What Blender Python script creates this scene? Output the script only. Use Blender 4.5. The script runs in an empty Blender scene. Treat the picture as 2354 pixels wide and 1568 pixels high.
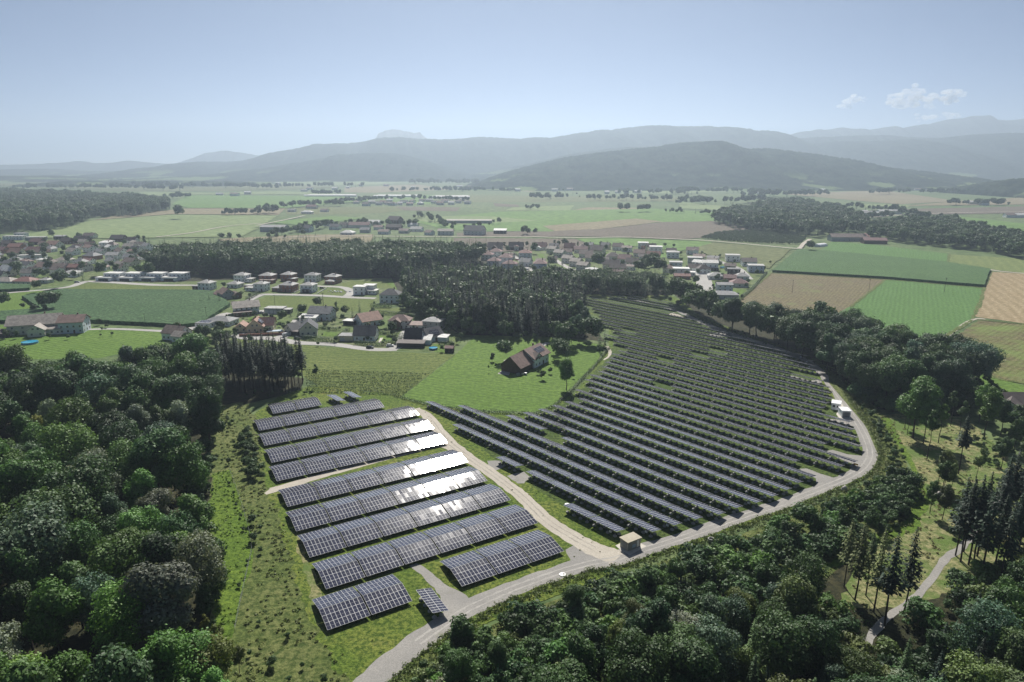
import bpy, bmesh, math, random
import numpy as np
from mathutils import Vector, Matrix

SC = bpy.context.scene
COL = SC.collection
R = math.radians

# ------------------------------------------------------------------ camera
CAM_H = 100.0
PITCH = R(14.6)
FPX = 682.0 * 2354.0 / 1024.0           # focal length in pixels of a 2354 px wide picture
cam_data = bpy.data.cameras.new("camera")
cam_data.sensor_width = 36.0
cam_data.lens = 36.0 * 682.0 / 1024.0
cam_data.clip_start = 1.0
cam_data.clip_end = 60000.0
cam = bpy.data.objects.new("camera", cam_data)
COL.objects.link(cam)
cam.location = (0, 0, CAM_H)
cam.rotation_euler = (R(90) - PITCH, 0, 0)
SC.camera = cam

# ------------------------------------------------------------------ sky and sun
SUN_EL, SUN_AZ = 43.0, 0.5               # degrees; azimuth measured from straight ahead to the right
world = bpy.data.worlds.new("World")
SC.world = world
world.use_nodes = True
wn, wl = world.node_tree.nodes, world.node_tree.links
wn.clear()
sky = wn.new("ShaderNodeTexSky")
sky.sky_type = 'NISHITA'
sky.sun_disc = False
sky.sun_elevation = R(SUN_EL)
sky.sun_rotation = R(SUN_AZ)
sky.altitude = 500
sky.air_density = 0.36
sky.dust_density = 0.35
sky.ozone_density = 2.0
bg = wn.new("ShaderNodeBackground")
bg.inputs[1].default_value = 0.055
wo = wn.new("ShaderNodeOutputWorld")
wl.new(sky.outputs[0], bg.inputs[0])
wl.new(bg.outputs[0], wo.inputs[0])

sun_data = bpy.data.lights.new("sun", 'SUN')
sun_data.energy = 5.0
sun_data.angle = R(0.53)
sun_data.color = (1.0, 0.95, 0.87)
sun = bpy.data.objects.new("sun", sun_data)
COL.objects.link(sun)
sun.location = (0, 500, 2000)
sun.rotation_euler = (-(R(90 - SUN_EL)), 0, -R(SUN_AZ))

SC.view_settings.view_transform = 'Standard'
SC.view_settings.look = 'None'
SC.view_settings.exposure = 0.5
SC.view_settings.gamma = 1.0
SC.view_settings.use_curve_mapping = False

cy = SC.cycles
cy.max_bounces = 4
cy.diffuse_bounces = 2
cy.glossy_bounces = 2
cy.transmission_bounces = 2
cy.volume_bounces = 0
cy.transparent_max_bounces = 8
cy.caustics_reflective = False
cy.caustics_refractive = False
cy.use_adaptive_sampling = True
cy.adaptive_threshold = 0.015
cy.use_denoising = True
try:
    cy.denoiser = 'OPENIMAGEDENOISE'
    cy.denoising_prefilter = 'ACCURATE'
except Exception:
    pass
cy.sample_clamp_indirect = 6.0

# ------------------------------------------------------------------ picture <-> place
def W(x, y, z=0.0):
    """Point of the plane z that the photograph shows at pixel (x, y) of its 2354 x 1568 version."""
    u, v = x - 1177.0, y - 784.0
    dy = FPX * math.cos(PITCH) - v * math.sin(PITCH)
    dz = -FPX * math.sin(PITCH) - v * math.cos(PITCH)
    t = (z - CAM_H) / dz
    return (u * t, dy * t)

def px_at(X, Y, z=0.0):
    """Size of one such pixel in metres at a place."""
    depth = Y * math.cos(PITCH) + (CAM_H - z) * math.sin(PITCH)
    return depth / FPX

def zoom(ox, oy, k):
    """Coordinates read in an enlargement of the photograph."""
    c = 2354.0 / 2525.0
    return lambda x, y: ((ox + x / k) * c, (oy + y / k) * c)

RNG = random.Random(7)
NP = np.random.default_rng(11)

# ------------------------------------------------------------------ object helpers
def tag(o, label=None, cat=None, group=None, kind=None):
    if label: o["label"] = label
    if cat: o["category"] = cat
    if group: o["group"] = group
    if kind: o["kind"] = kind
    return o

def link(name, mesh, mat=None, parent=None, loc=None, rot=None, scale=None):
    o = bpy.data.objects.new(name, mesh)
    if mat is not None and mesh is not None and len(mesh.materials) == 0:
        for m in (mat if isinstance(mat, (list, tuple)) else [mat]):
            mesh.materials.append(m)
    if parent is not None: o.parent = parent
    if loc is not None: o.location = loc
    if rot is not None: o.rotation_euler = rot
    if scale is not None: o.scale = scale
    COL.objects.link(o)
    return o

def empty(name, loc, rz=0.0):
    o = bpy.data.objects.new(name, None)
    o.empty_display_size = 0.5
    o.location = loc
    o.rotation_euler = (0, 0, rz)
    COL.objects.link(o)
    return o

class MB:
    """Collects vertices and faces (with a material slot each) into one mesh."""
    def __init__(s):
        s.v, s.f, s.m = [], [], []
    def add(s, verts, faces, mi=0):
        b = len(s.v)
        s.v.extend([tuple(p) for p in verts])
        for f in faces:
            s.f.append(tuple(b + i for i in f)); s.m.append(mi)
    def box(s, c, size, mi=0, rz=0.0, skip_bottom=False):
        x, y, z = (d / 2 for d in size)
        cs, sn = math.cos(rz), math.sin(rz)
        vs = []
        for dz in (-z, z):
            for dx, dy in ((-x, -y), (x, -y), (x, y), (-x, y)):
                vs.append((c[0] + dx * cs - dy * sn, c[1] + dx * sn + dy * cs, c[2] + dz))
        fs = [(0, 1, 5, 4), (1, 2, 6, 5), (2, 3, 7, 6), (3, 0, 4, 7), (4, 5, 6, 7)]
        if not skip_bottom: fs.append((3, 2, 1, 0))
        s.add(vs, fs, mi)
    def tube(s, p, q, r0, r1=None, n=6, mi=0, cap=True):
        r1 = r0 if r1 is None else r1
        p, q = Vector(p), Vector(q)
        d = (q - p)
        if d.length < 1e-6: return
        d.normalize()
        a = d.orthogonal().normalized(); b = d.cross(a)
        vs = []
        for c, r in ((p, r0), (q, r1)):
            for i in range(n):
                t = 2 * math.pi * i / n
                vs.append(c + a * (r * math.cos(t)) + b * (r * math.sin(t)))
        fs = [(i, (i + 1) % n, n + (i + 1) % n, n + i) for i in range(n)]
        if cap: fs += [tuple(range(n - 1, -1, -1)), tuple(range(n, 2 * n))]
        s.add(vs, fs, mi)
    def lathe(s, c, prof, n=12, mi=0, jit=0.0, seed=0):
        rr = random.Random(seed)
        k = [1 + rr.uniform(-jit, jit) for _ in range(n)]
        vs = []
        for r, z in prof:
            for i in range(n):
                t = 2 * math.pi * i / n
                vs.append((c[0] + r * k[i] * math.cos(t), c[1] + r * k[i] * math.sin(t), c[2] + z))
        fs = []
        for j in range(len(prof) - 1):
            for i in range(n):
                fs.append((j * n + i, j * n + (i + 1) % n, (j + 1) * n + (i + 1) % n, (j + 1) * n + i))
        fs.append(tuple(range((len(prof) - 1) * n, len(prof) * n)))
        s.add(vs, fs, mi)
    def mesh(s, name, mats=None, smooth=False):
        me = bpy.data.meshes.new(name)
        me.from_pydata(s.v, [], s.f)
        for m in (mats or []): me.materials.append(m)
        if any(s.m): me.polygons.foreach_set("material_index", s.m)
        if smooth: me.polygons.foreach_set("use_smooth", [True] * len(me.polygons))
        me.update()
        return me
    def build(s, name, mats, parent=None, **kw):
        mats = mats if isinstance(mats, (list, tuple)) else [mats]
        return link(name, s.mesh(name, mats, kw.pop("smooth", False)), None, parent, **kw)

def np_mesh(name, verts, faces, mats=()):
    """verts (n,3), faces (m,k) numpy arrays."""
    me = bpy.data.meshes.new(name)
    nf, k = faces.shape
    me.vertices.add(len(verts)); me.loops.add(nf * k); me.polygons.add(nf)
    me.vertices.foreach_set("co", np.asarray(verts, np.float32).ravel())
    me.loops.foreach_set("vertex_index", np.asarray(faces, np.int32).ravel())
    me.polygons.foreach_set("loop_start", np.arange(0, nf * k, k, dtype=np.int32))
    me.polygons.foreach_set("loop_total", np.full(nf, k, np.int32))
    for m in mats: me.materials.append(m)
    me.update(calc_edges=True)
    return me

# ------------------------------------------------------------------ materials
MATS = {}
def new_mat(name):
    m = bpy.data.materials.new(name)
    m.use_nodes = True
    nt = m.node_tree
    b = nt.nodes["Principled BSDF"]
    MATS[name] = m
    return m, nt, b

def N(nt, t, **kw):
    n = nt.nodes.new(t)
    for k, v in kw.items(): setattr(n, k, v)
    return n

def math_n(nt, op, a, b=None):
    n = N(nt, "ShaderNodeMath", operation=op)
    for i, v in enumerate((a, b)):
        if v is None: continue
        if hasattr(v, "is_linked") or hasattr(v, "links"): nt.links.new(v, n.inputs[i])
        else: n.inputs[i].default_value = v
    return n.outputs[0]

def mix_c(nt, fac, a, b, mode='MIX'):
    n = N(nt, "ShaderNodeMix", data_type='RGBA', blend_type=mode)
    for i, v in ((0, fac), (6, a), (7, b)):
        if hasattr(v, "links"): nt.links.new(v, n.inputs[i])
        elif i == 0: n.inputs[0].default_value = v
        else: n.inputs[i].default_value = (*v, 1)
    return n.outputs[2]

def noise(nt, vec, scale, detail=4.0, rough=0.6):
    n = N(nt, "ShaderNodeTexNoise")
    n.inputs["Scale"].default_value = scale
    n.inputs["Detail"].default_value = detail
    n.inputs["Roughness"].default_value = rough
    nt.links.new(vec, n.inputs["Vector"])
    return n.outputs["Fac"]

def ramp(nt, val, lo, hi):
    n = N(nt, "ShaderNodeMapRange", interpolation_type='SMOOTHSTEP')
    nt.links.new(val, n.inputs[0])
    n.inputs[1].default_value = lo; n.inputs[2].default_value = hi
    return n.outputs[0]

def plain(name, col, rough=0.7, metal=0.0, spec=0.3, var=0.12, scale=0.8):
    """Solid colour with a little grain and wear."""
    m, nt, b = new_mat(name)
    g = N(nt, "ShaderNodeNewGeometry")
    f = noise(nt, g.outputs["Position"], scale, 5)
    c = mix_c(nt, ramp(nt, f, 0.3, 0.7), tuple(x * (1 - var) for x in col), tuple(min(1, x * (1 + var)) for x in col))
    nt.links.new(c, b.inputs["Base Color"])
    b.inputs["Roughness"].default_value = rough
    b.inputs["Metallic"].default_value = metal
    b.inputs["Specular IOR Level"].default_value = spec
    return m

def land(name, dark, mid, light, big=0.02, fine=0.5, stripes=None, bump=0.25, rough=0.9, patch=None, grain=1.0):
    """Ground cover: large patches, fine mottle, optional working lines (angle in degrees, period in m, strength)."""
    m, nt, b = new_mat(name)
    g = N(nt, "ShaderNodeNewGeometry")
    P = g.outputs["Position"]
    n1 = noise(nt, P, big, 5, 0.65)
    n2 = noise(nt, P, fine, 6, 0.75)
    c = mix_c(nt, ramp(nt, n1, 0.32, 0.68), mid, light)
    c = mix_c(nt, math_n(nt, 'MULTIPLY', ramp(nt, n2, 0.62, 0.38), grain), c, dark)
    h = n2
    if stripes:
        ang, per, st = stripes
        dv = N(nt, "ShaderNodeVectorMath", operation='DOT_PRODUCT')
        nt.links.new(P, dv.inputs[0])
        a = R(ang)
        dv.inputs[1].default_value = (-math.sin(a) * 2 * math.pi / per, math.cos(a) * 2 * math.pi / per, 0)
        ph = math_n(nt, 'ADD', dv.outputs["Value"], math_n(nt, 'MULTIPLY', n1, 9.0))
        s = math_n(nt, 'SINE', ph)
        s = math_n(nt, 'ADD', math_n(nt, 'MULTIPLY', s, 0.5), 0.5)
        s = math_n(nt, 'MULTIPLY', s, ramp(nt, noise(nt, P, fine * 0.35, 3), 0.25, 0.6))
        c = mix_c(nt, math_n(nt, 'MULTIPLY', s, st), c, dark)
        h = math_n(nt, 'SUBTRACT', n2, math_n(nt, 'MULTIPLY', s, 0.5))
    if patch:
        pc, ps, lo, hi = patch
        n3 = noise(nt, P, ps, 5, 0.7)
        c = mix_c(nt, ramp(nt, n3, lo, hi), c, pc)
    nt.links.new(c, b.inputs["Base Color"])
    b.inputs["Roughness"].default_value = rough
    b.inputs["Specular IOR Level"].default_value = 0.15
    if bump:
        bp = N(nt, "ShaderNodeBump")
        bp.inputs["Strength"].default_value = bump
        bp.inputs["Distance"].default_value = 0.6
        nt.links.new(h, bp.inputs["Height"])
        nt.links.new(bp.outputs[0], b.inputs["Normal"])
    return m

# ------------------------------------------------------------------ sheets and ribbons
_layer = [0]
def _smooth_closed(pts, sub):
    n = len(pts); out = []
    for i in range(n):
        p0, p1, p2, p3 = (Vector((*pts[(i + k) % n], 0)) for k in (-1, 0, 1, 2))
        for j in range(sub):
            t = j / sub
            q = 0.5 * ((2 * p1) + (p2 - p0) * t + (2 * p0 - 5 * p1 + 4 * p2 - p3) * t * t + (3 * p1 - p0 - 3 * p2 + p3) * t ** 3)
            out.append((q.x, q.y))
    return out

def _rough_edge(pts, step, amp, seed):
    rr = random.Random(seed); out = []
    n = len(pts)
    for i in range(n):
        a, b = Vector((*pts[i], 0)), Vector((*pts[(i + 1) % n], 0))
        L = (b - a).length
        k = max(1, min(60, int(L / step)))
        d = (b - a) / max(L, 1e-6); nn = Vector((-d.y, d.x, 0))
        for j in range(k):
            q = a + (b - a) * (j / k)
            o = 0 if j == 0 else rr.uniform(-amp, amp)
            out.append((q.x + nn.x * o, q.y + nn.y * o))
    return out

def sheet(name, pts, mat, z, smooth=0, rough=0.0, step=4.0, thick=0.0, ground=False, **tags):
    """Flat outline on the ground; pts are photograph pixels (or metres with ground=True)."""
    g = [tuple(p) for p in pts] if ground else [W(*p) for p in pts]
    if smooth: g = _smooth_closed(g, smooth)
    if rough: g = _rough_edge(g, step, rough, len(name) * 31 + int(z * 1000))
    bm = bmesh.new()
    vs = [bm.verts.new((x, y, z)) for x, y in g]
    f = bm.faces.new(vs)
    bm.normal_update()
    if f.normal.z < 0: bmesh.ops.reverse_faces(bm, faces=[f])
    if thick:
        top = f
        r = bmesh.ops.extrude_face_region(bm, geom=[top])
        nv = [e for e in r["geom"] if isinstance(e, bmesh.types.BMVert)]
        for v in nv: v.co.z += thick
        bmesh.ops.delete(bm, geom=[top], context='FACES_ONLY')
    bmesh.ops.triangulate(bm, faces=[q for q in bm.faces if len(q.verts) > 4])
    bmesh.ops.recalc_face_normals(bm, faces=bm.faces) if thick else None
    me = bpy.data.meshes.new(name)
    bm.to_mesh(me); bm.free()
    if not thick:
        for p in me.polygons:
            if p.normal.z < 0: p.flip()
    o = link(name, me, mat)
    tags.setdefault("kind", "structure")
    return tag(o, **tags)

def curve_pts(ctrl, per=6):
    pts = [Vector((*p, 0)) for p in ctrl]
    out = []
    for i in range(len(pts) - 1):
        p0 = pts[max(0, i - 1)]; p1 = pts[i]; p2 = pts[i + 1]; p3 = pts[min(len(pts) - 1, i + 2)]
        for j in range(per):
            t = j / per
            out.append(0.5 * ((2 * p1) + (p2 - p0) * t + (2 * p0 - 5 * p1 + 4 * p2 - p3) * t * t + (3 * p1 - p0 - 3 * p2 + p3) * t ** 3))
    out.append(pts[-1])
    return out

def ribbon(name, ctrl, width, mat, z, rough=0.0, ground=False, per=6, **tags):
    g = [tuple(p) for p in ctrl] if ground else [W(*p) for p in ctrl]
    c = curve_pts(g, per)
    ws = width if isinstance(width, (list, tuple)) else [width] * len(ctrl)
    rr = random.Random(len(name) + len(ctrl))
    L, Rr = [], []
    n = len(c)
    for i, p in enumerate(c):
        d = (c[min(i + 1, n - 1)] - c[max(i - 1, 0)]).normalized()
        nn = Vector((-d.y, d.x, 0))
        t = i / (n - 1) * (len(ws) - 1); k = min(int(t), len(ws) - 2)
        w = (ws[k] + (ws[k + 1] - ws[k]) * (t - k)) / 2
        L.append(p + nn * (w + rr.uniform(-rough, rough))); Rr.append(p - nn * (w + rr.uniform(-rough, rough)))
    vs = [(q.x, q.y, z) for q in L] + [(q.x, q.y, z) for q in Rr]
    fs = [(n + i, n + i + 1, i + 1, i) for i in range(n - 1)]
    me = bpy.data.meshes.new(name); me.from_pydata(vs, [], fs); me.update()
    tags.setdefault("kind", "structure")
    return tag(link(name, me, mat), **tags)
# ================================================================== LAND
M = {}
M["ground"] = land("farmland", (0.06, 0.10, 0.035), (0.11, 0.17, 0.06), (0.17, 0.21, 0.09), big=0.004, fine=0.08, bump=0.1)
M["park_grass"] = land("park_grass", (0.045, 0.085, 0.012), (0.125, 0.20, 0.028), (0.23, 0.26, 0.055), big=0.045, fine=0.9, bump=0.9,
                       patch=((0.30, 0.27, 0.10), 0.09, 0.60, 0.78))
M["bright_meadow"] = land("bright_meadow", (0.070, 0.130, 0.020), (0.115, 0.205, 0.032), (0.15, 0.24, 0.045), big=0.02, fine=0.45, bump=0.4, stripes=(-25, 3.1, 0.28))
M["mown"] = land("mown_meadow", (0.07, 0.105, 0.022), (0.125, 0.17, 0.038), (0.18, 0.21, 0.058), big=0.02, fine=0.5, bump=0.4, stripes=(2, 4.2, 0.35))
M["lawn"] = land("garden_lawn", (0.06, 0.11, 0.016), (0.115, 0.20, 0.028), (0.15, 0.24, 0.04), big=0.05, fine=0.7, bump=0.4)
M["maize"] = land("maize_leaves", (0.022, 0.055, 0.02), (0.080, 0.160, 0.062), (0.105, 0.19, 0.078), big=0.025, fine=0.5, bump=1.0, stripes=(10, 3.0, 0.4))
M["maize2"] = land("maize_leaves_pale", (0.05, 0.10, 0.035), (0.085, 0.165, 0.055), (0.11, 0.20, 0.07), big=0.02, fine=0.6, bump=0.9, stripes=(70, 1.6, 0.3))
M["clover"] = land("clover_crop", (0.06, 0.125, 0.035), (0.11, 0.22, 0.06), (0.13, 0.25, 0.07), big=0.02, fine=0.5, bump=0.5, stripes=(60, 3.0, 0.18))
M["stubble_brown"] = land("stubble_brown", (0.10, 0.085, 0.045), (0.22, 0.185, 0.12), (0.25, 0.22, 0.11), big=0.02, fine=0.45, bump=0.5, stripes=(57, 2.6, 0.55),
                          patch=((0.16, 0.19, 0.07), 0.03, 0.52, 0.72))
M["stubble_tan"] = land("stubble_tan", (0.22, 0.17, 0.09), (0.38, 0.30, 0.19), (0.44, 0.36, 0.23), big=0.02, fine=0.5, bump=0.4, stripes=(66, 7.0, 0.75))
M["stubble_green"] = land("stubble_green", (0.08, 0.075, 0.03), (0.20, 0.16, 0.09), (0.22, 0.20, 0.09), big=0.025, fine=0.45, bump=0.5, stripes=(40, 3.0, 0.6),
                          patch=((0.15, 0.20, 0.055), 0.02, 0.42, 0.62))
M["plough"] = land("ploughed_soil", (0.09, 0.075, 0.055), (0.16, 0.135, 0.10), (0.20, 0.17, 0.13), big=0.01, fine=0.25, bump=0.5, stripes=(8, 7.0, 0.5))
M["tan_far"] = land("tan_field", (0.16, 0.14, 0.08), (0.24, 0.21, 0.13), (0.30, 0.26, 0.16), big=0.008, fine=0.12, bump=0.1, stripes=(8, 16.0, 0.5))
M["green_far"] = land("green_field", (0.08, 0.15, 0.035), (0.13, 0.24, 0.05), (0.16, 0.27, 0.07), big=0.006, fine=0.08, bump=0.1, stripes=(5, 14.0, 0.4))
M["pale_far"] = land("pale_green_field", (0.13, 0.18, 0.07), (0.20, 0.26, 0.11), (0.24, 0.30, 0.13), big=0.006, fine=0.08, bump=0.1, stripes=(12, 18.0, 0.4))
M["olive_far"] = land("olive_field", (0.09, 0.11, 0.04), (0.15, 0.17, 0.07), (0.18, 0.20, 0.085), big=0.008, fine=0.12, bump=0.1, stripes=(3, 12.0, 0.5))
M["stripe_green"] = land("striped_crop", (0.11, 0.15, 0.05), (0.19, 0.23, 0.08), (0.22, 0.26, 0.09), big=0.01, fine=0.3, bump=0.2, stripes=(62, 9.0, 0.6))
M["gravel"] = land("gravel_track", (0.20, 0.195, 0.185), (0.29, 0.28, 0.265), (0.36, 0.345, 0.32), big=0.09, fine=3.0, bump=0.15, grain=0.55, patch=((0.22, 0.22, 0.17), 0.12, 0.58, 0.72))
M["gravel_pale"] = land("pale_gravel_track", (0.30, 0.27, 0.22), (0.46, 0.42, 0.36), (0.53, 0.49, 0.42), big=0.07, fine=2.4, bump=0.12, grain=0.45,
                        patch=((0.27, 0.26, 0.24), 0.10, 0.60, 0.74))
M["tarmac"] = land("road_tarmac", (0.30, 0.29, 0.28), (0.39, 0.38, 0.36), (0.44, 0.43, 0.41), big=0.04, fine=0.8, bump=0.1, grain=0.4)
M["concrete_pad"] = land("pale_concrete", (0.40, 0.37, 0.32), (0.55, 0.52, 0.46), (0.60, 0.57, 0.51), big=0.1, fine=1.0, bump=0.1, grain=0.4)
M["dry_ground"] = land("dry_clearing", (0.08, 0.11, 0.03), (0.30, 0.28, 0.13), (0.42, 0.37, 0.22), big=0.05, fine=0.6, bump=0.9, grain=0.9,
                       patch=((0.11, 0.17, 0.04), 0.05, 0.42, 0.58))
M["weeds"] = land("rough_weeds", (0.055, 0.085, 0.02), (0.13, 0.17, 0.045), (0.20, 0.215, 0.08), big=0.06, fine=0.7, bump=1.0)
M["lane"] = land("grass_lane", (0.06, 0.11, 0.014), (0.12, 0.20, 0.026), (0.17, 0.25, 0.035), big=0.06, fine=0.8, bump=0.9)
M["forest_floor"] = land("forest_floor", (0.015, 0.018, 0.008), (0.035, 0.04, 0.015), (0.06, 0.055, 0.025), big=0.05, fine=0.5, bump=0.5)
M["village_ground"] = land("village_gardens", (0.06, 0.10, 0.025), (0.11, 0.17, 0.04), (0.20, 0.21, 0.11), big=0.03, fine=0.2, bump=0.2)

# base plain, far beyond the hills
bm = bmesh.new()
vs = [bm.verts.new(p) for p in ((-11900, -400, 0), (11900, -400, 0), (11900, 9350, 0), (-11900, 9350, 0))]
bm.faces.new(vs); me = bpy.data.meshes.new("ground"); bm.to_mesh(me); bm.free()
tag(link("ground", me, M["ground"]), kind="structure")

zr = zoom(1850, 560, 3.487)      # right fields
zv = zoom(1100, 520, 2.769)      # middle village
z2 = zoom(850, 280, 2.769)
z3 = zoom(1675, 280, 2.769)
z1 = zoom(0, 280, 2.769)
zl = zoom(0, 560, 3.678)         # left farm and maize
zh = zoom(450, 640, 3.363)       # hamlet

# -- far plain
far = 0.10
FAR = [
 ("tan_far", [(792, 431), (960, 424), (1045, 436), (860, 443), (792, 442)]),
 ("pale_far", [(1150, 428), (1320, 418), (1310, 424), (1140, 437)]),
 ("tan_far", [(1190, 439), (1300, 423), (1340, 430), (1215, 441)]),
 ("pale_far", [(640, 418), (870, 410), (980, 416), (860, 424), (640, 428)]),
 ("pale_far", [(1400, 430), (1560, 424), (1700, 436), (1560, 446), (1420, 440)]),
 ("olive_far", [(1000, 448), (1560, 454), (1560, 463), (1000, 466)]),
 ("green_far", [(860, 452), (1000, 448), (1000, 470), (900, 470)]),
 ("pale_far", [(1180, 477), (1320, 472), (1310, 484), (1160, 484)]),
 ("tan_far", [(1310, 485), (1350, 477), (1490, 478), (1475, 487)]),
 ("plough", [(905, 475), (1060, 477), (1050, 486), (930, 484)]),
 ("olive_far", [(650, 478), (905, 475), (930, 484), (880, 490), (660, 494)]),
 ("plough", [(1133, 467), (1190, 471), (1195, 476), (1138, 475)]),
 ("green_far", [(1020, 499), (1150, 487), (1500, 480), (1650, 489), (1640, 508), (1524, 513), (1463, 503), (1248, 520), (1275, 533), (1030, 530), (950, 510)]),
 ("pale_far", [(955, 497), (1130, 498), (1240, 508), (1030, 517), (960, 508)]),
 ("tan_far", [(1248, 520), (1463, 503), (1524, 510), (1379, 527), (1275, 532)]),
 ("plough", [(1167, 533), (1261, 533), (1312, 529.5), (1380, 527.5), (1525, 511), (1598, 510), (1638, 509), (1699, 518), (1726, 527), (1608, 548), (1547, 551), (1423, 545), (1227, 544), (1050, 544), (1050, 536)]),
 ("plough", [(1042, 548), (1322, 550), (1355, 564), (1385, 572), (1250, 575), (1120, 582), (1050, 566)]),
 ("green_far", [(1328, 550), (1423, 548.5), (1531, 552), (1631, 556.5), (1640, 562), (1564, 578), (1460, 567), (1352, 562)]),
 ("olive_far", [(1641, 558), (1820, 574), (1768, 619), (1699, 600), (1608, 583), (1570, 579)]),
 ("tan_far", [(1797, 446), (2033, 438), (2201, 463), (2067, 470), (1952, 460)]),
 ("pale_far", [(1955, 470), (2093, 471), (2087, 478), (1982, 478)]),
 ("plough", [(1999, 483), (2400, 474), (2400, 490), (2134, 494)]),
 ("tan_far", [(2205, 462), (2400, 452), (2400, 470), (2080, 474)]),
 ("green_far", [(2141, 500), (2201, 498), (2420, 522), (2420, 552), (2235, 531)]),
 ("pale_far", [(1562, 465), (1700, 478), (1700, 486), (1562, 480)]),
 ("pale_far", [(35, 546), (215, 508), (395, 494), (640, 496), (600, 521), (500, 546), (340, 548), (150, 549)]),
 ("tan_far", [(290, 492), (434, 480), (656, 480), (640, 495), (395, 493), (215, 507)]),
 ("green_far", [(395, 470), (434, 449), (790, 452), (860, 462), (656, 479), (434, 479)]),
 ("pale_far", [(320, 441), (505, 444), (640, 440), (790, 447), (434, 448), (330, 452)]),
 ("pale_far", [(438, 541), (560, 530), (600, 524), (545, 549)]),
 ("green_far", [(610, 512), (760, 498), (840, 502), (700, 520)]),
 ("tan_far", [(500, 551), (700, 541), (860, 540), (850, 560), (640, 560), (520, 560)]),
 ("olive_far", [(-60, 424), (250, 418), (700, 425), (790, 432), (500, 440), (320, 440)]),
 ("pale_far", [(0, 405), (300, 401), (420, 404), (160, 410)]),
]
for i, (m, pts) in enumerate(FAR):
    nm = {"plough": "ploughed_field", "tan_far": "stubble_field", "pale_far": "hay_field", "green_far": "grass_field", "olive_far": "crop_field"}[m]
    sheet(nm, pts, M[m], far + 0.03 * i, rough=1.2, step=14)
ribbon("field_road", [(1224, 546), (1328, 548.5), (1423, 547), (1531, 550.8), (1632, 555.5), (1818, 572.5), (1838, 572), (1847, 562), (1862, 552)], 5.0, M["gravel_pale"], 1.40)
ribbon("field_road", [(590, 520), (655, 507), (700, 497), (640, 515)][:3], 5.0, M["gravel_pale"], 1.40)
ribbon("field_road", [(2000, 501), (2100, 494), (2220, 490), (2400, 488)], 7.0, M["gravel_pale"], 1.40)
ribbon("field_road", [(360, 547), (440, 537), (520, 522), (600, 515)], 4.5, M["gravel_pale"], 1.41)
ribbon("field_road", [(640, 548), (760, 545), (860, 545), (1050, 546), (1224, 546)], 4.5, M["gravel_pale"], 1.42)

# -- right fields
sheet("stubble_field", [(1700, 690), (1773, 628), (2035, 643), (1955, 704), (1900, 735), (1790, 725), (1700, 706)], M["stubble_brown"], 0.05, rough=0.7, step=6)
sheet("clover_field", [(2035, 643), (2262, 661), (2252, 700), (2234, 733), (2165, 779), (2060, 800), (1960, 760), (1900, 735), (1955, 704)], M["clover"], 0.07, rough=0.5, step=6)
sheet("crop_field", [(1912, 556), (1992, 561), (2179, 583), (2174, 606), (1885, 578)], M["clover"], 0.09, rough=0.7, step=6)
sheet("crop_field", [(2183, 585), (2420, 599), (2420, 636), (2275, 619), (2178, 606)], M["stripe_green"], 0.11, rough=0.7, step=6)
sheet("stubble_field", [(2280, 625), (2420, 634), (2420, 752), (2354, 744), (2240, 728), (2262, 668)], M["stubble_tan"], 0.13, rough=0.7, step=6)
sheet("stubble_field", [(2248, 737), (2354, 747), (2420, 756), (2420, 905), (2354, 882), (2286, 867), (2233, 830), (2183, 788)], M["stubble_green"], 0.15, rough=0.7, step=6)
sheet("meadow", [(2288, 869), (2420, 906), (2420, 940), (2280, 900), (2230, 850)], M["bright_meadow"], 0.17, rough=0.7, step=6)
sheet("maize_field", [(1834, 576), (1885, 578), (2174, 606), (2276, 622), (2262, 660), (2174, 653), (2032, 641), (1775, 626)], M["maize2"], 0.0, rough=0.5, step=4, thick=2.2, kind="stuff",
      label="pale green maize field above the brown stubble on the slope")
ribbon("field_track", [(2160, 785), (2200, 757), (2238, 735), (2265, 734)], 2.6, M["gravel_pale"], 0.20, rough=0.3)
ribbon("field_track", [(2269, 619), (2310, 625), (2420, 634)], 4.0, M["gravel_pale"], 0.22, rough=0.3)

for k, pts in enumerate(([(1700, 690), (1773, 627)], [(1955, 706), (2035, 643)], [(2262, 661), (2252, 700), (2234, 734)], [(2165, 781), (2200, 757), (2236, 736)], [(2246, 735), (2354, 746), (2420, 755)], [(1773, 628), (2035, 643), (2174, 655), (2262, 662)], [(2280, 624), (2262, 664)], [(1885, 578), (2174, 606)], [(1640, 560), (1608, 583), (1564, 578)], [(2178, 607), (2184, 585)], [(2233, 830), (2286, 868), (2354, 883), (2420, 906)])):
    ribbon("field_margin", pts, [1.6, 2.8, 1.8, 2.6, 1.4][:max(2, len(pts))], M["weeds"], 0.24 + 0.004 * k, rough=0.7, per=14)
# -- left: maize, meadows
sheet("maize_field", [zl(200, 650), zl(560, 585), zl(1740, 592), zl(1930, 600), zl(2090, 715), zl(1830, 893), zl(1660, 912), zl(820, 868), zl(-150, 875), zl(-150, 800), zl(380, 760)],
      M["maize"], 0.0, rough=0.5, step=4, thick=2.3, kind="stuff", label="dark green maize field behind the old farm buildings")
sheet("maize_field", [zl(-150, 530), zl(280, 540), zl(270, 575), zl(-150, 600)], M["maize"], 0.0, rough=0.4, step=4, thick=2.3, kind="stuff", label="narrow strip of dark maize in front of the red hipped bungalows")
sheet("fallow_strip", [zl(640, 555), zl(760, 515), zl(1740, 528), zl(1740, 580), zl(560, 572)], M["mown"], 0.05, rough=0.5, step=4)
sheet("orchard_meadow", [zl(-150, 615), zl(420, 575), zl(560, 585), zl(200, 655), zl(600, 740), zl(300, 790), zl(-150, 800)], M["lawn"], 0.03, rough=0.5, step=4)
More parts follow.
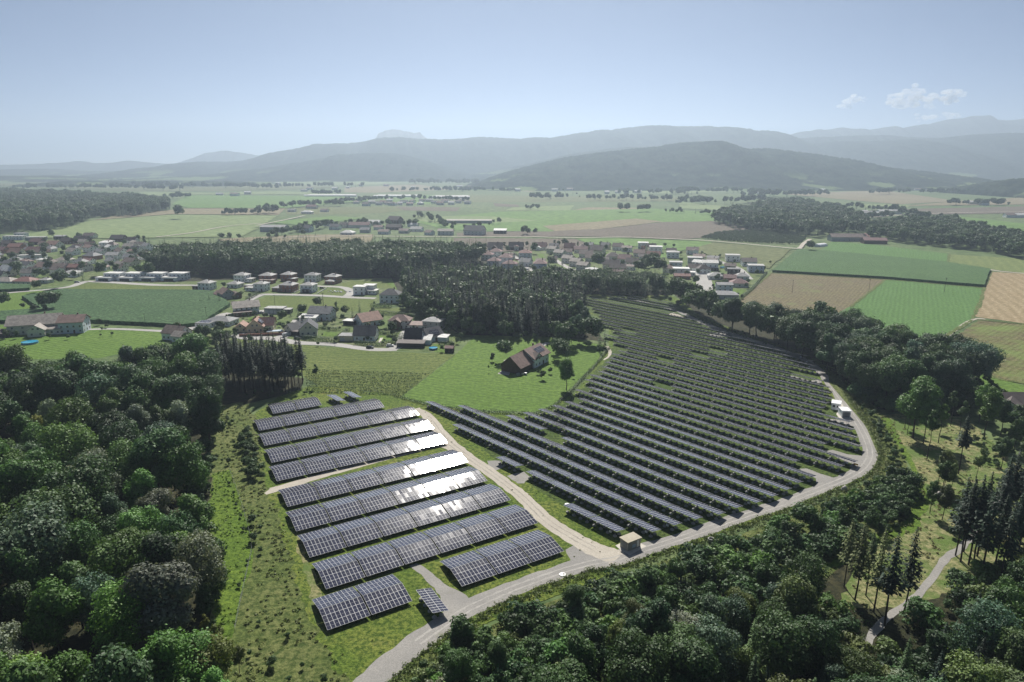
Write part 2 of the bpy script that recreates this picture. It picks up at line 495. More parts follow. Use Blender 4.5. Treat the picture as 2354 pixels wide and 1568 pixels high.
sheet("meadow", [zl(-150, 880), zl(150, 900), zl(820, 905), zl(1000, 935), zl(1540, 945), zl(1480, 1010), zl(1500, 1060), zl(900, 1190), zl(300, 1200), zl(-150, 1120)], M["bright_meadow"], 0.05, rough=0.5, step=4)
sheet("mown_meadow", [zh(600, 350), zh(700, 303), zh(1450, 322), zh(1590, 335), zh(1570, 400), zh(1800, 400), zh(1970, 475), zh(1500, 432), zh(1050, 418), zh(640, 392)], M["mown"], 0.05, rough=0.5, step=4)
sheet("village_ground", [zh(-60, 600), zh(200, 480), zh(420, 390), zh(640, 385), zh(1050, 415), zh(1500, 428), zh(2020, 480), zh(2200, 540), zh(2330, 600), zh(2310, 690), zh(2200, 780), zh(1700, 750), zh(900, 690), zh(450, 650), zh(250, 740)], M["village_ground"], 0.03)
sheet("village_ground", [zh(-60, 190), zh(450, 120), zh(1150, 100), zh(1850, 180), zh(1900, 370), zh(1570, 400), zh(1420, 305), zh(640, 290), zh(540, 350), zh(200, 370), zh(-60, 265)], M["village_ground"], 0.02)
sheet("village_ground", [(-200, 640), (0, 545), (330, 545), (360, 600), (340, 650), (150, 655), (-200, 700)], M["village_ground"], 0.025)
sheet("village_ground", [(1090, 590), (1250, 572), (1470, 566), (1620, 583), (1770, 620), (1690, 690), (1620, 700), (1520, 640), (1200, 650), (1090, 620)], M["village_ground"], 0.025)
sheet("mown_meadow", [(515, 808), (545, 780), (680, 792), (850, 806), (1045, 815), (920, 914), (880, 903), (740, 890), (690, 860), (560, 850)], M["mown"], 0.06, rough=0.5, step=4)
sheet("meadow", [(922, 913), (1040, 822), (1095, 770), (1150, 766), (1290, 775), (1392, 795), (1370, 835), (1305, 900), (1272, 932), (1230, 948), (1100, 943), (1000, 932)], M["bright_meadow"], 0.07, rough=0.3, step=3)
sheet("meadow", [(905, 640), (960, 640), (985, 700), (930, 690)], M["lawn"], 0.08)

# -- the solar park
PARK = [(575, 960), (640, 912), (720, 885), (880, 905), (1000, 936), (1110, 948), (1240, 953), (1320, 905), (1400, 800), (1400, 740), (1310, 700), (1340, 676), (1545, 680),
        (1640, 735), (1850, 815), (1905, 890), (1990, 1000), (2012, 1050), (1990, 1100), (1800, 1180), (1480, 1290), (1150, 1420), (880, 1568), (700, 1600), (560, 1500), (600, 1300), (600, 1120)]
sheet("solar_park_grass", PARK, M["park_grass"], 0.10, rough=0.6, step=3)
M["row_grass"] = land("row_grass", (0.030, 0.055, 0.012), (0.080, 0.135, 0.026), (0.125, 0.17, 0.040), big=0.05, fine=0.9, bump=0.9, patch=((0.20, 0.20, 0.07), 0.08, 0.62, 0.8))  # grass colour darkened to deepen the shade between the tilted rows
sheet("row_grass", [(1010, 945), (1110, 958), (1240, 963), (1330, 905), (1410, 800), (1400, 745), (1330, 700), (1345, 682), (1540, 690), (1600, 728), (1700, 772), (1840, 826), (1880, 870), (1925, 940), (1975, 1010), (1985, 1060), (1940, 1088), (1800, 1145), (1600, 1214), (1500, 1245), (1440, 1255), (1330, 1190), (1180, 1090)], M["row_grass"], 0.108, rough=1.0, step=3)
sheet("rough_meadow", [(488, 935), (560, 925), (590, 960), (610, 1120), (640, 1180), (690, 1380), (740, 1480), (840, 1640), (470, 1700), (478, 1430), (480, 1270), (482, 1120), (486, 1060)], M["weeds"], 0.13, rough=1.2, step=2)
sheet("grass_lane", [(488, 1090), (528, 1080), (555, 1160), (580, 1250), (570, 1330), (545, 1420), (530, 1500), (480, 1500), (500, 1330), (480, 1200)], M["lane"], 0.15, rough=0.8, step=2)
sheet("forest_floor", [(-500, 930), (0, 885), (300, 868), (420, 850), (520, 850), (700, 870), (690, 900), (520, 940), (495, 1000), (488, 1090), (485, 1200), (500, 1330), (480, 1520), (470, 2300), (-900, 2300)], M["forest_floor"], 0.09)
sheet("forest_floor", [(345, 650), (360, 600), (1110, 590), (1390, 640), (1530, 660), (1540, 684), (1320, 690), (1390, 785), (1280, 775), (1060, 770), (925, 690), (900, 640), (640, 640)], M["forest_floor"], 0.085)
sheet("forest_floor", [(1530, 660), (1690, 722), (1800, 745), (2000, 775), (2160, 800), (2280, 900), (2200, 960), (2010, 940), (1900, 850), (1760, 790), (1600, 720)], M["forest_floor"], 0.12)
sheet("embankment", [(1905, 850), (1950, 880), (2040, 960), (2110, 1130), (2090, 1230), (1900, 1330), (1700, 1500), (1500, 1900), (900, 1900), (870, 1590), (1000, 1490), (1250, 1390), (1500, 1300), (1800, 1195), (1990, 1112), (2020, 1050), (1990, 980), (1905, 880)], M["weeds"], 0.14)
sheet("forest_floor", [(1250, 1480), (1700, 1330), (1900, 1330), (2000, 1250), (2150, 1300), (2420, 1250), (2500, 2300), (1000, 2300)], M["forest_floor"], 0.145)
sheet("dry_clearing", [(2020, 960), (2100, 945), (2220, 960), (2330, 1060), (2420, 1120), (2420, 1300), (2200, 1360), (2060, 1400), (1930, 1400), (1960, 1300), (2100, 1210), (2125, 1140), (2090, 1050)], M["dry_ground"], 0.16, rough=0.8, step=2)
sheet("grass_lane", [(2022, 965), (2040, 955), (2070, 1010), (2115, 1090), (2135, 1160), (2105, 1220), (2010, 1260), (1920, 1310), (1900, 1300), (2000, 1240), (2090, 1190), (2112, 1130), (2085, 1060)], M["lane"], 0.18, rough=0.6, step=2)
ribbon("forest_track", [(2330, 1090), (2280, 1170), (2220, 1250), (2170, 1290), (2110, 1370), (2030, 1430), (1980, 1500)], 1.9, M["gravel"], 0.20, rough=0.3)

# roads of the park
ribbon("gravel_road", [(800, 1620), (860, 1560), (960, 1478), (1060, 1410), (1160, 1362), (1250, 1328), (1345, 1298), (1420, 1284), (1500, 1258), (1600, 1226), (1700, 1190), (1800, 1158), (1890, 1122), (1960, 1092),
                       (1994, 1062), (1998, 1030), (1978, 985), (1945, 935), (1915, 892), (1885, 855), (1850, 828), (1790, 803), (1720, 780), (1660, 760), (1600, 735), (1560, 716)],
       [6, 6, 6.4, 6, 5.6, 5.6, 6.2, 6.5, 5.2, 4.8, 4.8, 4.8, 4.8, 5, 5, 5, 4.8, 4.6, 4.4, 4.4, 4.6, 5.5, 6, 5.5, 4.5, 4], M["gravel"], 0.124, rough=0.35)
ribbon("gravel_road", [(955, 940), (985, 960), (1018, 1004), (1060, 1040), (1118, 1080), (1170, 1118), (1210, 1152), (1255, 1196), (1310, 1232), (1365, 1262), (1420, 1284)],
       [3.8, 4.4, 5.4, 5.2, 4.8, 4.8, 5, 5, 5.4, 6.5, 7.5], M["gravel_pale"], 0.130, rough=0.3)
ribbon("gravel_path", [(604, 1134), (680, 1112), (760, 1088), (850, 1064), (940, 1040), (1010, 1024), (1050, 1034)], [4, 3.6, 3.4, 3.4, 3.4, 3.6, 5.0], M["gravel_pale"], 0.128, rough=0.25)
sheet("gravel_spur", [(940, 1300), (958, 1296), (985, 1312), (1020, 1342), (1060, 1362), (1090, 1385), (1040, 1420), (1015, 1400), (1012, 1370), (975, 1330)], M["gravel"], 0.118, rough=0.3, step=1.5)
sheet("gravel_spur", [(1300, 1265), (1330, 1250), (1400, 1262), (1440, 1285), (1360, 1305), (1250, 1332), (1290, 1310), (1312, 1288)], M["gravel"], 0.120, rough=0.3, step=1.5)
sheet("gravel_spur", [(1120, 1060), (1150, 1060), (1158, 1075), (1130, 1085)], M["gravel"], 0.116, rough=0.3, step=1.5)
sheet("gravel_spur", [(1165, 1095), (1205, 1085), (1218, 1098), (1205, 1112), (1190, 1112)], M["gravel"], 0.116, rough=0.3, step=1.5)
zq = zoom(1750, 980, 5.885)
sheet("gravel_spur", [zq(1300, 1040), zq(1400, 1035), zq(1600, 1110), zq(1780, 1165), zq(1950, 1190), zq(1700, 1260), zq(1560, 1300), zq(1540, 1180)], M["gravel"], 0.118, rough=0.25, step=1.5)
sheet("gravel_spur", [zq(1680, 790), zq(1780, 765), zq(2000, 830), zq(2200, 850), zq(2250, 950), zq(2100, 980), zq(1900, 900)], M["gravel"], 0.118, rough=0.25, step=1.5)
sheet("gravel_spur", [zq(1600, 310), zq(1850, 325), zq(2080, 360), zq(2150, 440), zq(1900, 390)], M["gravel"], 0.118, rough=0.25, step=1.5)
zq2 = zoom(1700, 820, 5.885)
sheet("gravel_spur", [zq2(1410, 640), zq2(1500, 630), zq2(1740, 700), zq2(1900, 690), zq2(1930, 760), zq2(1700, 720)], M["gravel"], 0.118, rough=0.25, step=1.5)
zq3 = zoom(1400, 720, 5.885)
ribbon("gravel_path", [zq3(700, 95), zq3(1000, 130), zq3(1250, 185), zq3(1480, 240), zq3(1600, 285)], [1.5, 3, 3.5, 4, 4.5], M["gravel"], 0.119, rough=0.25)
sheet("gravel_spur", [zq3(1440, 330), zq3(1540, 300), zq3(1640, 345), zq3(1760, 395), zq3(1700, 390)], M["gravel_pale"], 0.121, rough=0.25, step=1.5)
sheet("gravel_spur", [zq3(1860, 610), zq3(2000, 620), zq3(2200, 590), zq3(2354, 600), zq3(2354, 660), zq3(2100, 640)], M["gravel"], 0.118, rough=0.25, step=1.5)
ribbon("dirt_track", [(682, 1230), (700, 1290), (722, 1350), (735, 1410), (752, 1470)], [1.2, 1.6, 2.4, 2.6, 1.0], M["dry_ground"], 0.1105, rough=0.6)
ribbon("dirt_track", [zq3(570, 790), zq3(610, 860), zq3(600, 930), zq3(520, 990)], [1.5, 2, 1.5, 0.8], M["gravel_pale"], 0.119, rough=0.25)
sheet("concrete_pad", [zoom(1380, 1180, 6.924)(*p) for p in ((950, 1150), (1040, 1110), (1380, 1110), (1480, 1160), (1200, 1320), (1050, 1235))], M["concrete_pad"], 0.136)
zst = zoom(2000, 960, 11.77)
sheet("concrete_pad", [zst(*p) for p in ((730, 730), (870, 440), (900, 440), (1000, 600), (1120, 760), (1170, 950), (840, 890))], M["concrete_pad"], 0.136)

# pale wheel tracks worn into the gravel
def wheel_tracks(ctrl, z, half=0.85, w=0.45):
    g = curve_pts([W(*p) for p in ctrl], 8)
    for s in (-1, 1):
        out = []
        for i, p in enumerate(g):
            d = (g[min(i + 1, len(g) - 1)] - g[max(i - 1, 0)]).normalized()
            out.append((p.x - d.y * half * s, p.y + d.x * half * s))
        ribbon("wheel_track", out[::2], w, M["track_pale"], z, rough=0.16, ground=True, per=3)
M["track_pale"] = land("worn_wheel_track", (0.26, 0.25, 0.23), (0.38, 0.365, 0.34), (0.46, 0.44, 0.41), big=0.12, fine=2.5, bump=0.1, grain=0.6)
wheel_tracks([(960, 1478), (1060, 1410), (1160, 1362), (1250, 1328), (1345, 1298), (1420, 1284), (1500, 1258), (1600, 1226), (1700, 1190), (1800, 1158), (1890, 1122), (1960, 1092), (1994, 1062), (1998, 1030), (1978, 985), (1945, 935), (1915, 892), (1885, 855), (1850, 828), (1790, 803), (1720, 780)], 0.1335)
M["rut"] = land("dark_wheel_rut", (0.20, 0.185, 0.16), (0.33, 0.305, 0.265), (0.42, 0.39, 0.34), big=0.12, fine=2.4, bump=0.1, grain=0.6)
_keep = M["track_pale"]; M["track_pale"] = M["rut"]
wheel_tracks([(985, 960), (1018, 1004), (1060, 1040), (1118, 1080), (1170, 1118), (1210, 1152), (1255, 1196), (1310, 1232), (1365, 1262)], 0.1345, 0.8, 0.35)
M["track_pale"] = _keep
# village roads
def vroad(pts, w, m="tarmac", z=0.09, nm="village_road"):
    ribbon(nm, pts, [q * 1.3 for q in w] if isinstance(w, list) else w * 1.3, M[m], z, rough=0.15)
vroad([zh(-80, 610), zh(150, 560), zh(300, 470), zh(395, 445)], 5.5)
vroad([zh(440, 620), zh(560, 650), zh(750, 655), zh(950, 690), zh(1250, 705), zh(1560, 745), zh(1780, 745)], [9, 7, 6, 5.5, 5, 5, 5], z=0.092)
vroad([zh(780, 660), zh(880, 610), zh(925, 540), zh(950, 500)], [6, 6, 5, 4], z=0.094)
vroad([zh(1740, 745), zh(1830, 690), zh(1850, 620), zh(1900, 590)], [5, 6, 6, 8], z=0.094)
vroad([zh(540, 345), zh(630, 300), zh(720, 290), zh(1100, 298), zh(1400, 315), zh(1600, 322)], [4, 6, 5, 5, 5, 4], z=0.092)
vroad([zh(1370, 310), zh(1400, 270), zh(1330, 232), zh(1150, 222), zh(1000, 215)], [7, 6, 5, 4, 3], z=0.094)
vroad([zh(600, 440), zh(690, 435), zh(760, 455)], [10, 10, 6], z=0.094)
vroad([(-80, 690), zl(60, 600), zl(400, 570), zl(640, 540), zl(760, 500), zl(900, 495), zl(1400, 525), zl(1760, 528)], [4, 4, 4, 5, 6, 6, 6, 4], z=0.095)
vroad([zl(780, 930), zl(1060, 925), zl(1540, 945), zl(1700, 930), zl(1850, 880), zl(2000, 830)], [3, 3, 3.5, 5, 5, 5], z=0.096)
vroad([zv(440, 285), zv(500, 330), zv(560, 390), zv(590, 425)], 5.0, z=0.10)
vroad([zv(730, 325), zv(800, 370), zv(870, 405)], 4.5, z=0.10)
zw = zoom(1540, 580, 3.539)
vroad([zw(740, 195), zw(900, 255), zw(1010, 300), zw(1090, 385)], 5.0, z=0.10)
vroad([zw(600, 285), zw(650, 330), zw(690, 370), zw(695, 450), zw(680, 530), zw(740, 545)], [6, 7, 9, 11, 10, 6], z=0.10)
vroad([zw(890, 585), zw(980, 605), zw(1040, 625), zw(1120, 650)], 3.0, z=0.10)
ribbon("driveway", [W(*zoom(1180, 820, 4.804)(x, y)) for x, y in ((825, 120), (720, 170), (650, 215))], 3.5, M["tarmac"], 0.10, ground=True)
sheet("farm_yard", [zoom(1180, 820, 4.804)(x, y) for x, y in ((300, 330), (450, 290), (520, 330), (400, 420), (360, 510), (225, 490), (300, 430))], M["tarmac"], 0.10)

# ================================================================== HILLS
def fbm1(x, seed, octs=5):
    r = np.random.default_rng(seed); out = np.zeros_like(x); a = 1.0
    for o in range(octs):
        ph, f = r.uniform(0, 6.28, 3), 2.0 ** o
        out += a * (np.sin(x * f + ph[0]) + np.sin(1.7 * x * f + ph[1]) + np.sin(2.9 * x * f + ph[2])) / 3
        a *= 0.5
    return out

def hill_mat(name, a, b_, meadow=None, sc=0.012):
    m, nt, b = new_mat(name)
    g = N(nt, "ShaderNodeNewGeometry")
    P = g.outputs["Position"]
    c = mix_c(nt, ramp(nt, noise(nt, P, sc, 8, 0.75), 0.35, 0.65), a, b_)
    if meadow:
        sx = N(nt, "ShaderNodeSeparateXYZ"); nt.links.new(P, sx.inputs[0])
        low = ramp(nt, sx.outputs[2], meadow[1], meadow[1] * 0.3)
        c = mix_c(nt, math_n(nt, 'MULTIPLY', ramp(nt, noise(nt, P, 0.0035, 3, 0.5), 0.56, 0.60), low), c, meadow[0])
    nt.links.new(c, b.inputs["Base Color"])
    b.inputs["Roughness"].default_value = 1.0
    b.inputs["Specular IOR Level"].default_value = 0.0
    return m
MH = hill_mat("hill_forest", (0.010, 0.020, 0.016), (0.048, 0.064, 0.042), ((0.15, 0.20, 0.09), 75.0), 0.016)
MHF = hill_mat("hill_forest_far", (0.02, 0.03, 0.016), (0.045, 0.06, 0.035), None, 0.006)
MROCK = hill_mat("mountain_rock", (0.09, 0.09, 0.085), (0.16, 0.16, 0.15), None, 0.004)

HILL_TOP = [0.0]
def hill(name, pts, Y, mat, depth, tree=8.0, fold=0.12, seed=1, dx=None):
    """A ridge standing Y metres away whose skyline passes through the given picture points; falls to the plain in front and behind."""
    xs = np.array([p[0] for p in pts], float); ys = np.array([p[1] for p in pts], float)
    elev = np.array([math.atan2(-(y - 784), FPX) - PITCH for y in ys])
    wid = (xs[-1] - xs[0]) / FPX * Y
    dx = dx or max(9.0, wid / 420)
    n = int(wid / dx) + 2
    gx = np.linspace(xs[0], xs[-1], n)
    k = np.interp(gx, xs, elev)
    # soften the corners of the outline
    ker = np.ones(7) / 7
    k = np.convolve(np.pad(k, 3, mode='edge'), ker, mode='valid')
    cosd = math.cos(PITCH)
    X = (gx - 1177) / FPX * Y / cosd * (1.0)
    X = (gx - 1177) * (Y * cosd + CAM_H * math.sin(PITCH) - 0) / FPX
    Zr = CAM_H + np.tan(k) * Y
    Zr = np.maximum(Zr, 0.5)
    m = 46
    T = np.concatenate([np.linspace(0, 1, m), 1 + np.linspace(0.06, 1, 14)])
    r = np.random.default_rng(seed)
    V = np.zeros((len(T), n, 3))
    for j, t in enumerate(T):
        if t <= 1: prof = (0.5 - 0.5 * math.cos(math.pi * t)) ** 0.85; y = Y - depth * (1 - t)
        else: prof = 0.5 + 0.5 * math.cos(math.pi * (t - 1)); y = Y + depth * 0.8 * (t - 1)
        off = math.sin(math.pi * min(t, 1.0))
        fold_n = fbm1(X * 6.0 / (depth + 1) + t * 1.3, seed, 4) * fold * off
        V[j, :, 0] = X
        V[j, :, 1] = y
        z = Zr * prof * (1 + fold_n * 0.7) + Zr * fold_n * 0.25
        if tree: z = z + r.uniform(0, tree, n) * min(1, 4 * prof)
        V[j, :, 2] = np.where(z < 0.3, -2.0, z) if t > 0 and t < 2 else -3.0
    V[:, 0, 2] = -3; V[:, -1, 2] = np.where(pts[-1][1] > 395, -3, V[:, -1, 2])
    V[:, :, 2] = np.minimum(V[:, :, 2], Zr.max())        # no fold stands above the skyline
    HILL_TOP[0] = max(HILL_TOP[0], float(V[:, :, 2].max()))
    idx = np.arange(len(T) * n).reshape(len(T), n)
    F = np.stack([idx[:-1, :-1], idx[:-1, 1:], idx[1:, 1:], idx[1:, :-1]], -1).reshape(-1, 4)
    me = np_mesh(name, V.reshape(-1, 3), F, [mat])
    return tag(link(name, me), kind="structure")

def zz3(*p): return [z3(x, y) for x, y in p]
hill("wooded_hill", [(1080, 432), (1120, 412), (1200, 388), (1300, 364), (1400, 350), (1500, 340), (1570, 329), (1600, 326), (1650, 335), (1700, 344), (1750, 344), (1800, 348), (1850, 356), (1900, 366), (2000, 384), (2080, 397), (2140, 404), (2168, 414), (2180, 440)],
     3500, MH, 900, seed=3, tree=9, fold=0.16)
hill("wooded_hill", [(300, 408), (380, 386), (440, 378), (560, 372), (600, 365), (650, 352), (700, 341), (740, 335), (800, 332), (870, 325), (910, 320), (1000, 322), (1050, 322), (1090, 318), (1120, 316), (1180, 322), (1250, 322), (1330, 308), (1400, 300), (1460, 293), (1520, 292), (1560, 290), (1600, 292), (1660, 297), (1720, 305), (1780, 315), (1830, 328), (1870, 345), (1900, 356), (2000, 385), (2080, 405)],
     6000, MH, 1500, seed=5, tree=11, fold=0.2)
hill("wooded_hill", [(380, 416), (420, 408), (520, 400), (620, 388), (720, 371), (800, 358), (860, 352), (920, 356), (980, 371), (1040, 391), (1120, 410)], 4800, MH, 900, seed=8, tree=9, fold=0.15)
hill("wooded_hill", [(1020, 412), (1120, 398), (1220, 378), (1320, 355), (1400, 343), (1480, 338), (1560, 350), (1640, 380)], 4700, MH, 800, seed=9, tree=9, fold=0.15)
hill("wooded_hill", [(1760, 372), (1800, 350), (1841, 334), (1915, 327), (1999, 330), (2083, 328), (2100, 322), (2151, 320), (2218, 312), (2302, 308), (2354, 307), (2440, 303), (2700, 320)], 5600, MH, 1500, seed=12, tree=11, fold=0.2)
hill("distant_ridge", zz3((640, 215), (740, 178), (1000, 165), (1150, 155), (1350, 150), (1550, 170), (1750, 172), (1900, 175), (2600, 190)), 6050, MHF, 700, seed=15, tree=10)
hill("distant_mountains", zz3((620, 195), (680, 160), (760, 135), (900, 115), (1000, 108), (1070, 93), (1150, 105), (1240, 112), (1330, 102), (1420, 97), (1460, 103), (1530, 90), (1600, 80), (1640, 78), (1690, 62), (1780, 40), (1900, 30), (1960, 38), (2050, 55), (2110, 42), (2200, 47), (2330, 30), (2354, 40), (2600, 20), (3000, 60)),
     7600, MHF, 900, seed=17, tree=0, fold=0.25)
hill("distant_mountain", [(820, 352), (850, 330), (866, 321), (880, 308), (895, 300), (905, 297), (925, 299), (945, 306), (960, 308), (966, 305), (980, 316), (1000, 326), (1050, 350)], 8400, MROCK, 900, seed=19, tree=0, fold=0.25)
hill("distant_ridge", [(-300, 384), (0, 379), (60, 378), (110, 376), (170, 372), (190, 370), (220, 376), (260, 374), (300, 369), (340, 373), (400, 378), (460, 384)], 8000, MHF, 800, seed=21, tree=0)
hill("distant_ridge", [(400, 378), (440, 367), (480, 352), (520, 346), (560, 351), (600, 358), (640, 353), (720, 365), (800, 375)], 8500, MHF, 700, seed=23, tree=0)
hill("low_wooded_ridge", [(-400, 405), (0, 393), (60, 390), (100, 388), (130, 391), (190, 395), (280, 395), (400, 399), (470, 405)], 6400, MH, 900, seed=25, tree=10, fold=0.1)
hill("low_wooded_ridge", [(-400, 415), (0, 406), (80, 404), (160, 409), (220, 413), (260, 420)], 4300, MH, 500, seed=27, tree=10, fold=0.1)
hill("low_wooded_ridge", [(120, 424), (180, 417), (260, 416), (340, 419), (430, 418), (520, 421), (600, 427)], 3400, MH, 350, seed=29, tree=9, fold=0.1)
hill("wooded_hill", [(2230, 445), (2260, 430), (2300, 420), (2354, 414), (2450, 408), (2600, 425)], 2300, MH, 400, seed=31, tree=9, fold=0.12)

# ================================================================== HAZE
m = bpy.data.materials.new("haze_air"); m.use_nodes = True
nt = m.node_tree; nt.nodes.clear()
pv = N(nt, "ShaderNodeVolumePrincipled")
pv.inputs["Color"].default_value = (0.66, 0.81, 0.98, 1)
pv.inputs["Density"].default_value = 1.7e-4
pv.inputs["Anisotropy"].default_value = 0.5
mo = N(nt, "ShaderNodeOutputMaterial")
nt.links.new(pv.outputs[0], mo.inputs["Volume"])
top = HILL_TOP[0] + 4.0
mb = MB(); mb.box((0, 4450, (top - 4.0) / 2), (24000, 9900, top + 4.0))
tag(mb.build("haze", m), kind="stuff")
# ================================================================== SOLAR PARK
ORD = ["zeroth", "first", "second", "third", "fourth", "fifth", "sixth", "seventh", "eighth", "ninth", "tenth", "eleventh", "twelfth", "thirteenth", "fourteenth", "fifteenth",
       "sixteenth", "seventeenth", "eighteenth", "nineteenth"]
TENS = {2: "twent", 3: "thirt", 4: "fort", 5: "fift", 6: "sixt", 7: "sevent", 8: "eight", 9: "ninet"}
def ordinal(n):
    if n < 20: return ORD[n]
    if n >= 100: return str(n) + "th"
    t, u = divmod(n, 10)
    return TENS[t] + ("ieth" if u == 0 else "y-" + ORD[u])

m, nt, b = new_mat("module_glass")
oi = N(nt, "ShaderNodeObjectInfo")
g = N(nt, "ShaderNodeNewGeometry")
nz = noise(nt, g.outputs["Position"], 0.35, 3)
c = mix_c(nt, oi.outputs["Random"], (0.024, 0.026, 0.048), (0.038, 0.040, 0.070))
nt.links.new(mix_c(nt, ramp(nt, nz, 0.45, 0.75), c, (0.045, 0.045, 0.062)), b.inputs["Base Color"])
rr_ = math_n(nt, 'ADD', math_n(nt, 'MULTIPLY', oi.outputs["Random"], 0.02), 0.122)
nt.links.new(rr_, b.inputs["Roughness"])
b.inputs["IOR"].default_value = 1.5
b.inputs["Specular IOR Level"].default_value = 0.5
# coated glass: a soft-edged reflection over the dark cells
out = [n for n in nt.nodes if n.type == 'OUTPUT_MATERIAL'][0]
df = N(nt, "ShaderNodeBsdfDiffuse"); nt.links.new(b.inputs["Base Color"].links[0].from_socket, df.inputs[0])
gl = N(nt, "ShaderNodeBsdfAnisotropic", distribution='BECKMANN'); nt.links.new(rr_, gl.inputs["Roughness"])
gl.inputs[0].default_value = (1, 1, 1, 1)
fz = N(nt, "ShaderNodeFresnel"); fz.inputs[0].default_value = 1.5
ms = N(nt, "ShaderNodeMixShader"); nt.links.new(fz.outputs[0], ms.inputs[0]); nt.links.new(df.outputs[0], ms.inputs[1]); nt.links.new(gl.outputs[0], ms.inputs[2])
g2 = N(nt, "ShaderNodeBsdfAnisotropic", distribution='BECKMANN'); g2.inputs["Roughness"].default_value = 0.23     # faint wide lobe, added for a silvery sheen round the glare
gm = N(nt, "ShaderNodeMixShader"); gm.inputs[0].default_value = 0.05; nt.links.new(gl.outputs[0], gm.inputs[1]); nt.links.new(g2.outputs[0], gm.inputs[2])
nt.links.new(gm.outputs[0], ms.inputs[2])
nt.links.new(ms.outputs[0], out.inputs[0])
M["glass_pv"] = m
M["alu"] = plain("module_frame_aluminium", (0.46, 0.47, 0.49), rough=0.5, metal=0.0, spec=0.5, var=0.05)
M["steel"] = plain("galvanised_steel", (0.36, 0.37, 0.38), rough=0.5, metal=0.5)
M["backsheet"] = plain("module_backsheet", (0.30, 0.31, 0.33), rough=0.6)
M["concrete"] = plain("footing_concrete", (0.36, 0.355, 0.34), rough=0.9, var=0.2, scale=2.5)
M["white_box"] = plain("white_painted_box", (0.75, 0.76, 0.77), rough=0.5, var=0.05)

def module_mesh(w, l, fr=0.042, mid=0.03):
    """A framed solar module lying in the local xy plane: raised frame, middle bar, two panes."""
    b = MB(); x, y, h = w / 2, l / 2, 0.04
    X = (-x, -x + fr, x - fr, x); Y = (-y, -y + fr, -mid / 2, mid / 2, y - fr, y)
    q = lambda x0, y0, x1, y1, z, mi: b.add([(x0, y0, z), (x1, y0, z), (x1, y1, z), (x0, y1, z)], [(0, 1, 2, 3)], mi)
    q(X[0], Y[0], X[1], Y[5], h, 0); q(X[2], Y[0], X[3], Y[5], h, 0)
    q(X[1], Y[0], X[2], Y[1], h, 0); q(X[1], Y[4], X[2], Y[5], h, 0)
    q(X[1], Y[2], X[2], Y[3], h - 0.008, 0)
    q(X[1], Y[1], X[2], Y[2], h - 0.012, 1); q(X[1], Y[3], X[2], Y[4], h - 0.012, 1)
    b.add([(-x, -y, 0), (x, -y, 0), (x, y, 0), (-x, y, 0), (-x, -y, h), (x, -y, h), (x, y, h), (-x, y, h)],
          [(0, 1, 5, 4), (1, 2, 6, 5), (2, 3, 7, 6), (3, 0, 4, 7)], 0)
    b.add([(-x, -y, 0), (x, -y, 0), (x, y, 0), (-x, y, 0)], [(3, 2, 1, 0)], 2)
    return b
MOD = module_mesh(0.965, 2.10, 0.040, 0.022).mesh("solar_module", [M["alu"], M["glass_pv"], M["backsheet"]])

GZ = 0.10                                   # level of the park's grass sheet
A31 = R(31.0)
E31 = (math.cos(A31), math.sin(A31)); N31 = (-math.sin(A31), math.cos(A31))
TILT = R(11.1)
EAVE = 0.9
LS = 3 * 2.12
half = LS * math.cos(TILT) + 0.06
ridge = EAVE + LS * math.sin(TILT)

sf = MB()
for sx in (-4.3, -1.45, 1.45, 4.3):
    for sy, zt in ((-half + 1.0, EAVE + 0.12), (-0.15, ridge - 0.1), (half - 1.0, EAVE + 0.12)):
        sf.box((sx, sy, zt / 2), (0.09, 0.09, zt))
    for sgn in (-1, 1):
        sf.tube((sx, sgn * (half - 0.2), EAVE - 0.03), (sx, sgn * 0.1, ridge - 0.10), 0.05, n=4)
for sy, zt in ((-half + 1.0, EAVE + 0.10), (half - 1.0, EAVE + 0.10), (0, ridge - 0.14)):
    sf.box((0, sy, zt), (9.8, 0.08, 0.10))
SUP = sf.mesh("support_frame", [M["steel"]])

def gable_table(cx, cy, label):
    root = empty("gable_solar_table", (cx, cy, GZ), A31)
    tag(root, label, "solar table", "double sloped solar tables in the block by the road")
    link("support_frame", SUP, parent=root)
    rg = random.Random(int(cx * 131 + cy * 17))
    bow = rg.gauss(0, R(0.12))
    for sgn in (-1, 1):
        for r in range(3):
            d = (r + 0.5) * 2.12
            for c in range(10):
                jx, jy = rg.gauss(0, R(0.4)), rg.gauss(0, R(0.4))
                t = TILT + bow + (1 - r) * R(0.5)
                y = sgn * (half - d * math.cos(TILT)); z = EAVE + d * math.sin(TILT) + (1 if r == 1 else 0) * 0.006
                link("solar_module", MOD, parent=root, loc=((c - 4.5) * 0.98, y, z), rot=(-sgn * t + jx, jy, 0))
    return root

GROWS = [(131.1, 31.4, 2), (130.2, 63.9, 3), (146.0, 35.4, 6), (161.7, 35.7, 6), (176.7, 36.0, 6), (192.2, 37.3, 6),
         (211.3, 38.5, 6), (226.6, 40.2, 6), (242.9, 41.2, 6), (258.9, 42.5, 5), (275.0, 51.2, 2)]
GNAME = ["nearest row beside the single tilted table", "short row of three by the junction"] + \
        ["%s full row up from the junction" % ordinal(i) for i in range(1, 5)] + \
        ["%s row beyond the cross path" % ordinal(i) for i in range(1, 6)]
for (s0, t0, n), nm in zip(GROWS, GNAME):
    for k in range(n):
        t = t0 + 10.2 * (k + 0.5); s = s0 + half
        cx = E31[0] * t + N31[0] * s; cy = E31[1] * t + N31[1] * s
        end = "%s from the left" % ordinal(k + 1)
        gable_table(cx, cy, "gabled solar table, %s in the %s" % (end, nm))

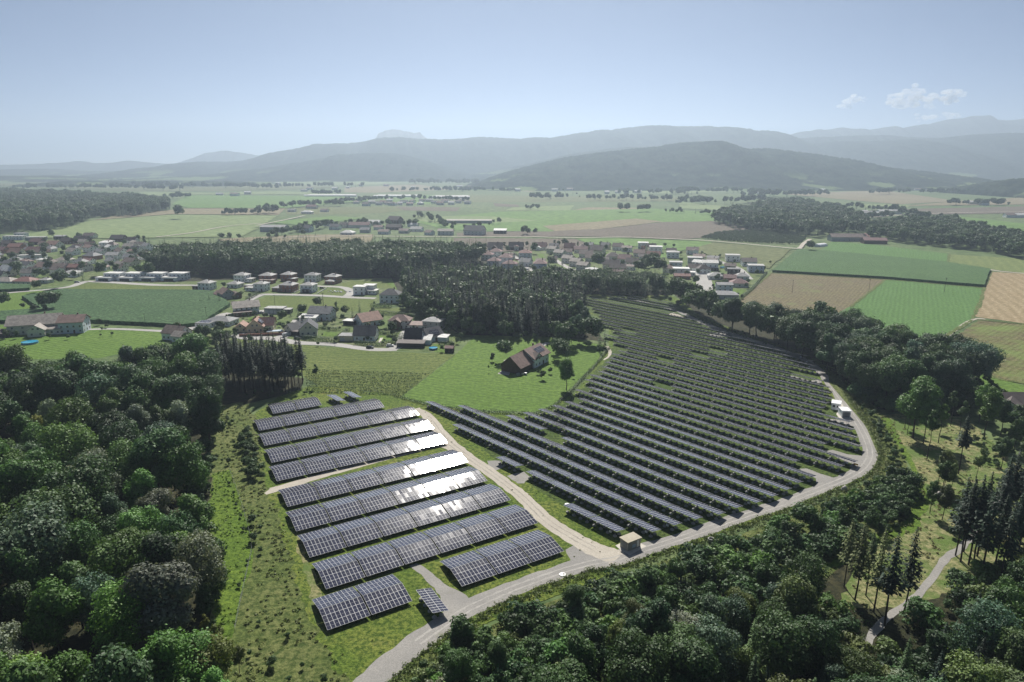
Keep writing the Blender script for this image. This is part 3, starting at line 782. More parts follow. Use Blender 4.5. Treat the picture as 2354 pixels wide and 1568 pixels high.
# ---- the tilted rows
A48 = R(-48.0)
E48 = (math.cos(A48), math.sin(A48)); N48 = (-math.sin(A48), math.cos(A48))
TT = R(11.0)
PL, PW = 9.90, 4.02
FOOT = MB(); FOOT.lathe((0, 0, 0), [(0.44, 0), (0.56, 0.10), (0.57, 0.30), (0.48, 0.45), (0.28, 0.50)], 10, jit=0.05)
FOOT = FOOT.mesh("concrete_foot", [M["concrete"]], smooth=True)
HI = 2.32
YA = -0.80
def zt_at(y): return HI - (y - YA) * math.tan(TT)
fr = MB()
for sx in (-3.84, -1.28, 1.28, 3.84):
    for y in (0.0, 1.75):
        fr.tube((sx, y, 0.4), (sx, y, zt_at(y) - 0.06), 0.055, n=5)
    fr.tube((sx, YA + 0.1, zt_at(YA + 0.1) - 0.07), (sx, YA + PW * math.cos(TT) - 0.1, zt_at(YA + PW * math.cos(TT) - 0.1) - 0.07), 0.05, n=4)
for y in (0.0, 1.75):
    fr.box((0, y, zt_at(y) - 0.10), (PL - 0.2, 0.07, 0.09))
FRAME = fr.mesh("support_frame", [M["steel"]])
def panel_mesh(ncol, name="module_field"):
    b = MB(); mm = module_mesh(0.965, 1.99, 0.045, 0.03)
    for c in range(ncol):
        for r in range(2):
            x = (c - (ncol - 1) / 2) * 0.99
            d = (r + 0.5) * 2.01
            ang = -(TT + (R(2.0) if r == 1 else -R(1.6)))
            y = YA + d * math.cos(TT); z = HI - d * math.sin(TT)
            ca, sa = math.cos(ang), math.sin(ang)
            vs = [(x + p[0], y + p[1] * ca - p[2] * sa, z + p[1] * sa + p[2] * ca) for p in mm.v]
            base = len(b.v); b.v.extend(vs)
            for f, mi in zip(mm.f, mm.m): b.f.append(tuple(base + i for i in f)); b.m.append(mi)
    return b
PANEL = panel_mesh(10).mesh("module_field", [M["alu"], M["glass_pv"], M["backsheet"]])
INV = MB(); INV.box((0, 0, 0), (0.75, 0.28, 0.62)); INV.box((0, -0.16, 0.05), (0.5, 0.05, 0.3))
INV = INV.mesh("inverter_box", [M["white_box"]])

def tilted_table(cx, cy, rz, label, group, box=False, ncol=10):
    root = empty("tilted_solar_table", (cx, cy, GZ), rz)
    tag(root, label, "solar table", group)
    link("module_field", PANEL, parent=root)
    link("support_frame", FRAME, parent=root)
    for sx in (-3.84, -1.28, 1.28, 3.84):
        for y in (0.0, 1.75):
            link("concrete_foot", FOOT, parent=root, loc=(sx, y, -0.02), rot=(0, 0, sx * 1.7 + y))
    if box: link("inverter_box", INV, parent=root, loc=(2.35, -0.22, 1.05))
    return root

def t_of(x, y):
    g = W(x * 2354 / 2525, y * 2354 / 2525); return g[0] * E48[0] + g[1] * E48[1]
ENDS = {0: -106.5, 1: -99.8, 2: -97.9, 3: t_of(1710, 1293), 4: t_of(1767, 1281), 5: t_of(1808, 1266), 6: t_of(1855, 1254), 7: t_of(1894, 1239), 8: -87.3, 9: -87.1, 10: -86.1, 11: -95.3,
        12: -83.3, 13: -81.6, 14: -95.6, 15: -85.9, 16: -90.2, 17: -94.3, 18: -98.4, 19: -112.7, 20: -114.1, 21: -115.2, 22: -119.4, 23: -122.7, 24: -129.0, 25: -148.4, 26: -137.4,
        27: -142.5, 28: -147.3, 29: -153.9, 30: -185.8, 31: -204.0, 32: -218.3, 33: -236.5, 34: -251.2, 36: -271.4, 37: -278.0, 38: -284.3}
STARTS = {0: -124.7, 1: -148.2, 2: -197.7, 3: -223.7, 4: -209.8, 5: -196, 6: -189.5, 7: -184.1, 8: -183.7, 9: -187.5, 10: -186.4, 11: -195.2, 12: -194.7, 13: -201.9, 14: -206, 15: -208,
          16: -210, 17: -216.6, 18: -219.8, 19: -222, 20: -224.4, 21: -230, 22: -239.7, 23: -250.7, 24: -247.6, 25: -259.6, 26: -274.8, 27: -282.7, 28: -290.8, 29: -296, 30: -308,
          31: -318, 32: -327.6, 33: -339, 34: -349, 36: -328, 37: -324, 38: -318}
GAPS = {5: [-165.3], 16: [-174.7], 21: [-198.0], 24: [-192.6], 26: [-189.8, -255.6]}
TAB = []
for r in sorted(ENDS):
    n = max(1, round((ENDS[r] - STARTS[r] + 2.56) / 10.24))
    end = ENDS[r] + 1.28
    if r == 2: end += 0.0
    cnt = 0
    for k in range(n):
        t = end - 10.24 * (k + 0.5)
        if any(abs(t - g) < 5.0 for g in GAPS.get(r, [])): continue
        cnt += 1
        s = 134.2 + 7.28 * r
        TAB.append((r, cnt, E48[0] * t + N48[0] * s, E48[1] * t + N48[1] * s))
g = -159.6
TAB.append((1, 6, E48[0] * g + N48[0] * 141.5, E48[1] * g + N48[1] * 141.5))
near_tab = sorted(TAB, key=lambda q: math.hypot(q[2], q[3]))
solo = set((q[0], q[1]) for q in near_tab[:297])
restP = MB()
rest = []
for (r, k, X, Y) in TAB:
    if (r, k) in solo:
        rown = "row by the flat-roofed hut" if r == 0 else "%s row behind the flat-roofed hut" % ordinal(r)
        where = "at the road end" if k == 1 else "%s from the road end" % ordinal(k)
        tilted_table(X, Y, A48, "tilted solar table %s of the %s" % (where, rown), "tilted solar tables in long rows", box=(k == 1))
    else:
        rest.append((X, Y))
def merge_instances(parts, places, rz):
    """parts: list of (mesh, [offsets]); returns MB of everything placed."""
    out = MB(); cs, sn = math.cos(rz), math.sin(rz)
    for me, offs, mi_of in parts:
        vs = [v.co[:] for v in me.vertices]; fs = [tuple(p.vertices) for p in me.polygons]; ms = [mi_of[p.material_index] for p in me.polygons]
        for (X, Y) in places:
            for (ox, oy, oz) in offs:
                base = len(out.v)
                for (x, y, z) in vs:
                    x += ox; y += oy
                    out.v.append((X + x * cs - y * sn, Y + x * sn + y * cs, GZ + z + oz))
                out.f.extend(tuple(base + i for i in f) for f in fs); out.m.extend(ms)
    return out
if rest:
    o = merge_instances([(PANEL, [(0, 0, 0)], [0, 1, 2]), (FRAME, [(0, 0, 0)], [3]), (FOOT, [(sx, y, -0.02) for sx in (-3.84, -1.28, 1.28, 3.84) for y in (0.0, 1.75)], [4])], rest, A48)
    tag(o.build("solar_tables", [M["alu"], M["glass_pv"], M["backsheet"], M["steel"], M["concrete"]]),
        "farthest tilted solar tables in rows below the belt of spruces", "solar tables", kind="stuff")

# three single tables beside the block
zs1 = zoom(600, 900, 2.0047)
for (cx, cy), lab in (((928, 1170), "single tilted solar table on two round feet beside the gravel spur"),
                      ((456, 166), "single small tilted table behind the block, left one of the two"),
                      ((536, 150), "single small tilted table behind the block, right one of the two")):
    X, Y = W(*zs1(cx, cy), 1.7)
    rz = A48 - R(12) if cy > 500 else A48 - R(2)
    X -= -math.sin(rz) * 0.9; Y -= math.cos(rz) * 0.9
    tilted_table(X, Y, rz, lab, "single tilted tables beside the gabled block")
print("tables", len(TAB))
# ================================================================== VEGETATION
def leaf_mat(name, trans=0.24, rough=0.55):
    m, nt, b = new_mat(name)
    oi = N(nt, "ShaderNodeObjectInfo")
    at = N(nt, "ShaderNodeAttribute", attribute_name="leafvar")
    v = math_n(nt, 'ADD', math_n(nt, 'MULTIPLY', at.outputs["Fac"], 0.9), 0.55)
    r = math_n(nt, 'ADD', math_n(nt, 'MULTIPLY', oi.outputs["Random"], 0.40), 0.80)
    k = math_n(nt, 'MULTIPLY', v, r)
    sc = N(nt, "ShaderNodeVectorMath", operation='SCALE')
    nt.links.new(oi.outputs["Color"], sc.inputs[0]); nt.links.new(k, sc.inputs["Scale"])
    col = sc.outputs[0]
    nt.links.new(col, b.inputs["Base Color"])
    b.inputs["Roughness"].default_value = rough
    b.inputs["Specular IOR Level"].default_value = 0.25
    tr = N(nt, "ShaderNodeBsdfTranslucent")
    nt.links.new(mix_c(nt, 1.0, col, (1.0, 1.0, 0.55), 'MULTIPLY'), tr.inputs[0])
    ms = N(nt, "ShaderNodeMixShader"); ms.inputs[0].default_value = trans
    nt.links.new(b.outputs[0], ms.inputs[1]); nt.links.new(tr.outputs[0], ms.inputs[2])
    out = [n for n in nt.nodes if n.type == 'OUTPUT_MATERIAL'][0]
    nt.links.new(ms.outputs[0], out.inputs[0])
    return m
M["leaf"] = leaf_mat("leaves")
M["needle"] = leaf_mat("needles", 0.10, 0.65)
M["bark"] = plain("bark", (0.050, 0.040, 0.032), rough=0.95, var=0.3, scale=2)

def quads(C, Nn, size, rng, aspect=(0.6, 1.0), along=None):
    n = len(C)
    Nn = Nn / np.linalg.norm(Nn, axis=1, keepdims=True)
    if along is None: ref = rng.normal(size=(n, 3))
    else: ref = along
    T = np.cross(Nn, ref); T /= np.linalg.norm(T, axis=1, keepdims=True) + 1e-9
    B = np.cross(T, Nn)
    if along is not None: T, B = B, T
    s = (size if np.ndim(size) else np.full(n, size)) * rng.uniform(0.75, 1.3, n)
    a = rng.uniform(*aspect, n)
    T = T * (s / 2)[:, None]; B = B * (s * a / 2)[:, None]
    bend = Nn * (s * 0.12)[:, None]
    V = np.stack([C - T - B * 0.6, C - B * 1.0 + bend * 0.3 + T * 0.2, C + T + B * 0.5, C + B + bend - T * 0.3], 1).reshape(-1, 3)
    return V

def cloud_mesh(name, V, mat, rng, group=None):
    n = len(V) // 4
    F = np.arange(n * 4).reshape(n, 4)
    me = np_mesh(name, V, F, [mat])
    a = me.attributes.new("leafvar", 'FLOAT', 'FACE')
    val = rng.uniform(0, 1, n)
    if group is not None: val = 0.55 * val + 0.45 * group
    a.data.foreach_set("value", val.astype(np.float32))
    return me

def sph(n, rng):
    d = rng.normal(size=(n, 3)); return d / np.linalg.norm(d, axis=1, keepdims=True)

def broad_crown(seed, n=4600, rx=5.2, rz=5.8, zc=11.2, lobes=26, leaf=0.52, name="crown", low=-0.75):
    rng = np.random.default_rng(seed)
    d = sph(lobes, rng); d = d[np.argsort(-d[:, 2])]
    d[:, 2] = np.maximum(d[:, 2], low)
    rad = rng.uniform(0.50, 0.86, lobes)
    Cn = d * rad[:, None] * np.array([rx, rx, rz])
    Cn = np.vstack([Cn, [[0, 0, 0]]])
    lr = np.append(rng.uniform(0.24, 0.46, lobes) * rx, 0.5 * rx)
    w = lr ** 2; w[-1] *= 0.4; w /= w.sum()
    P, D, Gp = [], [], []
    gv = rng.uniform(0, 1, len(lr))
    for i in range(len(lr)):
        k = int(n * w[i] * 1.55)
        dd = sph(k, rng)
        p = Cn[i] + dd * (lr[i] * rng.uniform(0.64, 1.24, k) * (1 + 0.15 * np.sin(dd[:, 0] * 7 + i) * np.sin(dd[:, 1] * 6)))[:, None]
        dist = np.linalg.norm(p[:, None, :] - Cn[None], axis=2) / lr[None]
        dist[:, i] = 9
        keep = dist.min(1) > 0.62
        P.append(p[keep]); D.append(dd[keep]); Gp.append(np.full(keep.sum(), gv[i]))
    P, D, Gp = np.vstack(P), np.vstack(D), np.concatenate(Gp)
    nn = D * 1.15 + rng.normal(size=D.shape) * 0.5 + np.array([0, 0, 0.25])
    P = P + np.array([0, 0, zc])
    return cloud_mesh(name, quads(P, nn, leaf, rng), M["leaf"], rng, Gp)

def spruce_crown(seed, H=24.0, R0=3.3, z0=0.10, levels=34, nb=9, leaf=1.05, dens=5, name="crown", ragged=0.25, power=0.8):
    rng = np.random.default_rng(seed)
    P, Nn, Al, Gp, S = [], [], [], [], []
    for j in range(levels):
        t = j / (levels - 1)
        z = H * (z0 + (1 - z0) * t ** 0.92)
        r = R0 * (1 - t) ** power * rng.uniform(1 - ragged, 1 + ragged * 0.5) + 0.15
        if t < 0.12: r *= 0.75 + 2 * t
        ph = rng.uniform(0, 6.28)
        k = max(4, int(nb * (0.55 + 0.45 * (1 - t))))
        for i in range(k):
            a = ph + 6.283 * i / k + rng.normal() * 0.18
            rb = r * rng.uniform(0.7, 1.15)
            m_ = max(2, int(dens * (0.4 + 0.6 * rb / R0)))
            gv = rng.uniform(0, 1)
            for q in range(m_):
                f = (q + 0.6) / m_
                droop = -0.35 * rb * f + 0.18 * rb * f * f
                lat = rng.normal() * 0.16 * rb
                ca, sa = math.cos(a), math.sin(a)
                P.append((ca * rb * f - sa * lat, sa * rb * f + ca * lat, z + droop + rng.normal() * 0.1))
                Nn.append((ca * 0.35 + rng.normal() * 0.3, sa * 0.35 + rng.normal() * 0.3, 0.8))
                Al.append((ca, sa, -0.4)); Gp.append(gv)
                S.append(leaf * (0.6 + 0.4 * (1 - t)) * (0.7 + 0.4 * rb / R0))
    P, Nn, Al, Gp, S = map(np.array, (P, Nn, Al, Gp, S))
    return cloud_mesh(name, quads(P, Nn, S, rng, (0.4, 0.75), Al), M["needle"], rng, Gp)

def bush_crown(seed, n=1000, r=1.9, h=2.6, leaf=0.34, lobes=9, name="crown"):
    rng = np.random.default_rng(seed)
    a = rng.uniform(0, 6.283, lobes); rr = rng.uniform(0.2, 0.75, lobes) * r
    Cn = np.stack([np.cos(a) * rr, np.sin(a) * rr, rng.uniform(0.25, 0.72, lobes) * h], 1)
    lr = rng.uniform(0.32, 0.55, lobes) * r
    P, D, Gp = [], [], []
    for i in range(lobes):
        k = n // lobes
        dd = sph(k, rng); dd[:, 2] = np.abs(dd[:, 2]) * 1.1 - 0.35
        P.append(Cn[i] + dd * (lr[i] * rng.uniform(0.7, 1.15, k))[:, None]); D.append(dd); Gp.append(np.full(k, rng.uniform()))
    P, D, Gp = np.vstack(P), np.vstack(D), np.concatenate(Gp)
    P[:, 2] = np.maximum(P[:, 2], 0.05)
    return cloud_mesh(name, quads(P, D + rng.normal(size=D.shape) * 0.5 + [0, 0, .4], leaf, rng), M["leaf"], rng, Gp)

def trunk_mesh(seed, H, r, limbs=5, z_l=0.35, top=0.75):
    b = MB(); rr = random.Random(seed)
    p = Vector((0, 0, -0.2)); n = 4
    for i in range(n):
        q = Vector((rr.uniform(-.25, .25), rr.uniform(-.25, .25), H * top * (i + 1) / n))
        b.tube(p, q, r * (1 - 0.8 * i / n), r * (1 - 0.8 * (i + 1) / n), 6, cap=False); p = q
    for i in range(limbs):
        z = H * rr.uniform(z_l, top * 0.9); a = rr.uniform(0, 6.28); L = H * rr.uniform(0.14, 0.22)
        s0 = Vector((0, 0, z)); s1 = s0 + Vector((math.cos(a) * L, math.sin(a) * L, L * 0.8))
        b.tube(s0, s1, r * 0.42, r * 0.12, 5, cap=False)
    return b.mesh("trunk", [M["bark"]], smooth=True)

PROTO = {
 "broad": [(broad_crown(100 + i, n=n_, rx=rx, rz=rz, zc=zc, lobes=lb, leaf=lf), trunk_mesh(i, 16, 0.30), 17.5)
           for i, (n_, rx, rz, zc, lb, lf) in enumerate([(8200, 5.4, 5.9, 11.4, 32, .48), (7600, 4.6, 6.8, 10.6, 30, .46), (8600, 6.2, 5.2, 12.0, 40, .48), (7200, 4.1, 7.0, 10.4, 22, .46), (8000, 5.2, 6.2, 11.2, 52, .44), (7600, 5.8, 5.4, 12.0, 15, .50), (8000, 5.0, 6.6, 10.8, 12, .48)])],
 "slim": [(broad_crown(150 + i, n=2600, rx=2.9, rz=6.4, zc=11.0, lobes=20, leaf=.44), trunk_mesh(20 + i, 16, 0.2, 7), 17.5) for i in range(2)]
         + [(broad_crown(160, n=1500, rx=2.2, rz=4.2, zc=13.0, lobes=11, leaf=.42), trunk_mesh(30, 17, 0.17, 5, 0.55), 17.5)],
 "spruce": [(spruce_crown(200 + i, R0=r0, z0=.05, levels=lv, nb=10, dens=7, leaf=1.15), trunk_mesh(40 + i, 24, 0.24, 0, top=0.72), 24.0) for i, (r0, lv) in enumerate(((4.6, 38), (3.9, 38), (5.0, 36), (4.3, 42)))],
 "tallspruce": [(spruce_crown(230 + i, R0=r0, z0=z0, levels=30, nb=8, dens=6, ragged=.5, power=0.65), trunk_mesh(60 + i, 24, 0.25, 0, top=0.96), 24.0) for i, (r0, z0) in enumerate(((3.1, .40), (2.6, .48), (3.4, .34)))],
 "bush": [(bush_crown(300 + i, n=nb_, r=r_, h=h_), trunk_mesh(80 + i, 1.6, 0.07, 4, 0.2, 0.8), 2.6) for i, (nb_, r_, h_) in enumerate(((1300, 1.9, 2.6), (1200, 1.6, 2.9), (1500, 2.3, 2.4), (1100, 1.7, 2.5)))],
 "thuja": [(bush_crown(320, n=700, r=0.75, h=3.6, leaf=.3), trunk_mesh(90, 2, 0.06, 0), 3.6)],
}
LOW = {
 "broad": [broad_crown(400 + i, n=900, rx=5.2, rz=5.9, zc=11.2, lobes=22, leaf=1.15) for i in range(4)],
 "spruce": [spruce_crown(420 + i, R0=3.9, z0=.05, levels=20, nb=7, dens=3, leaf=1.7) for i in range(3)],
}
KIND = {"broad": ("broadleaf_tree", "tree"), "slim": ("slender_tree", "tree"), "spruce": ("spruce_tree", "tree"), "tallspruce": ("tall_spruce_tree", "tree"), "bush": ("bush", "bush"), "thuja": ("thuja", "bush")}
# foliage tints (linear)
TINT = {"dark": (0.047, 0.094, 0.035), "green": (0.088, 0.165, 0.044), "mid": (0.067, 0.124, 0.043), "olive": (0.110, 0.150, 0.050), "yellow": (0.165, 0.20, 0.045), "bright": (0.120, 0.225, 0.050),
        "silver": (0.20, 0.24, 0.165), "blue": (0.074, 0.128, 0.078), "needle": (0.013, 0.031, 0.020), "needle2": (0.021, 0.045, 0.026), "purple": (0.055, 0.028, 0.04), "brown": (0.12, 0.11, 0.04), "dead": (0.14, 0.10, 0.08)}
WORD = {"dark": "dark green", "green": "mid green", "mid": "dull green", "olive": "olive green", "yellow": "yellowish", "bright": "bright green", "silver": "silvery grey-green", "blue": "bluish green",
        "needle": "blackish green", "needle2": "dark green", "purple": "purple-leaved", "brown": "brownish", "dead": "dead brown"}

TREES = []      # (kind, X, Y, height, tint, zone)
def inside(pt, poly):
    x, y = pt; c = False; n = len(poly)
    for i in range(n):
        x0, y0 = poly[i]; x1, y1 = poly[i - 1]
        if (y0 > y) != (y1 > y) and x < (x1 - x0) * (y - y0) / (y1 - y0) + x0: c = not c
    return c
def grow(zone, poly, zc, spacing, mix, seed, jit=0.42, skip=None):
    """Fill an outline (picture points in the plane zc) with plants. mix: list of (weight, kind, (hmin, hmax), [tints])."""
    rr = random.Random(seed)
    g = [W(x, y, zc) for x, y in poly]
    x0, x1 = min(p[0] for p in g), max(p[0] for p in g); y0, y1 = min(p[1] for p in g), max(p[1] for p in g)
    ws = [m_[0] for m_ in mix]
    ny = int((y1 - y0) / (spacing * 0.87)) + 1; nx = int((x1 - x0) / spacing) + 1
    for j in range(ny):
        for i in range(nx):
            X = x0 + (i + 0.5 * (j % 2)) * spacing + rr.uniform(-jit, jit) * spacing
            Y = y0 + j * spacing * 0.87 + rr.uniform(-jit, jit) * spacing
            if not inside((X, Y), g): continue
            if skip and skip(X, Y): continue
            _, kind, (ha, hb), tints = rr.choices(mix, ws)[0]
            TREES.append((kind, X, Y, rr.uniform(ha, hb), rr.choice(tints), zone))
def plant(kind, x, y, h, tint, zone, z=0.0):
    X, Y = W(x, y, z); TREES.append((kind, X, Y, h, tint, zone))

ROADPX = [W(*p) for p in ((800, 1620), (860, 1560), (960, 1478), (1060, 1410), (1160, 1362), (1250, 1328), (1345, 1298), (1420, 1284), (1500, 1258), (1600, 1226), (1700, 1190), (1800, 1158), (1890, 1122), (1960, 1092),
       (1994, 1062), (1998, 1030), (1978, 985), (1945, 935), (1915, 892), (1885, 855), (1850, 828), (1790, 803), (1720, 780), (1660, 760), (1600, 735), (1560, 716))]
TRACKPX = [W(*p) for p in ((2330, 1090), (2280, 1170), (2220, 1250), (2170, 1290), (2110, 1370), (2030, 1430), (1980, 1500))]
def near_line(X, Y, line, d):
    for (ax, ay), (bx, by) in zip(line, line[1:]):
        vx, vy = bx - ax, by - ay
        t = max(0, min(1, ((X - ax) * vx + (Y - ay) * vy) / (vx * vx + vy * vy)))
        if math.hypot(X - ax - vx * t, Y - ay - vy * t) < d: return True
    return False

# --- left forest
LF = [(1, "broad", (14, 25), ["dark", "dark", "mid", "mid", "green", "blue", "green"])]
SPECIAL = []
for x, y, h, t in ((415, 965, 19, "silver"), (425, 1085, 22, "bright"), (300, 1075, 20, "green"), (330, 1125, 18, "bright"), (235, 1130, 17, "silver"), (352, 1155, 15, "silver"), (392, 1045, 20, "green"),
                   (180, 1250, 18, "mid"), (310, 1265, 17, "green"), (462, 1285, 19, "silver"), (270, 1420, 19, "bright"), (380, 1400, 21, "silver"), (120, 1400, 18, "bright"), (80, 985, 16, "yellow"), (140, 1190, 18, "olive"),
                   (480, 1480, 13, "yellow"), (490, 1560, 13, "bright"), (40, 1555, 15, "bright"), (140, 1545, 15, "bright"), (240, 1555, 14, "green"), (290, 1290, 18, "bright"), (60, 1330, 19, "green"), (440, 1180, 17, "green"), (30, 1080, 18, "green"), (210, 1020, 17, "green")):
    plant("broad", x, y, h, t, "left", 12.0); SPECIAL.append((*TREES[-1][1:3], h))
grow("left", [(-260, 820), (40, 838), (150, 822), (260, 835), (330, 828), (420, 815), (470, 835), (500, 865), (475, 920), (478, 980), (440, 1010), (440, 1060), (430, 1130), (440, 1250), (470, 1400), (500, 1500), (500, 1900), (-320, 1900)],
     12.0, 10.4, LF + [(0.09, "broad", (15, 19), ["silver"]), (0.03, "broad", (13, 16), ["yellow"]), (0.10, "broad", (15, 19), ["bright"]), (0.10, "slim", (18, 24), ["mid", "green"])], 3,
     skip=lambda X, Y: any(math.hypot(X - a, Y - b_) < 0.36 * h_ for a, b_, h_ in SPECIAL))
grow("left", [(478, 905), (505, 900), (500, 1000), (492, 1090), (480, 1200), (500, 1330), (510, 1500), (500, 1600), (470, 1500), (455, 1300), (440, 1130), (470, 1000)], 1.0, 3.6, [(1, "bush", (2.5, 5), ["dark", "mid", "green", "olive"]), (0.35, "broad", (6, 10), ["mid", "green", "dark"])], 33)
# --- spruces with bare trunks behind the block
grow("stand", [(498, 905), (560, 912), (640, 908), (695, 893), (700, 872), (640, 862), (560, 856), (505, 862)], 0, 4.3, [(1, "tallspruce", (19, 23), ["needle", "needle2"])], 5)
for x, y, h, t in ((525, 870, 15, "mid"), (640, 892, 18, "blue"), (672, 892, 15, "blue"), (690, 898, 12, "mid"), (655, 870, 17, "mid")): plant("slim" if h < 16 else "broad", x, y, h, t, "stand")
plant("slim", 727, 888, 11, "dark", "stand")
# --- shrubs along the lane and the block
for poly, sp, hh, tt, sd in (
    ([(545, 1005), (570, 1000), (600, 1060), (612, 1110), (590, 1125), (560, 1080)], 3.2, (2.5, 4.8), ["dark", "mid", "blue"], 7),
    ([(545, 1180), (580, 1170), (640, 1250), (640, 1290), (600, 1310), (575, 1270)], 6.5, (1.6, 3.6), ["dark", "silver", "mid", "green"], 8),
    ([(505, 960), (560, 960), (575, 990), (520, 1080), (500, 1060)], 7, (1.4, 2.6), ["green", "mid", "green"], 9),
    ([(540, 920), (700, 912), (720, 898), (640, 900), (560, 905)], 4.5, (1.2, 2.4), ["olive", "mid"], 10),
    ([(540, 1440), (620, 1420), (700, 1520), (780, 1600), (560, 1620)], 6, (1.2, 2.8), ["olive", "green", "silver", "yellow", "bright"], 11)):
    grow("strip", poly, 0, sp, [(1, "bush", hh, tt)], sd)
for x, y in ((497, 1110), (508, 1132), (514, 1160), (524, 1185), (530, 1215), (545, 1250), (540, 1290), (520, 1345)): plant("bush", x + 30, y + 6, 1.5, "mid", "strip")
for x, y, h, t in ((500, 1470, 9, "yellow"), (520, 1540, 10, "bright"), (470, 1440, 8, "yellow"), (545, 1500, 7, "olive")): plant("slim", x, y, h, t, "strip", 5)
# --- wood behind the hamlet
grow("wood", [(348, 628), (440, 630), (520, 635), (640, 637), (800, 636), (930, 642), (1090, 612), (1105, 600), (900, 592), (620, 592), (365, 604)], 0, 6.2,
     [(1, "spruce", (19, 26), ["needle", "needle2"]), (0.9, "broad", (17, 23), ["dark", "mid", "dark", "blue"])], 12)
# --- central spruce wood
grow("central", [(926, 688), (985, 735), (1065, 766), (1180, 772), (1290, 776), (1340, 770), (1335, 700), (1250, 672), (1150, 655), (1010, 652), (935, 660)], 0, 4.9,
     [(1, "spruce", (15, 24), ["needle", "needle2", "needle2"]), (0.3, "broad", (14, 21), ["dark", "blue", "mid"])], 13)
for x, y, h, k, t in ((1330, 785, 17, "slim", "blue"), (1345, 775, 19, "slim", "blue"), (1358, 790, 17, "broad", "blue"), (1378, 806, 13, "spruce", "needle2"), (1390, 800, 11, "spruce", "needle2"), (1342, 740, 24, "spruce", "needle"),
                      (1370, 790, 15, "broad", "mid"), (1075, 768, 12, "broad", "blue"), (935, 712, 14, "broad", "blue"), (960, 735, 15, "broad", "mid")): plant(k, x, y, h, t, "central")
grow("central", [(925, 690), (985, 737), (1065, 769), (1180, 775), (1290, 779), (1300, 786), (1180, 782), (1060, 776), (975, 745), (915, 700)], 0, 4.5, [(1, "bush", (2, 5), ["dark", "mid"]), (0.5, "broad", (7, 13), ["dark", "mid", "blue"])], 43)
grow("wood", [(345, 629), (440, 632), (520, 637), (640, 639), (640, 641), (440, 634), (345, 631)], 0, 5, [(1, "bush", (2, 5), ["dark", "mid"]), (0.7, "broad", (8, 14), ["dark", "mid", "blue"])], 44)
# --- spruce belt along the far end of the rows
grow("belt", [(1310, 682), (1400, 682), (1535, 684), (1535, 668), (1400, 664), (1300, 660)], 0, 5.5, [(1, "spruce", (15, 20), ["needle", "needle2"]), (0.7, "broad", (13, 17), ["dark", "mid"])], 14)
grow("belt", [(1200, 655), (1310, 662), (1480, 662), (1500, 650), (1400, 648), (1250, 640)], 0, 6, [(1, "broad", (9, 13), ["dark", "mid", "blue"])], 24)
# --- broadleaf belt right of the loop road
grow("row", [(1535, 692), (1600, 733), (1680, 766), (1790, 800), (1870, 842), (1925, 880), (1985, 928), (2030, 948), (2195, 940), (2255, 898), (2240, 868), (2150, 862), (2080, 842), (2000, 815), (1930, 802), (1850, 786), (1750, 772), (1650, 742), (1560, 696)],
     0, 7.4, [(1, "broad", (16, 22), ["dark", "mid", "blue", "mid", "dark", "blue"])], 15)
grow("row", [(1535, 694), (1600, 737), (1680, 770), (1790, 806), (1870, 848), (1925, 886), (1985, 934), (2030, 954), (2195, 944), (2255, 900), (2240, 890), (2150, 900), (2050, 915), (1990, 890), (1930, 855), (1850, 812), (1750, 785), (1650, 752), (1560, 705)], 0, 3.8, [(1, "bush", (3.5, 7), ["dark", "mid", "blue"])], 45, skip=lambda X, Y: near_line(X, Y, ROADPX, 8.5))
for x, y, h in ((1850, 770, 18), (1900, 775, 20), (1950, 790, 21), (1880, 760, 19), (1990, 800, 19)): plant("broad", x, y, h, "dark", "row")
# --- by the roofs at the right edge
grow("rightwood", [(2225, 905), (2265, 880), (2290, 905), (2300, 950), (2354, 975), (2420, 985), (2420, 1050), (2340, 1020), (2240, 975)], 0, 6.0, [(1, "broad", (6, 10), ["dark", "mid", "green"]), (0.6, "bush", (3, 5), ["dark", "mid", "purple"])], 16)
# --- clearing
for x, y, h, k, t in ((2098, 1008, 23, "broad", "green"), (2122, 1021, 19, "slim", "green"), (2131, 1056, 19, "slim", "green"), (2157, 1019, 16, "slim", "green"), (2262, 1010, 21, "slim", "green"), (2250, 971, 17, "slim", "green"),
                      (2155, 1121, 13, "slim", "olive"), (2170, 1121, 13, "slim", "olive"), (2085, 1000, 12, "slim", "green"), (2203, 1090, 21, "tallspruce", "needle2"), (2240, 1130, 15, "slim", "olive")): plant(k, x, y, h, t, "clearing")
grow("clearing", [(2120, 1130), (2170, 1120), (2230, 1200), (2200, 1260), (2150, 1230)], 0, 6, [(1, "slim", (9, 14), ["olive", "mid", "green"]), (0.5, "bush", (2, 4), ["mid", "olive"])], 41)
grow("clearing", [(2290, 1180), (2420, 1200), (2420, 1340), (2310, 1340), (2270, 1260)], 0, 5.5, [(1.6, "tallspruce", (19, 26), ["needle2", "needle"]), (0.6, "slim", (9, 14), ["mid", "green"])], 42)
for x, y, h in ((2080, 985, 14), (2140, 985, 13), (2185, 980, 15), (2205, 1000, 14), (2300, 1000, 15), (2330, 1040, 14), (2300, 1080, 13), (2350, 1100, 15)): plant("slim", x, y, h, "mid", "clearing")
for x, y, h in ((2196, 1278, 23), (2208, 1293, 24), (2226, 1300, 25), (2237, 1300, 23), (2254, 1327, 25), (2284, 1318, 22), (2215, 1270, 21), (2246, 1280, 24), (2033, 1440, 23), (2077, 1412, 22), (2008, 1408, 21), (1940, 1350, 18), (1965, 1380, 20), (1990, 1370, 17), (2300, 1340, 22), (2335, 1300, 22)):
    plant("tallspruce", x, y, h, "needle2" if x > 2020 else "olive", "clearing")
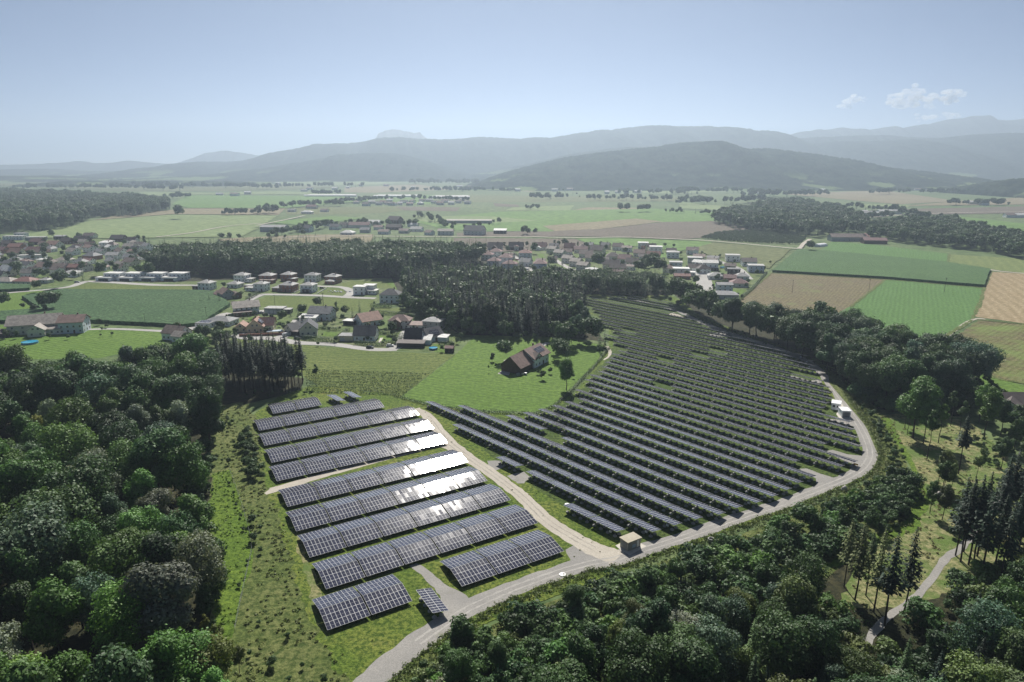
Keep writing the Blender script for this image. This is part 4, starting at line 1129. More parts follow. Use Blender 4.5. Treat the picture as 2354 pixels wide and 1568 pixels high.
grow("clearing", [(2230, 1000), (2420, 1000), (2420, 1260), (2330, 1200), (2270, 1080)], 0, 4.0, [(1, "bush", (1.2, 3.4), ["green", "olive", "brown", "mid"])], 17)
# --- lower right forest
grow("lower", [(1180, 1600), (1300, 1500), (1480, 1455), (1620, 1405), (1740, 1350), (1840, 1320), (1890, 1370), (1890, 1440), (1990, 1500), (2060, 1500), (2130, 1440), (2200, 1370), (2290, 1370), (2420, 1250), (2440, 1950), (1100, 1950)], 9.0, 7.2,
     [(1, "broad", (10, 17), ["dark", "dark", "mid", "green", "blue", "olive"]), (0.45, "spruce", (10, 16), ["needle2", "needle", "mid"]), (0.12, "broad", (8, 11), ["silver", "bright"])], 18,
     skip=lambda X, Y: near_line(X, Y, TRACKPX, 4.0))
grow("lower", [(1180, 1560), (1300, 1480), (1480, 1440), (1700, 1370), (1860, 1320), (1930, 1400), (1960, 1470), (2060, 1480), (2200, 1350), (2420, 1230), (2420, 1800), (1150, 1800)], 1.5, 4.6,
     [(1, "bush", (2.5, 5), ["dark", "mid", "green", "olive"])], 28, skip=lambda X, Y: near_line(X, Y, TRACKPX, 3.0))
for x, y, h, t in ((1560, 1450, 11, "silver"), (1600, 1440, 9, "bright"), (1480, 1500, 10, "silver"), (1700, 1395, 10, "yellow"), (1420, 1440, 8, "yellow")): plant("broad", x, y, h, t, "lower", 7)
plant("tallspruce", 2307, 1580, 13, "dead", "lower", 0)
# --- shrubs below the gravel road
grow("roadside", [(930, 1560), (1080, 1455), (1180, 1420), (1290, 1392), (1360, 1362), (1430, 1335), (1480, 1315), (1560, 1292), (1650, 1262), (1760, 1224), (1880, 1182), (1960, 1145), (2020, 1100), (2060, 1085), (2100, 1110), (2105, 1160), (2060, 1215), (1940, 1265), (1850, 1310), (1700, 1365), (1500, 1450), (1300, 1510), (1150, 1600), (920, 1640)],
     1.5, 3.1, [(1, "bush", (2.6, 5.4), ["dark", "mid", "mid", "green"]), (0.5, "bush", (1.6, 3.6), ["olive", "silver", "bright", "olive"]), (0.07, "broad", (6, 9), ["mid", "green", "olive"])], 19, skip=lambda X, Y: near_line(X, Y, ROADPX, 5.6))
grow("roadside", [(1890, 840), (1925, 862), (1990, 930), (2030, 970), (2075, 1045), (2090, 1090), (2040, 1080), (2015, 1010), (1985, 960), (1940, 905)], 0.8, 3.6,
     [(1, "bush", (1.4, 3.2), ["olive", "yellow", "mid", "green"]), (0.4, "bush", (2.4, 4.0), ["dark"])], 20, skip=lambda X, Y: near_line(X, Y, ROADPX, 5.0))
grow("roadside", [(1600, 726), (1700, 762), (1850, 812), (1890, 840), (1850, 818), (1700, 774), (1600, 738)], 0.5, 4.0, [(1, "bush", (1.0, 2.2), ["olive", "mid"])], 21)
# --- farmhouse trees
zf = zoom(1180, 820, 4.804)
for x, y, h, k, t in ((300, 345, 11.5, "broad", "green"), (165, 345, 6, "thuja", "dark"), (120, 470, 4, "slim", "mid"), (205, 410, 2.2, "bush", "mid"), (760, 560, 5, "bush", "olive"), (705, 500, 3, "bush", "mid"), (850, 490, 3.6, "bush", "mid"),
                      (1010, 190, 14, "broad", "mid"), (960, 320, 12, "broad", "mid"), (1015, 345, 11, "broad", "green"), (1040, 680, 15, "broad", "green"), (915, 250, 9, "broad", "mid"), (1060, 175, 15, "broad", "dark"), (1100, 120, 16, "slim", "blue"), (890, 300, 6, "slim", "mid"), (1120, 545, 2.5, "bush", "mid")):
    px_, py_ = zf(x, y); plant(k, px_, py_, h, t, "farm")
# --- left farm and orchard
for x, y, h, k, t in ((560, 550, 16, "broad", "mid"), (345, 590, 10, "broad", "dark"), (60, 750, 13, "broad", "mid"), (-60, 740, 12, "broad", "mid"), (410, 770, 14, "broad", "mid"), (510, 755, 14, "broad", "mid"), (310, 772, 6, "bush", "dark"), (410, 775, 6, "bush", "dark"),
                      (210, 745, 5, "bush", "mid"), (930, 440, 13, "broad", "mid"), (160, 1010, 5, "bush", "dark"), (60, 1010, 6, "bush", "dark"), (925, 940, 2.6, "bush", "dark"), (970, 915, 3, "bush", "green"), (900, 890, 5, "bush", "olive"), (450, 1020, 4, "bush", "dark"),
                      (1610, 945, 6, "bush", "purple"), (620, 1020, 3, "bush", "mid"), (1020, 985, 2.5, "bush", "mid"), (915, 995, 2, "bush", "mid")):
    px_, py_ = zl(x, y); plant(k, px_, py_, h, t, "leftfarm")
grow("leftfarm", [zl(1720, 1010), zl(1850, 960), zl(2130, 960), zl(2150, 1010), zl(1980, 1090), zl(1800, 1150), zl(1650, 1100)], 0, 5.0, [(1, "bush", (2.5, 5), ["mid", "green", "dark"]), (0.5, "broad", (7, 10), ["mid", "green"])], 22)
# --- hamlet gardens
for x, y, h, k, t in ((600, 490, 6, "broad", "dark"), (830, 520, 8, "broad", "dark"), (880, 560, 4, "bush", "dark"), (810, 560, 3, "bush", "dark"), (1000, 475, 9, "broad", "mid"), (1280, 470, 7, "broad", "mid"), (1350, 470, 8, "broad", "purple"), (1410, 480, 8, "spruce", "needle2"),
                      (1470, 455, 10, "spruce", "blue"), (1120, 405, 9, "broad", "mid"), (1275, 415, 6, "slim", "mid"), (1650, 520, 6, "broad", "mid"), (1740, 620, 8, "broad", "green"), (2070, 600, 3, "bush", "mid"), (2150, 765, 4, "bush", "dark"), (1660, 570, 5, "bush", "green"),
                      (1330, 510, 5, "bush", "mid"), (1000, 520, 5, "broad", "mid"), (690, 600, 3, "bush", "green"), (1590, 380, 3, "bush", "mid"), (1680, 385, 3.5, "bush", "mid"), (2240, 740, 4, "bush", "green"), (2280, 700, 4, "bush", "green"), (2310, 660, 4, "bush", "mid"),
                      (310, 365, 9, "spruce", "needle2"), (225, 355, 7, "spruce", "needle2"), (345, 240, 6, "broad", "mid"), (430, 340, 4, "bush", "mid"), (490, 300, 4, "bush", "mid"), (560, 320, 4, "bush", "dark"), (150, 365, 3, "bush", "mid"), (700, 490, 4, "bush", "green"), (740, 500, 4, "bush", "mid"),
                      (1190, 550, 3, "bush", "dark"), (1260, 530, 4, "bush", "mid"), (1080, 560, 3, "bush", "mid"), (1580, 440, 4, "bush", "mid"), (660, 560, 4, "bush", "mid"), (450, 560, 3, "bush", "green"), (470, 590, 2.5, "bush", "olive")):
    px_, py_ = zh(x, y); plant(k, px_, py_, h, t, "hamlet")
rr = random.Random(5)
for i in range(14):
    px_, py_ = zh(780 + rr.uniform(0, 190), 430 + rr.uniform(-10, 55)); plant("spruce", px_, py_, rr.uniform(3, 5), "needle2", "hamlet")
# --- village trees
zk = zoom(1180, 580, 6.195)
for x, y, h, k, t in ((1070, 505, 22, "spruce", "needle"), (1110, 490, 12, "broad", "dark"), (850, 285, 14, "broad", "mid"), (1820, 545, 18, "broad", "dark"), (1320, 175, 11, "broad", "mid"), (1280, 495, 9, "spruce", "needle"), (395, 190, 9, "thuja", "dark"), (1160, 155, 9, "thuja", "dark"), (1515, 205, 9, "slim", "mid"),
                      (440, 270, 9, "broad", "mid"), (1790, 300, 10, "spruce", "needle"), (1640, 215, 9, "broad", "mid"), (740, 190, 8, "broad", "mid"), (1870, 190, 8, "broad", "mid"), (1950, 240, 8, "broad", "mid"), (1220, 180, 8, "broad", "mid"), (100, 230, 9, "broad", "mid"), (190, 480, 9, "spruce", "needle"), (670, 490, 10, "spruce", "needle"),
                      (2240, 280, 8, "broad", "mid"), (1890, 330, 5, "bush", "mid"), (2200, 480, 7, "broad", "mid"), (2280, 520, 7, "broad", "mid"), (560, 560, 7, "broad", "mid"), (10, 420, 22, "broad", "dark"), (-30, 470, 20, "broad", "dark")):
    px_, py_ = zk(x, y); plant(k, px_, py_, h, t, "village")
for x, y, h, k, t in ((150, 345, 16, "broad", "dark"), (230, 325, 18, "broad", "dark"), (300, 345, 16, "broad", "dark"), (250, 270, 15, "broad", "dark"), (180, 280, 14, "broad", "dark"), (340, 330, 13, "broad", "mid"), (100, 330, 12, "broad", "mid"), (620, 440, 9, "bush", "yellow"), (640, 350, 7, "bush", "mid"), (585, 300, 7, "bush", "mid"),
                      (430, 115, 6, "broad", "mid"), (350, 105, 6, "broad", "mid"), (490, 175, 5, "broad", "dark"), (675, 165, 4, "bush", "dark"), (700, 190, 5, "bush", "dark"), (830, 200, 5, "bush", "mid"), (960, 250, 5, "bush", "mid"), (1215, 320, 6, "bush", "mid"), (1155, 350, 6, "broad", "mid"), (1270, 255, 4, "bush", "mid"),
                      (850, 385, 6, "broad", "mid"), (1075, 430, 5, "bush", "mid"), (1060, 465, 5, "bush", "dark"), (770, 465, 4, "bush", "mid"), (745, 490, 3.5, "bush", "dark"), (990, 530, 3, "bush", "dark"), (410, 365, 8, "broad", "dark"), (560, 360, 5, "bush", "mid"), (1190, 345, 4, "bush", "dark")):
    px_, py_ = zw(x, y); plant(k, px_, py_, h, t, "village")
rr = random.Random(9)
for i in range(85):
    x, y = rr.uniform(-30, 345), rr.uniform(552, 648)
    plant(rr.choice(["broad", "bush", "broad", "spruce", "bush"]), x, y, rr.uniform(5, 12), rr.choice(["dark", "mid", "mid"]), "leftvillage")
for x, y, h in ((40, 632, 14), (12, 610, 10), (236, 636, 14), (345, 640, 15), (120, 548, 13), (103, 560, 9), (330, 600, 12)): plant("broad", x, y, h, "dark", "leftvillage")
plant("spruce", 45, 640, 13, "needle", "leftvillage")
for i in range(70):
    x = rr.uniform(1100, 1740); y = rr.uniform(578, 650) if x < 1440 else rr.uniform(585, 690)
    if x > 1440 and y > 600 + (x - 1440) * 0.36: y = 590 + rr.uniform(0, (x - 1440) * 0.3)
    plant(rr.choice(["bush", "bush", "broad"]), x, y, rr.uniform(3, 7.5), rr.choice(["dark", "mid", "mid"]), "village")
for i in range(80):
    px_, py_ = zh(rr.uniform(420, 2200), rr.uniform(480, 720)); plant(rr.choice(["bush", "bush", "bush", "broad"]), px_, py_, rr.uniform(1.8, 4.5), rr.choice(["dark", "mid", "green"]), "hamlet")
plant("broad", 1862, 578, 13, "dark", "fields"); plant("broad", 413, 504, 27, "dark", "fields")

# ---- far woods and tree lines (masses)
FARW = []       # (X, Y, H, kind)
def mass(poly, sp, H, seed, spruce=0.4, z=0):
    rr = random.Random(seed); g = [W(x, y, z) for x, y in poly]
    x0, x1 = min(p[0] for p in g), max(p[0] for p in g); y0, y1 = min(p[1] for p in g), max(p[1] for p in g)
    out = []
    Y = y0
    while Y < y1:
        X = x0
        while X < x1:
            a, b_ = X + rr.uniform(-.45, .45) * sp, Y + rr.uniform(-.45, .45) * sp
            if inside((a, b_), g): out.append((a, b_, rr.uniform(*H), "spruce" if rr.random() < spruce else "broad"))
            X += sp
        Y += sp * 0.9
    return out
def line(pts, n, H, seed, wd=4.0, spruce=0.1):
    rr = random.Random(seed); g = [W(*p) for p in pts]; out = []
    L = [math.hypot(b[0] - a[0], b[1] - a[1]) for a, b in zip(g, g[1:])]; T = sum(L)
    for i in range(n):
        d = rr.uniform(0, T); k = 0
        while d > L[k] and k < len(L) - 1: d -= L[k]; k += 1
        t = d / L[k]; a, b_ = g[k], g[k + 1]
        out.append((a[0] + (b_[0] - a[0]) * t + rr.gauss(0, wd), a[1] + (b_[1] - a[1]) * t + rr.gauss(0, wd * 2), rr.uniform(*H), "spruce" if rr.random() < spruce else "broad"))
    return out
MASSES = {
 "far_forest_mass": ("dark forest covering the rise at the left edge of the plain", mass([(-330, 548), (0, 537), (150, 527), (208, 506), (215, 500), (300, 499), (392, 483), (390, 474), (310, 462), (200, 456), (0, 446), (-330, 446)], 10.5, (18, 27), 1, 0.6)),
 "river_wood": ("rounded wood on the rise beyond the brown ploughed field", mass([(1640, 514), (1700, 530), (1760, 537), (1850, 545), (1990, 540), (1990, 518), (1930, 492), (1850, 472), (1780, 471), (1700, 491), (1660, 499)], 11, (13, 24), 2, 0.3)
                + mass([(1990, 548), (2100, 562), (2250, 577), (2354, 597), (2440, 612), (2440, 575), (2300, 547), (2200, 522), (2100, 516), (2000, 527)], 9.5, (12, 20), 3, 0.15)),
 "orchard": ("dark orchard plantation beside the pale field road", mass([(1610, 549), (1650, 536), (1733, 531), (1818, 536), (1852, 551), (1838, 563), (1699, 559)], 4.2, (3.2, 4.2), 4, 0)),
}
TL = [((515, 495), (560, 494), (610, 493), (650, 491), 26, (7, 16)), ((600, 490), (620, 491), (640, 491), (650, 491), 8, (14, 22)), ((1427, 488), (1450, 488), (1470, 488), (1490, 488), 9, (16, 20)), ((1530, 490), (1560, 491), (1600, 492), (1640, 494), 16, (8, 14)),
      ((1205, 481), (1220, 481), (1240, 481), (1240, 481), 12, (9, 13)), ((1220, 460), (1240, 460), (1260, 459), (1300, 457), 18, (13, 24)), ((1350, 460), (1440, 461), (1520, 462), (1620, 464), 60, (10, 20)), ((1560, 470), (1640, 470), (1700, 468), (1760, 462), 55, (12, 24)),
      ((640, 432), (700, 432), (780, 431), (840, 430), 30, (16, 26)), ((300, 428), (450, 432), (560, 434), (640, 436), 90, (18, 28)), ((0, 436), (150, 435), (300, 436), (420, 440), 80, (18, 28)), ((720, 450), (740, 449), (780, 448), (780, 447), 20, (14, 22)),
      ((390, 458), (410, 457), (430, 456), (430, 456), 16, (14, 22)), ((900, 442), (960, 440), (1040, 440), (1100, 442), 50, (12, 22)), ((940, 424), (1000, 424), (1080, 424), (1160, 424), 80, (20, 32)), ((1000, 438), (1100, 440), (1160, 442), (1180, 440), 40, (12, 20)),
      ((1190, 418), (1210, 417), (1230, 417), (1240, 417), 20, (22, 34)), ((1420, 446), (1500, 447), (1600, 449), (1600, 449), 36, (12, 22)), ((1540, 446), (1600, 444), (1700, 444), (1760, 448), 50, (14, 26)), ((1700, 452), (1760, 452), (1830, 452), (1900, 450), 60, (14, 26)),
      ((2000, 448), (2040, 447), (2060, 447), (2080, 446), 16, (18, 26)), ((2120, 446), (2180, 445), (2240, 447), (2300, 450), 50, (12, 24)), ((2180, 472), (2220, 471), (2290, 472), (2310, 473), 34, (10, 20)), ((1900, 478), (1960, 480), (2020, 486), (2080, 488), 40, (9, 18)),
      ((2060, 492), (2100, 500), (2140, 508), (2200, 512), 30, (9, 18)), ((1985, 505), (2050, 500), (2100, 503), (2140, 505), 26, (9, 16)), ((500, 552), (600, 552), (700, 545), (760, 540), 10, (6, 12)), ((1200, 540), (1215, 541), (1225, 541), (1225, 541), 5, (10, 14)),
      ((1040, 530), (1080, 529), (1120, 520), (1140, 515), 12, (7, 13)), ((960, 500), (985, 505), (1020, 520), (1040, 528), 30, (8, 15)), ((640, 545), (700, 530), (780, 520), (960, 520), 60, (8, 15)), ((640, 480), (700, 476), (740, 474), (800, 474), 36, (10, 18)),
      ((760, 470), (860, 462), (960, 460), (1080, 464), 80, (9, 18)), ((2250, 448), (2300, 446), (2354, 446), (2420, 448), 60, (14, 24)), ((1240, 430), (1300, 442), (1330, 450), (1340, 456), 10, (6, 12))]
TLP = []
for i, t in enumerate(TL): TLP += line(t[:4], t[4], t[5], 60 + i)
MASSES["far_tree_lines"] = ("scattered hedgerow trees and copses across the hazy plain", TLP)
# ---- choose which plants stand as things of their own
LIMIT = 300
LANDMARK = {
 "left": [("the bend in the grass lane", (575, 1250)), ("the tall spruce stand", (520, 905)), ("the round blue pool", (75, 846)), ("the lower end of the grass lane", (540, 1420)), ("the upper end of the grass lane", (490, 1090)), ("the bottom left corner", (60, 1500)),
          ("the left edge of the picture", (-40, 1150)), ("the bright green farm meadow", (250, 830)), ("the middle of the left forest", (250, 1200))],
 "stand": [("the left end of the gabled block", (620, 930)), ("the olive mown meadow", (690, 850))],
 "strip": [("the wire fence bend", (575, 1250)), ("the left end of the cross path", (610, 1130)), ("the backmost gabled tables", (640, 940)), ("the worn dirt strip", (720, 1400)), ("the foot of the weedy strip", (800, 1560))],
 "wood": [("the red brick new houses", (680, 640)), ("the white flat-roofed villas", (330, 640)), ("the village with red roofs", (1110, 600)), ("the dark hipped house", (900, 690))],
 "central": [("the dark hipped house", (900, 690)), ("the lone farmhouse drive", (1260, 775)), ("the far end of the tilted rows", (1340, 690)), ("the garden with the round pool", (1060, 780)), ("the long green meadow", (1150, 770))],
 "belt": [("the far end of the tilted rows", (1400, 690)), ("the head of the loop road", (1540, 690)), ("the red-roofed village", (1330, 640))],
 "row": [("the head of the loop road", (1560, 700)), ("the brown stubble field", (1750, 740)), ("the two white substations", (1930, 940)), ("the clover field", (2000, 800)), ("the roofs at the right edge", (2250, 900)), ("the dry clearing", (2080, 950))],
 "rightwood": [("the brown roofs at the right edge", (2330, 920)), ("the dry clearing", (2240, 980))],
 "clearing": [("the heap of pale stones", (2180, 1150)), ("the forest track", (2220, 1260)), ("the brown roofs at the right edge", (2330, 930)), ("the lower end of the forest track", (2040, 1430)), ("the grass lane in the clearing", (2090, 1010))],
 "lower": [("the concrete well ring", (1635, 1240)), ("the lower end of the forest track", (2040, 1440)), ("the bottom right corner", (2320, 1540)), ("the bottom edge of the picture", (1500, 1560)), ("the dry clearing", (1900, 1320))],
 "roadside": [("the concrete well ring", (1635, 1240)), ("the flat-roofed hut", (1448, 1260)), ("the white slab on the road", (1292, 1322)), ("the single tilted table", (995, 1400)), ("the right bend of the loop road", (2010, 1050)), ("the two white substations", (1930, 940)), ("the yellow marker", (2110, 1060)), ("the bottom road end", (860, 1560)), ("the head of the loop road", (1600, 730))],
 "farm": [("the lone farmhouse", (1210, 840))], "leftfarm": [("the long yellow barn", (90, 760)), ("the white farm dwelling", (175, 755)), ("the house hidden by trees", (405, 770)), ("the maize field corner", (130, 680))],
 "hamlet": [("the yellow gabled house", (590, 755)), ("the brown house in trees", (520, 690)), ("the grey garage block", (635, 715)), ("the slate gabled house", (840, 780)), ("the round garden pool", (1000, 800)), ("the orange-roofed house", (845, 745)), ("the dark hipped house", (900, 700)), ("the cream double gabled house", (700, 770))],
 "village": [("the row of white twin houses", (1300, 590)), ("the red-hipped block houses", (1150, 600)), ("the lower flat-roofed white house", (1580, 640)), ("the broad grey hipped house", (1660, 685)), ("the upper village street", (1660, 610)), ("the maroon-roofed houses", (1400, 610)), ("the modern white cubes", (1480, 575))],
 "leftvillage": [("the left picture edge", (0, 600)), ("the white flat-roofed villas", (270, 630)), ("the hay field", (150, 550)), ("the spruce wood", (345, 600)), ("the red hipped bungalows", (60, 650))],
 "fields": [("the pale field road", (1850, 570)), ("the hay field", (413, 504))],
}
ZONE_GROUP = {"left": "trees of the left forest", "stand": "trees of the bare-trunked stand", "strip": "shrubs along the grass lane", "wood": "trees of the wood behind the hamlet", "central": "trees of the central spruce wood",
              "belt": "trees at the far end of the rows", "row": "trees of the belt along the loop road", "rightwood": "plants by the right-hand roofs", "clearing": "trees of the dry clearing", "lower": "trees of the lower right forest",
              "roadside": "bushes along the loop road", "farm": "trees round the lone farmhouse", "leftfarm": "trees round the old farm", "hamlet": "garden plants of the hamlet", "village": "garden trees of the village", "leftvillage": "garden trees of the left village", "fields": "lone field trees"}
cam_v = Vector((0, 0, CAM_H))
def apparent(t): return t[3] / math.sqrt(t[1] ** 2 + t[2] ** 2 + CAM_H ** 2)
def in_frame(X, Y, h):
    for z in (0, h * 0.6, h):
        depth = Y * math.cos(PITCH) + (CAM_H - z) * math.sin(PITCH)
        if depth < 5: continue
        u = 1177 + X / depth * FPX
        v = 784 + ((CAM_H - z) * math.cos(PITCH) - Y * math.sin(PITCH)) / depth * FPX
        if -60 < u < 2414 and -40 < v < 1610: return True
    return False
byname = {}
for t in TREES: byname.setdefault(KIND[t[0]][0], []).append(t)
single, over = [], []
for nm, lst in byname.items():
    lst.sort(key=lambda t: -(apparent(t) if in_frame(t[1], t[2], t[3]) else apparent(t) * 0.01))
    single += lst[:LIMIT]; over += lst[LIMIT:]
print({k: len(v) for k, v in byname.items()}, "over", len(over))

# labels: every plant is named by its look and by how near it stands to the closest landmark
cl = {}
for i, t in enumerate(single):
    lms = LANDMARK[t[5]]
    best = min(((math.hypot(W(*p)[0] - t[1], W(*p)[1] - t[2]), nm) for nm, p in lms), key=lambda q: q[0])
    cl.setdefault((KIND[t[0]][0], WORD[t[4]], best[1]), []).append((best[0], i))
label_of = {}
for (nm, wd, lm), lst in cl.items():
    lst.sort()
    for k, (d, i) in enumerate(lst):
        rank = "nearest to" if k == 0 else ordinal(k + 1) + " nearest to"
        label_of[i] = "%s %s, %s %s" % (wd, nm.replace("_", " "), rank, lm)
rr = random.Random(3)
for i, (kind, X, Y, h, tint, zone) in enumerate(single):
    crown, trunk, hn = PROTO[kind][rr.randrange(len(PROTO[kind]))]
    nm, cat = KIND[kind]
    s = h / hn
    root = empty(nm, (X, Y, 0.05), rr.uniform(0, 6.28))
    root.scale = (s * rr.uniform(0.88, 1.14), s * rr.uniform(0.88, 1.14), s)
    tag(root, label_of[i], cat, ZONE_GROUP[zone])
    c = link("crown", crown, parent=root)
    k = rr.uniform(0.72, 1.42); a = TINT[tint]
    c.color = (a[0] * k * rr.uniform(0.88, 1.12), a[1] * k, a[2] * k * rr.uniform(0.85, 1.15), 1)
    link("trunk", trunk, parent=root)

# masses: points that carry tree crowns
lowcol = bpy.data.collections.new("mass_crowns")
LOWOBJ = []
for k in ("broad", "spruce"):
    for i, me in enumerate(LOW[k]):
        o = bpy.data.objects.new("mass_%s_%d" % (k, i), me)
        o.color = (*((0.036, 0.070, 0.030) if k == "broad" else TINT["needle"]), 1)
        lowcol.objects.link(o); LOWOBJ.append(o)
NB = len(LOW["broad"])
def mass_group():
    ng = bpy.data.node_groups.new("plant_mass", 'GeometryNodeTree')
    ng.interface.new_socket("Geometry", in_out='INPUT', socket_type='NodeSocketGeometry')
    ng.interface.new_socket("Geometry", in_out='OUTPUT', socket_type='NodeSocketGeometry')
    gi = ng.nodes.new("NodeGroupInput"); go = ng.nodes.new("NodeGroupOutput")
    iop = ng.nodes.new("GeometryNodeInstanceOnPoints")
    ci = ng.nodes.new("GeometryNodeCollectionInfo")
    ci.inputs[0].default_value = lowcol; ci.inputs["Separate Children"].default_value = True; ci.inputs["Reset Children"].default_value = True
    def attr(nm, ty):
        a = ng.nodes.new("GeometryNodeInputNamedAttribute"); a.data_type = ty; a.inputs[0].default_value = nm; return a.outputs[0]
    L = ng.links.new
    L(gi.outputs[0], iop.inputs["Points"]); L(ci.outputs[0], iop.inputs["Instance"])
    iop.inputs["Pick Instance"].default_value = True
    L(attr("kind", 'INT'), iop.inputs["Instance Index"])
    er = ng.nodes.new("FunctionNodeEulerToRotation"); L(attr("turn", 'FLOAT_VECTOR'), er.inputs[0]); L(er.outputs[0], iop.inputs["Rotation"])
    L(attr("size", 'FLOAT_VECTOR'), iop.inputs["Scale"])
    L(iop.outputs[0], go.inputs[0])
    return ng
MG = mass_group()
def plant_mass(name, label, pts, seed):
    rr = random.Random(seed)
    me = bpy.data.meshes.new(name)
    me.from_pydata([(p[0], p[1], 0.0) for p in pts], [], [])
    a = me.attributes.new("kind", 'INT', 'POINT'); b_ = me.attributes.new("turn", 'FLOAT_VECTOR', 'POINT'); c = me.attributes.new("size", 'FLOAT_VECTOR', 'POINT')
    ks, ts, ss = [], [], []
    for p in pts:
        sp = p[3] == "spruce"
        ks.append(NB + rr.randrange(3) if sp else rr.randrange(NB))
        ts += [0, 0, rr.uniform(0, 6.28)]
        s = p[2] / (24.0 if sp else 17.3); w = s * rr.uniform(0.85, 1.25)
        if not sp and p[2] < 5: w *= 1.1
        ss += [w, w, s]
    a.data.foreach_set("value", ks); b_.data.foreach_set("vector", ts); c.data.foreach_set("vector", ss)
    me.materials.append(M["leaf"])
    o = link(name, me)
    o.color = (*TINT["mid"], 1)
    mod = o.modifiers.new("plants", 'NODES'); mod.node_group = MG
    return tag(o, label, None, None, "stuff")
ov = {}
for t in over: ov.setdefault(t[5], []).append((t[1], t[2], t[3], "spruce" if "spruce" in t[0] else "broad"))
for z, pts in ov.items():
    nm = {"left": "forest_mass", "wood": "wood_mass", "central": "spruce_mass", "lower": "forest_mass", "roadside": "shrub_mass"}.get(z, "plant_mass")
    plant_mass(nm, "farther ones among the " + ZONE_GROUP[z], pts, 5)
for i, (nm, (lab, pts)) in enumerate(MASSES.items()): plant_mass(nm, lab, pts, 30 + i)

# ---- rough growth as masses of leaves
def weeds(name, poly, n, hgt, col, label, seed, zc=0.13, blades=20, size=0.36, skip=None):
    rng = np.random.default_rng(seed); rr = random.Random(seed)
    g = [W(*p) for p in poly]
    x0, x1 = min(p[0] for p in g), max(p[0] for p in g); y0, y1 = min(p[1] for p in g), max(p[1] for p in g)
    C, Nn, Gp = [], [], []
    k = 0
    while k < n:
        X, Y = rr.uniform(x0, x1), rr.uniform(y0, y1)
        bare = math.sin(X * .23 + 1.3 * math.sin(Y * .15)) * math.sin(Y * .19 + 1.1 * math.sin(X * .11)) < -0.12 and rr.random() < 0.8
        if bare or not inside((X, Y), g) or (skip and skip(X, Y)): k += 0.34; continue
        k += 1
        h = rr.uniform(*hgt); r = h * rr.uniform(0.9, 1.6); gv = rr.random()
        for q in range(blades):
            a = rr.uniform(0, 6.28); d = r * math.sqrt(rr.random()); z = h * (1 - (d / r) ** 2) * rr.uniform(0.5, 1.0)
            C.append((X + math.cos(a) * d, Y + math.sin(a) * d, zc + z)); Nn.append((math.cos(a) * d / r + rr.gauss(0, .4), math.sin(a) * d / r + rr.gauss(0, .4), 0.7)); Gp.append(gv)
    me = cloud_mesh(name, quads(np.array(C), np.array(Nn), size, rng), M["leaf"], rng, np.array(Gp))
    o = link(name, me); o.color = (*col, 1)
    return tag(o, label, None, None, "stuff")
RM = [(486, 940), (560, 930), (600, 970), (610, 1125), (650, 1190), (690, 1380), (745, 1480), (850, 1640), (520, 1640), (565, 1430), (590, 1270), (545, 1120), (515, 1060)]
weeds("tall_weeds", RM, 2000, (0.25, 0.5), (0.19, 0.23, 0.08), "tall pale weeds between the grass lane and the gabled block", 51)
weeds("tall_weeds", RM, 150, (0.4, 0.9), (0.13, 0.19, 0.055), "dark green weeds between the grass lane and the gabled block", 52)
weeds("tall_weeds", [(1905, 850), (1950, 880), (2040, 960), (2110, 1130), (2090, 1230), (1900, 1330), (1700, 1420), (1500, 1470), (1000, 1640), (880, 1640), (1000, 1490), (1250, 1390), (1500, 1300), (1800, 1195), (1990, 1112), (2020, 1050), (1990, 980), (1905, 880)],
      2600, (0.4, 1.3), (0.18, 0.205, 0.075), "pale weeds on the bank outside the gravel loop road", 53, skip=lambda X, Y: near_line(X, Y, ROADPX, 3.1))
weeds("dry_grass", [(2020, 960), (2100, 945), (2220, 960), (2330, 1060), (2420, 1120), (2420, 1300), (2200, 1360), (2060, 1400), (1930, 1400), (1960, 1300), (2100, 1210), (2125, 1140), (2090, 1050)],
      900, (0.15, 0.55), (0.26, 0.24, 0.11), "dry cut grass lying in tufts on the clearing", 54, skip=lambda X, Y: near_line(X, Y, TRACKPX, 2.2))
weeds("park_tufts", PARK, 1500, (0.12, 0.3), (0.12, 0.17, 0.035), "short grass tufts across the solar park", 55, zc=0.10, blades=8, size=0.3, skip=lambda X, Y: near_line(X, Y, ROADPX, 3.6))
weeds("lane_tufts", [(488, 1090), (528, 1080), (555, 1160), (580, 1250), (570, 1330), (545, 1420), (530, 1500), (480, 1500), (500, 1330), (480, 1200)], 700, (0.15, 0.4), (0.15, 0.25, 0.03), "bright tufts on the grass lane", 56, zc=0.15, blades=10)
weeds("undergrowth", [(1180, 1600), (1300, 1490), (1480, 1450), (1700, 1370), (1870, 1320), (1960, 1400), (2060, 1440), (2200, 1340), (2420, 1230), (2420, 1700), (1150, 1700)], 1500, (0.4, 1.1), (0.065, 0.115, 0.036), "dark green undergrowth on the floor of the lower right forest", 57, zc=0.145, skip=lambda X, Y: near_line(X, Y, TRACKPX, 1.6))
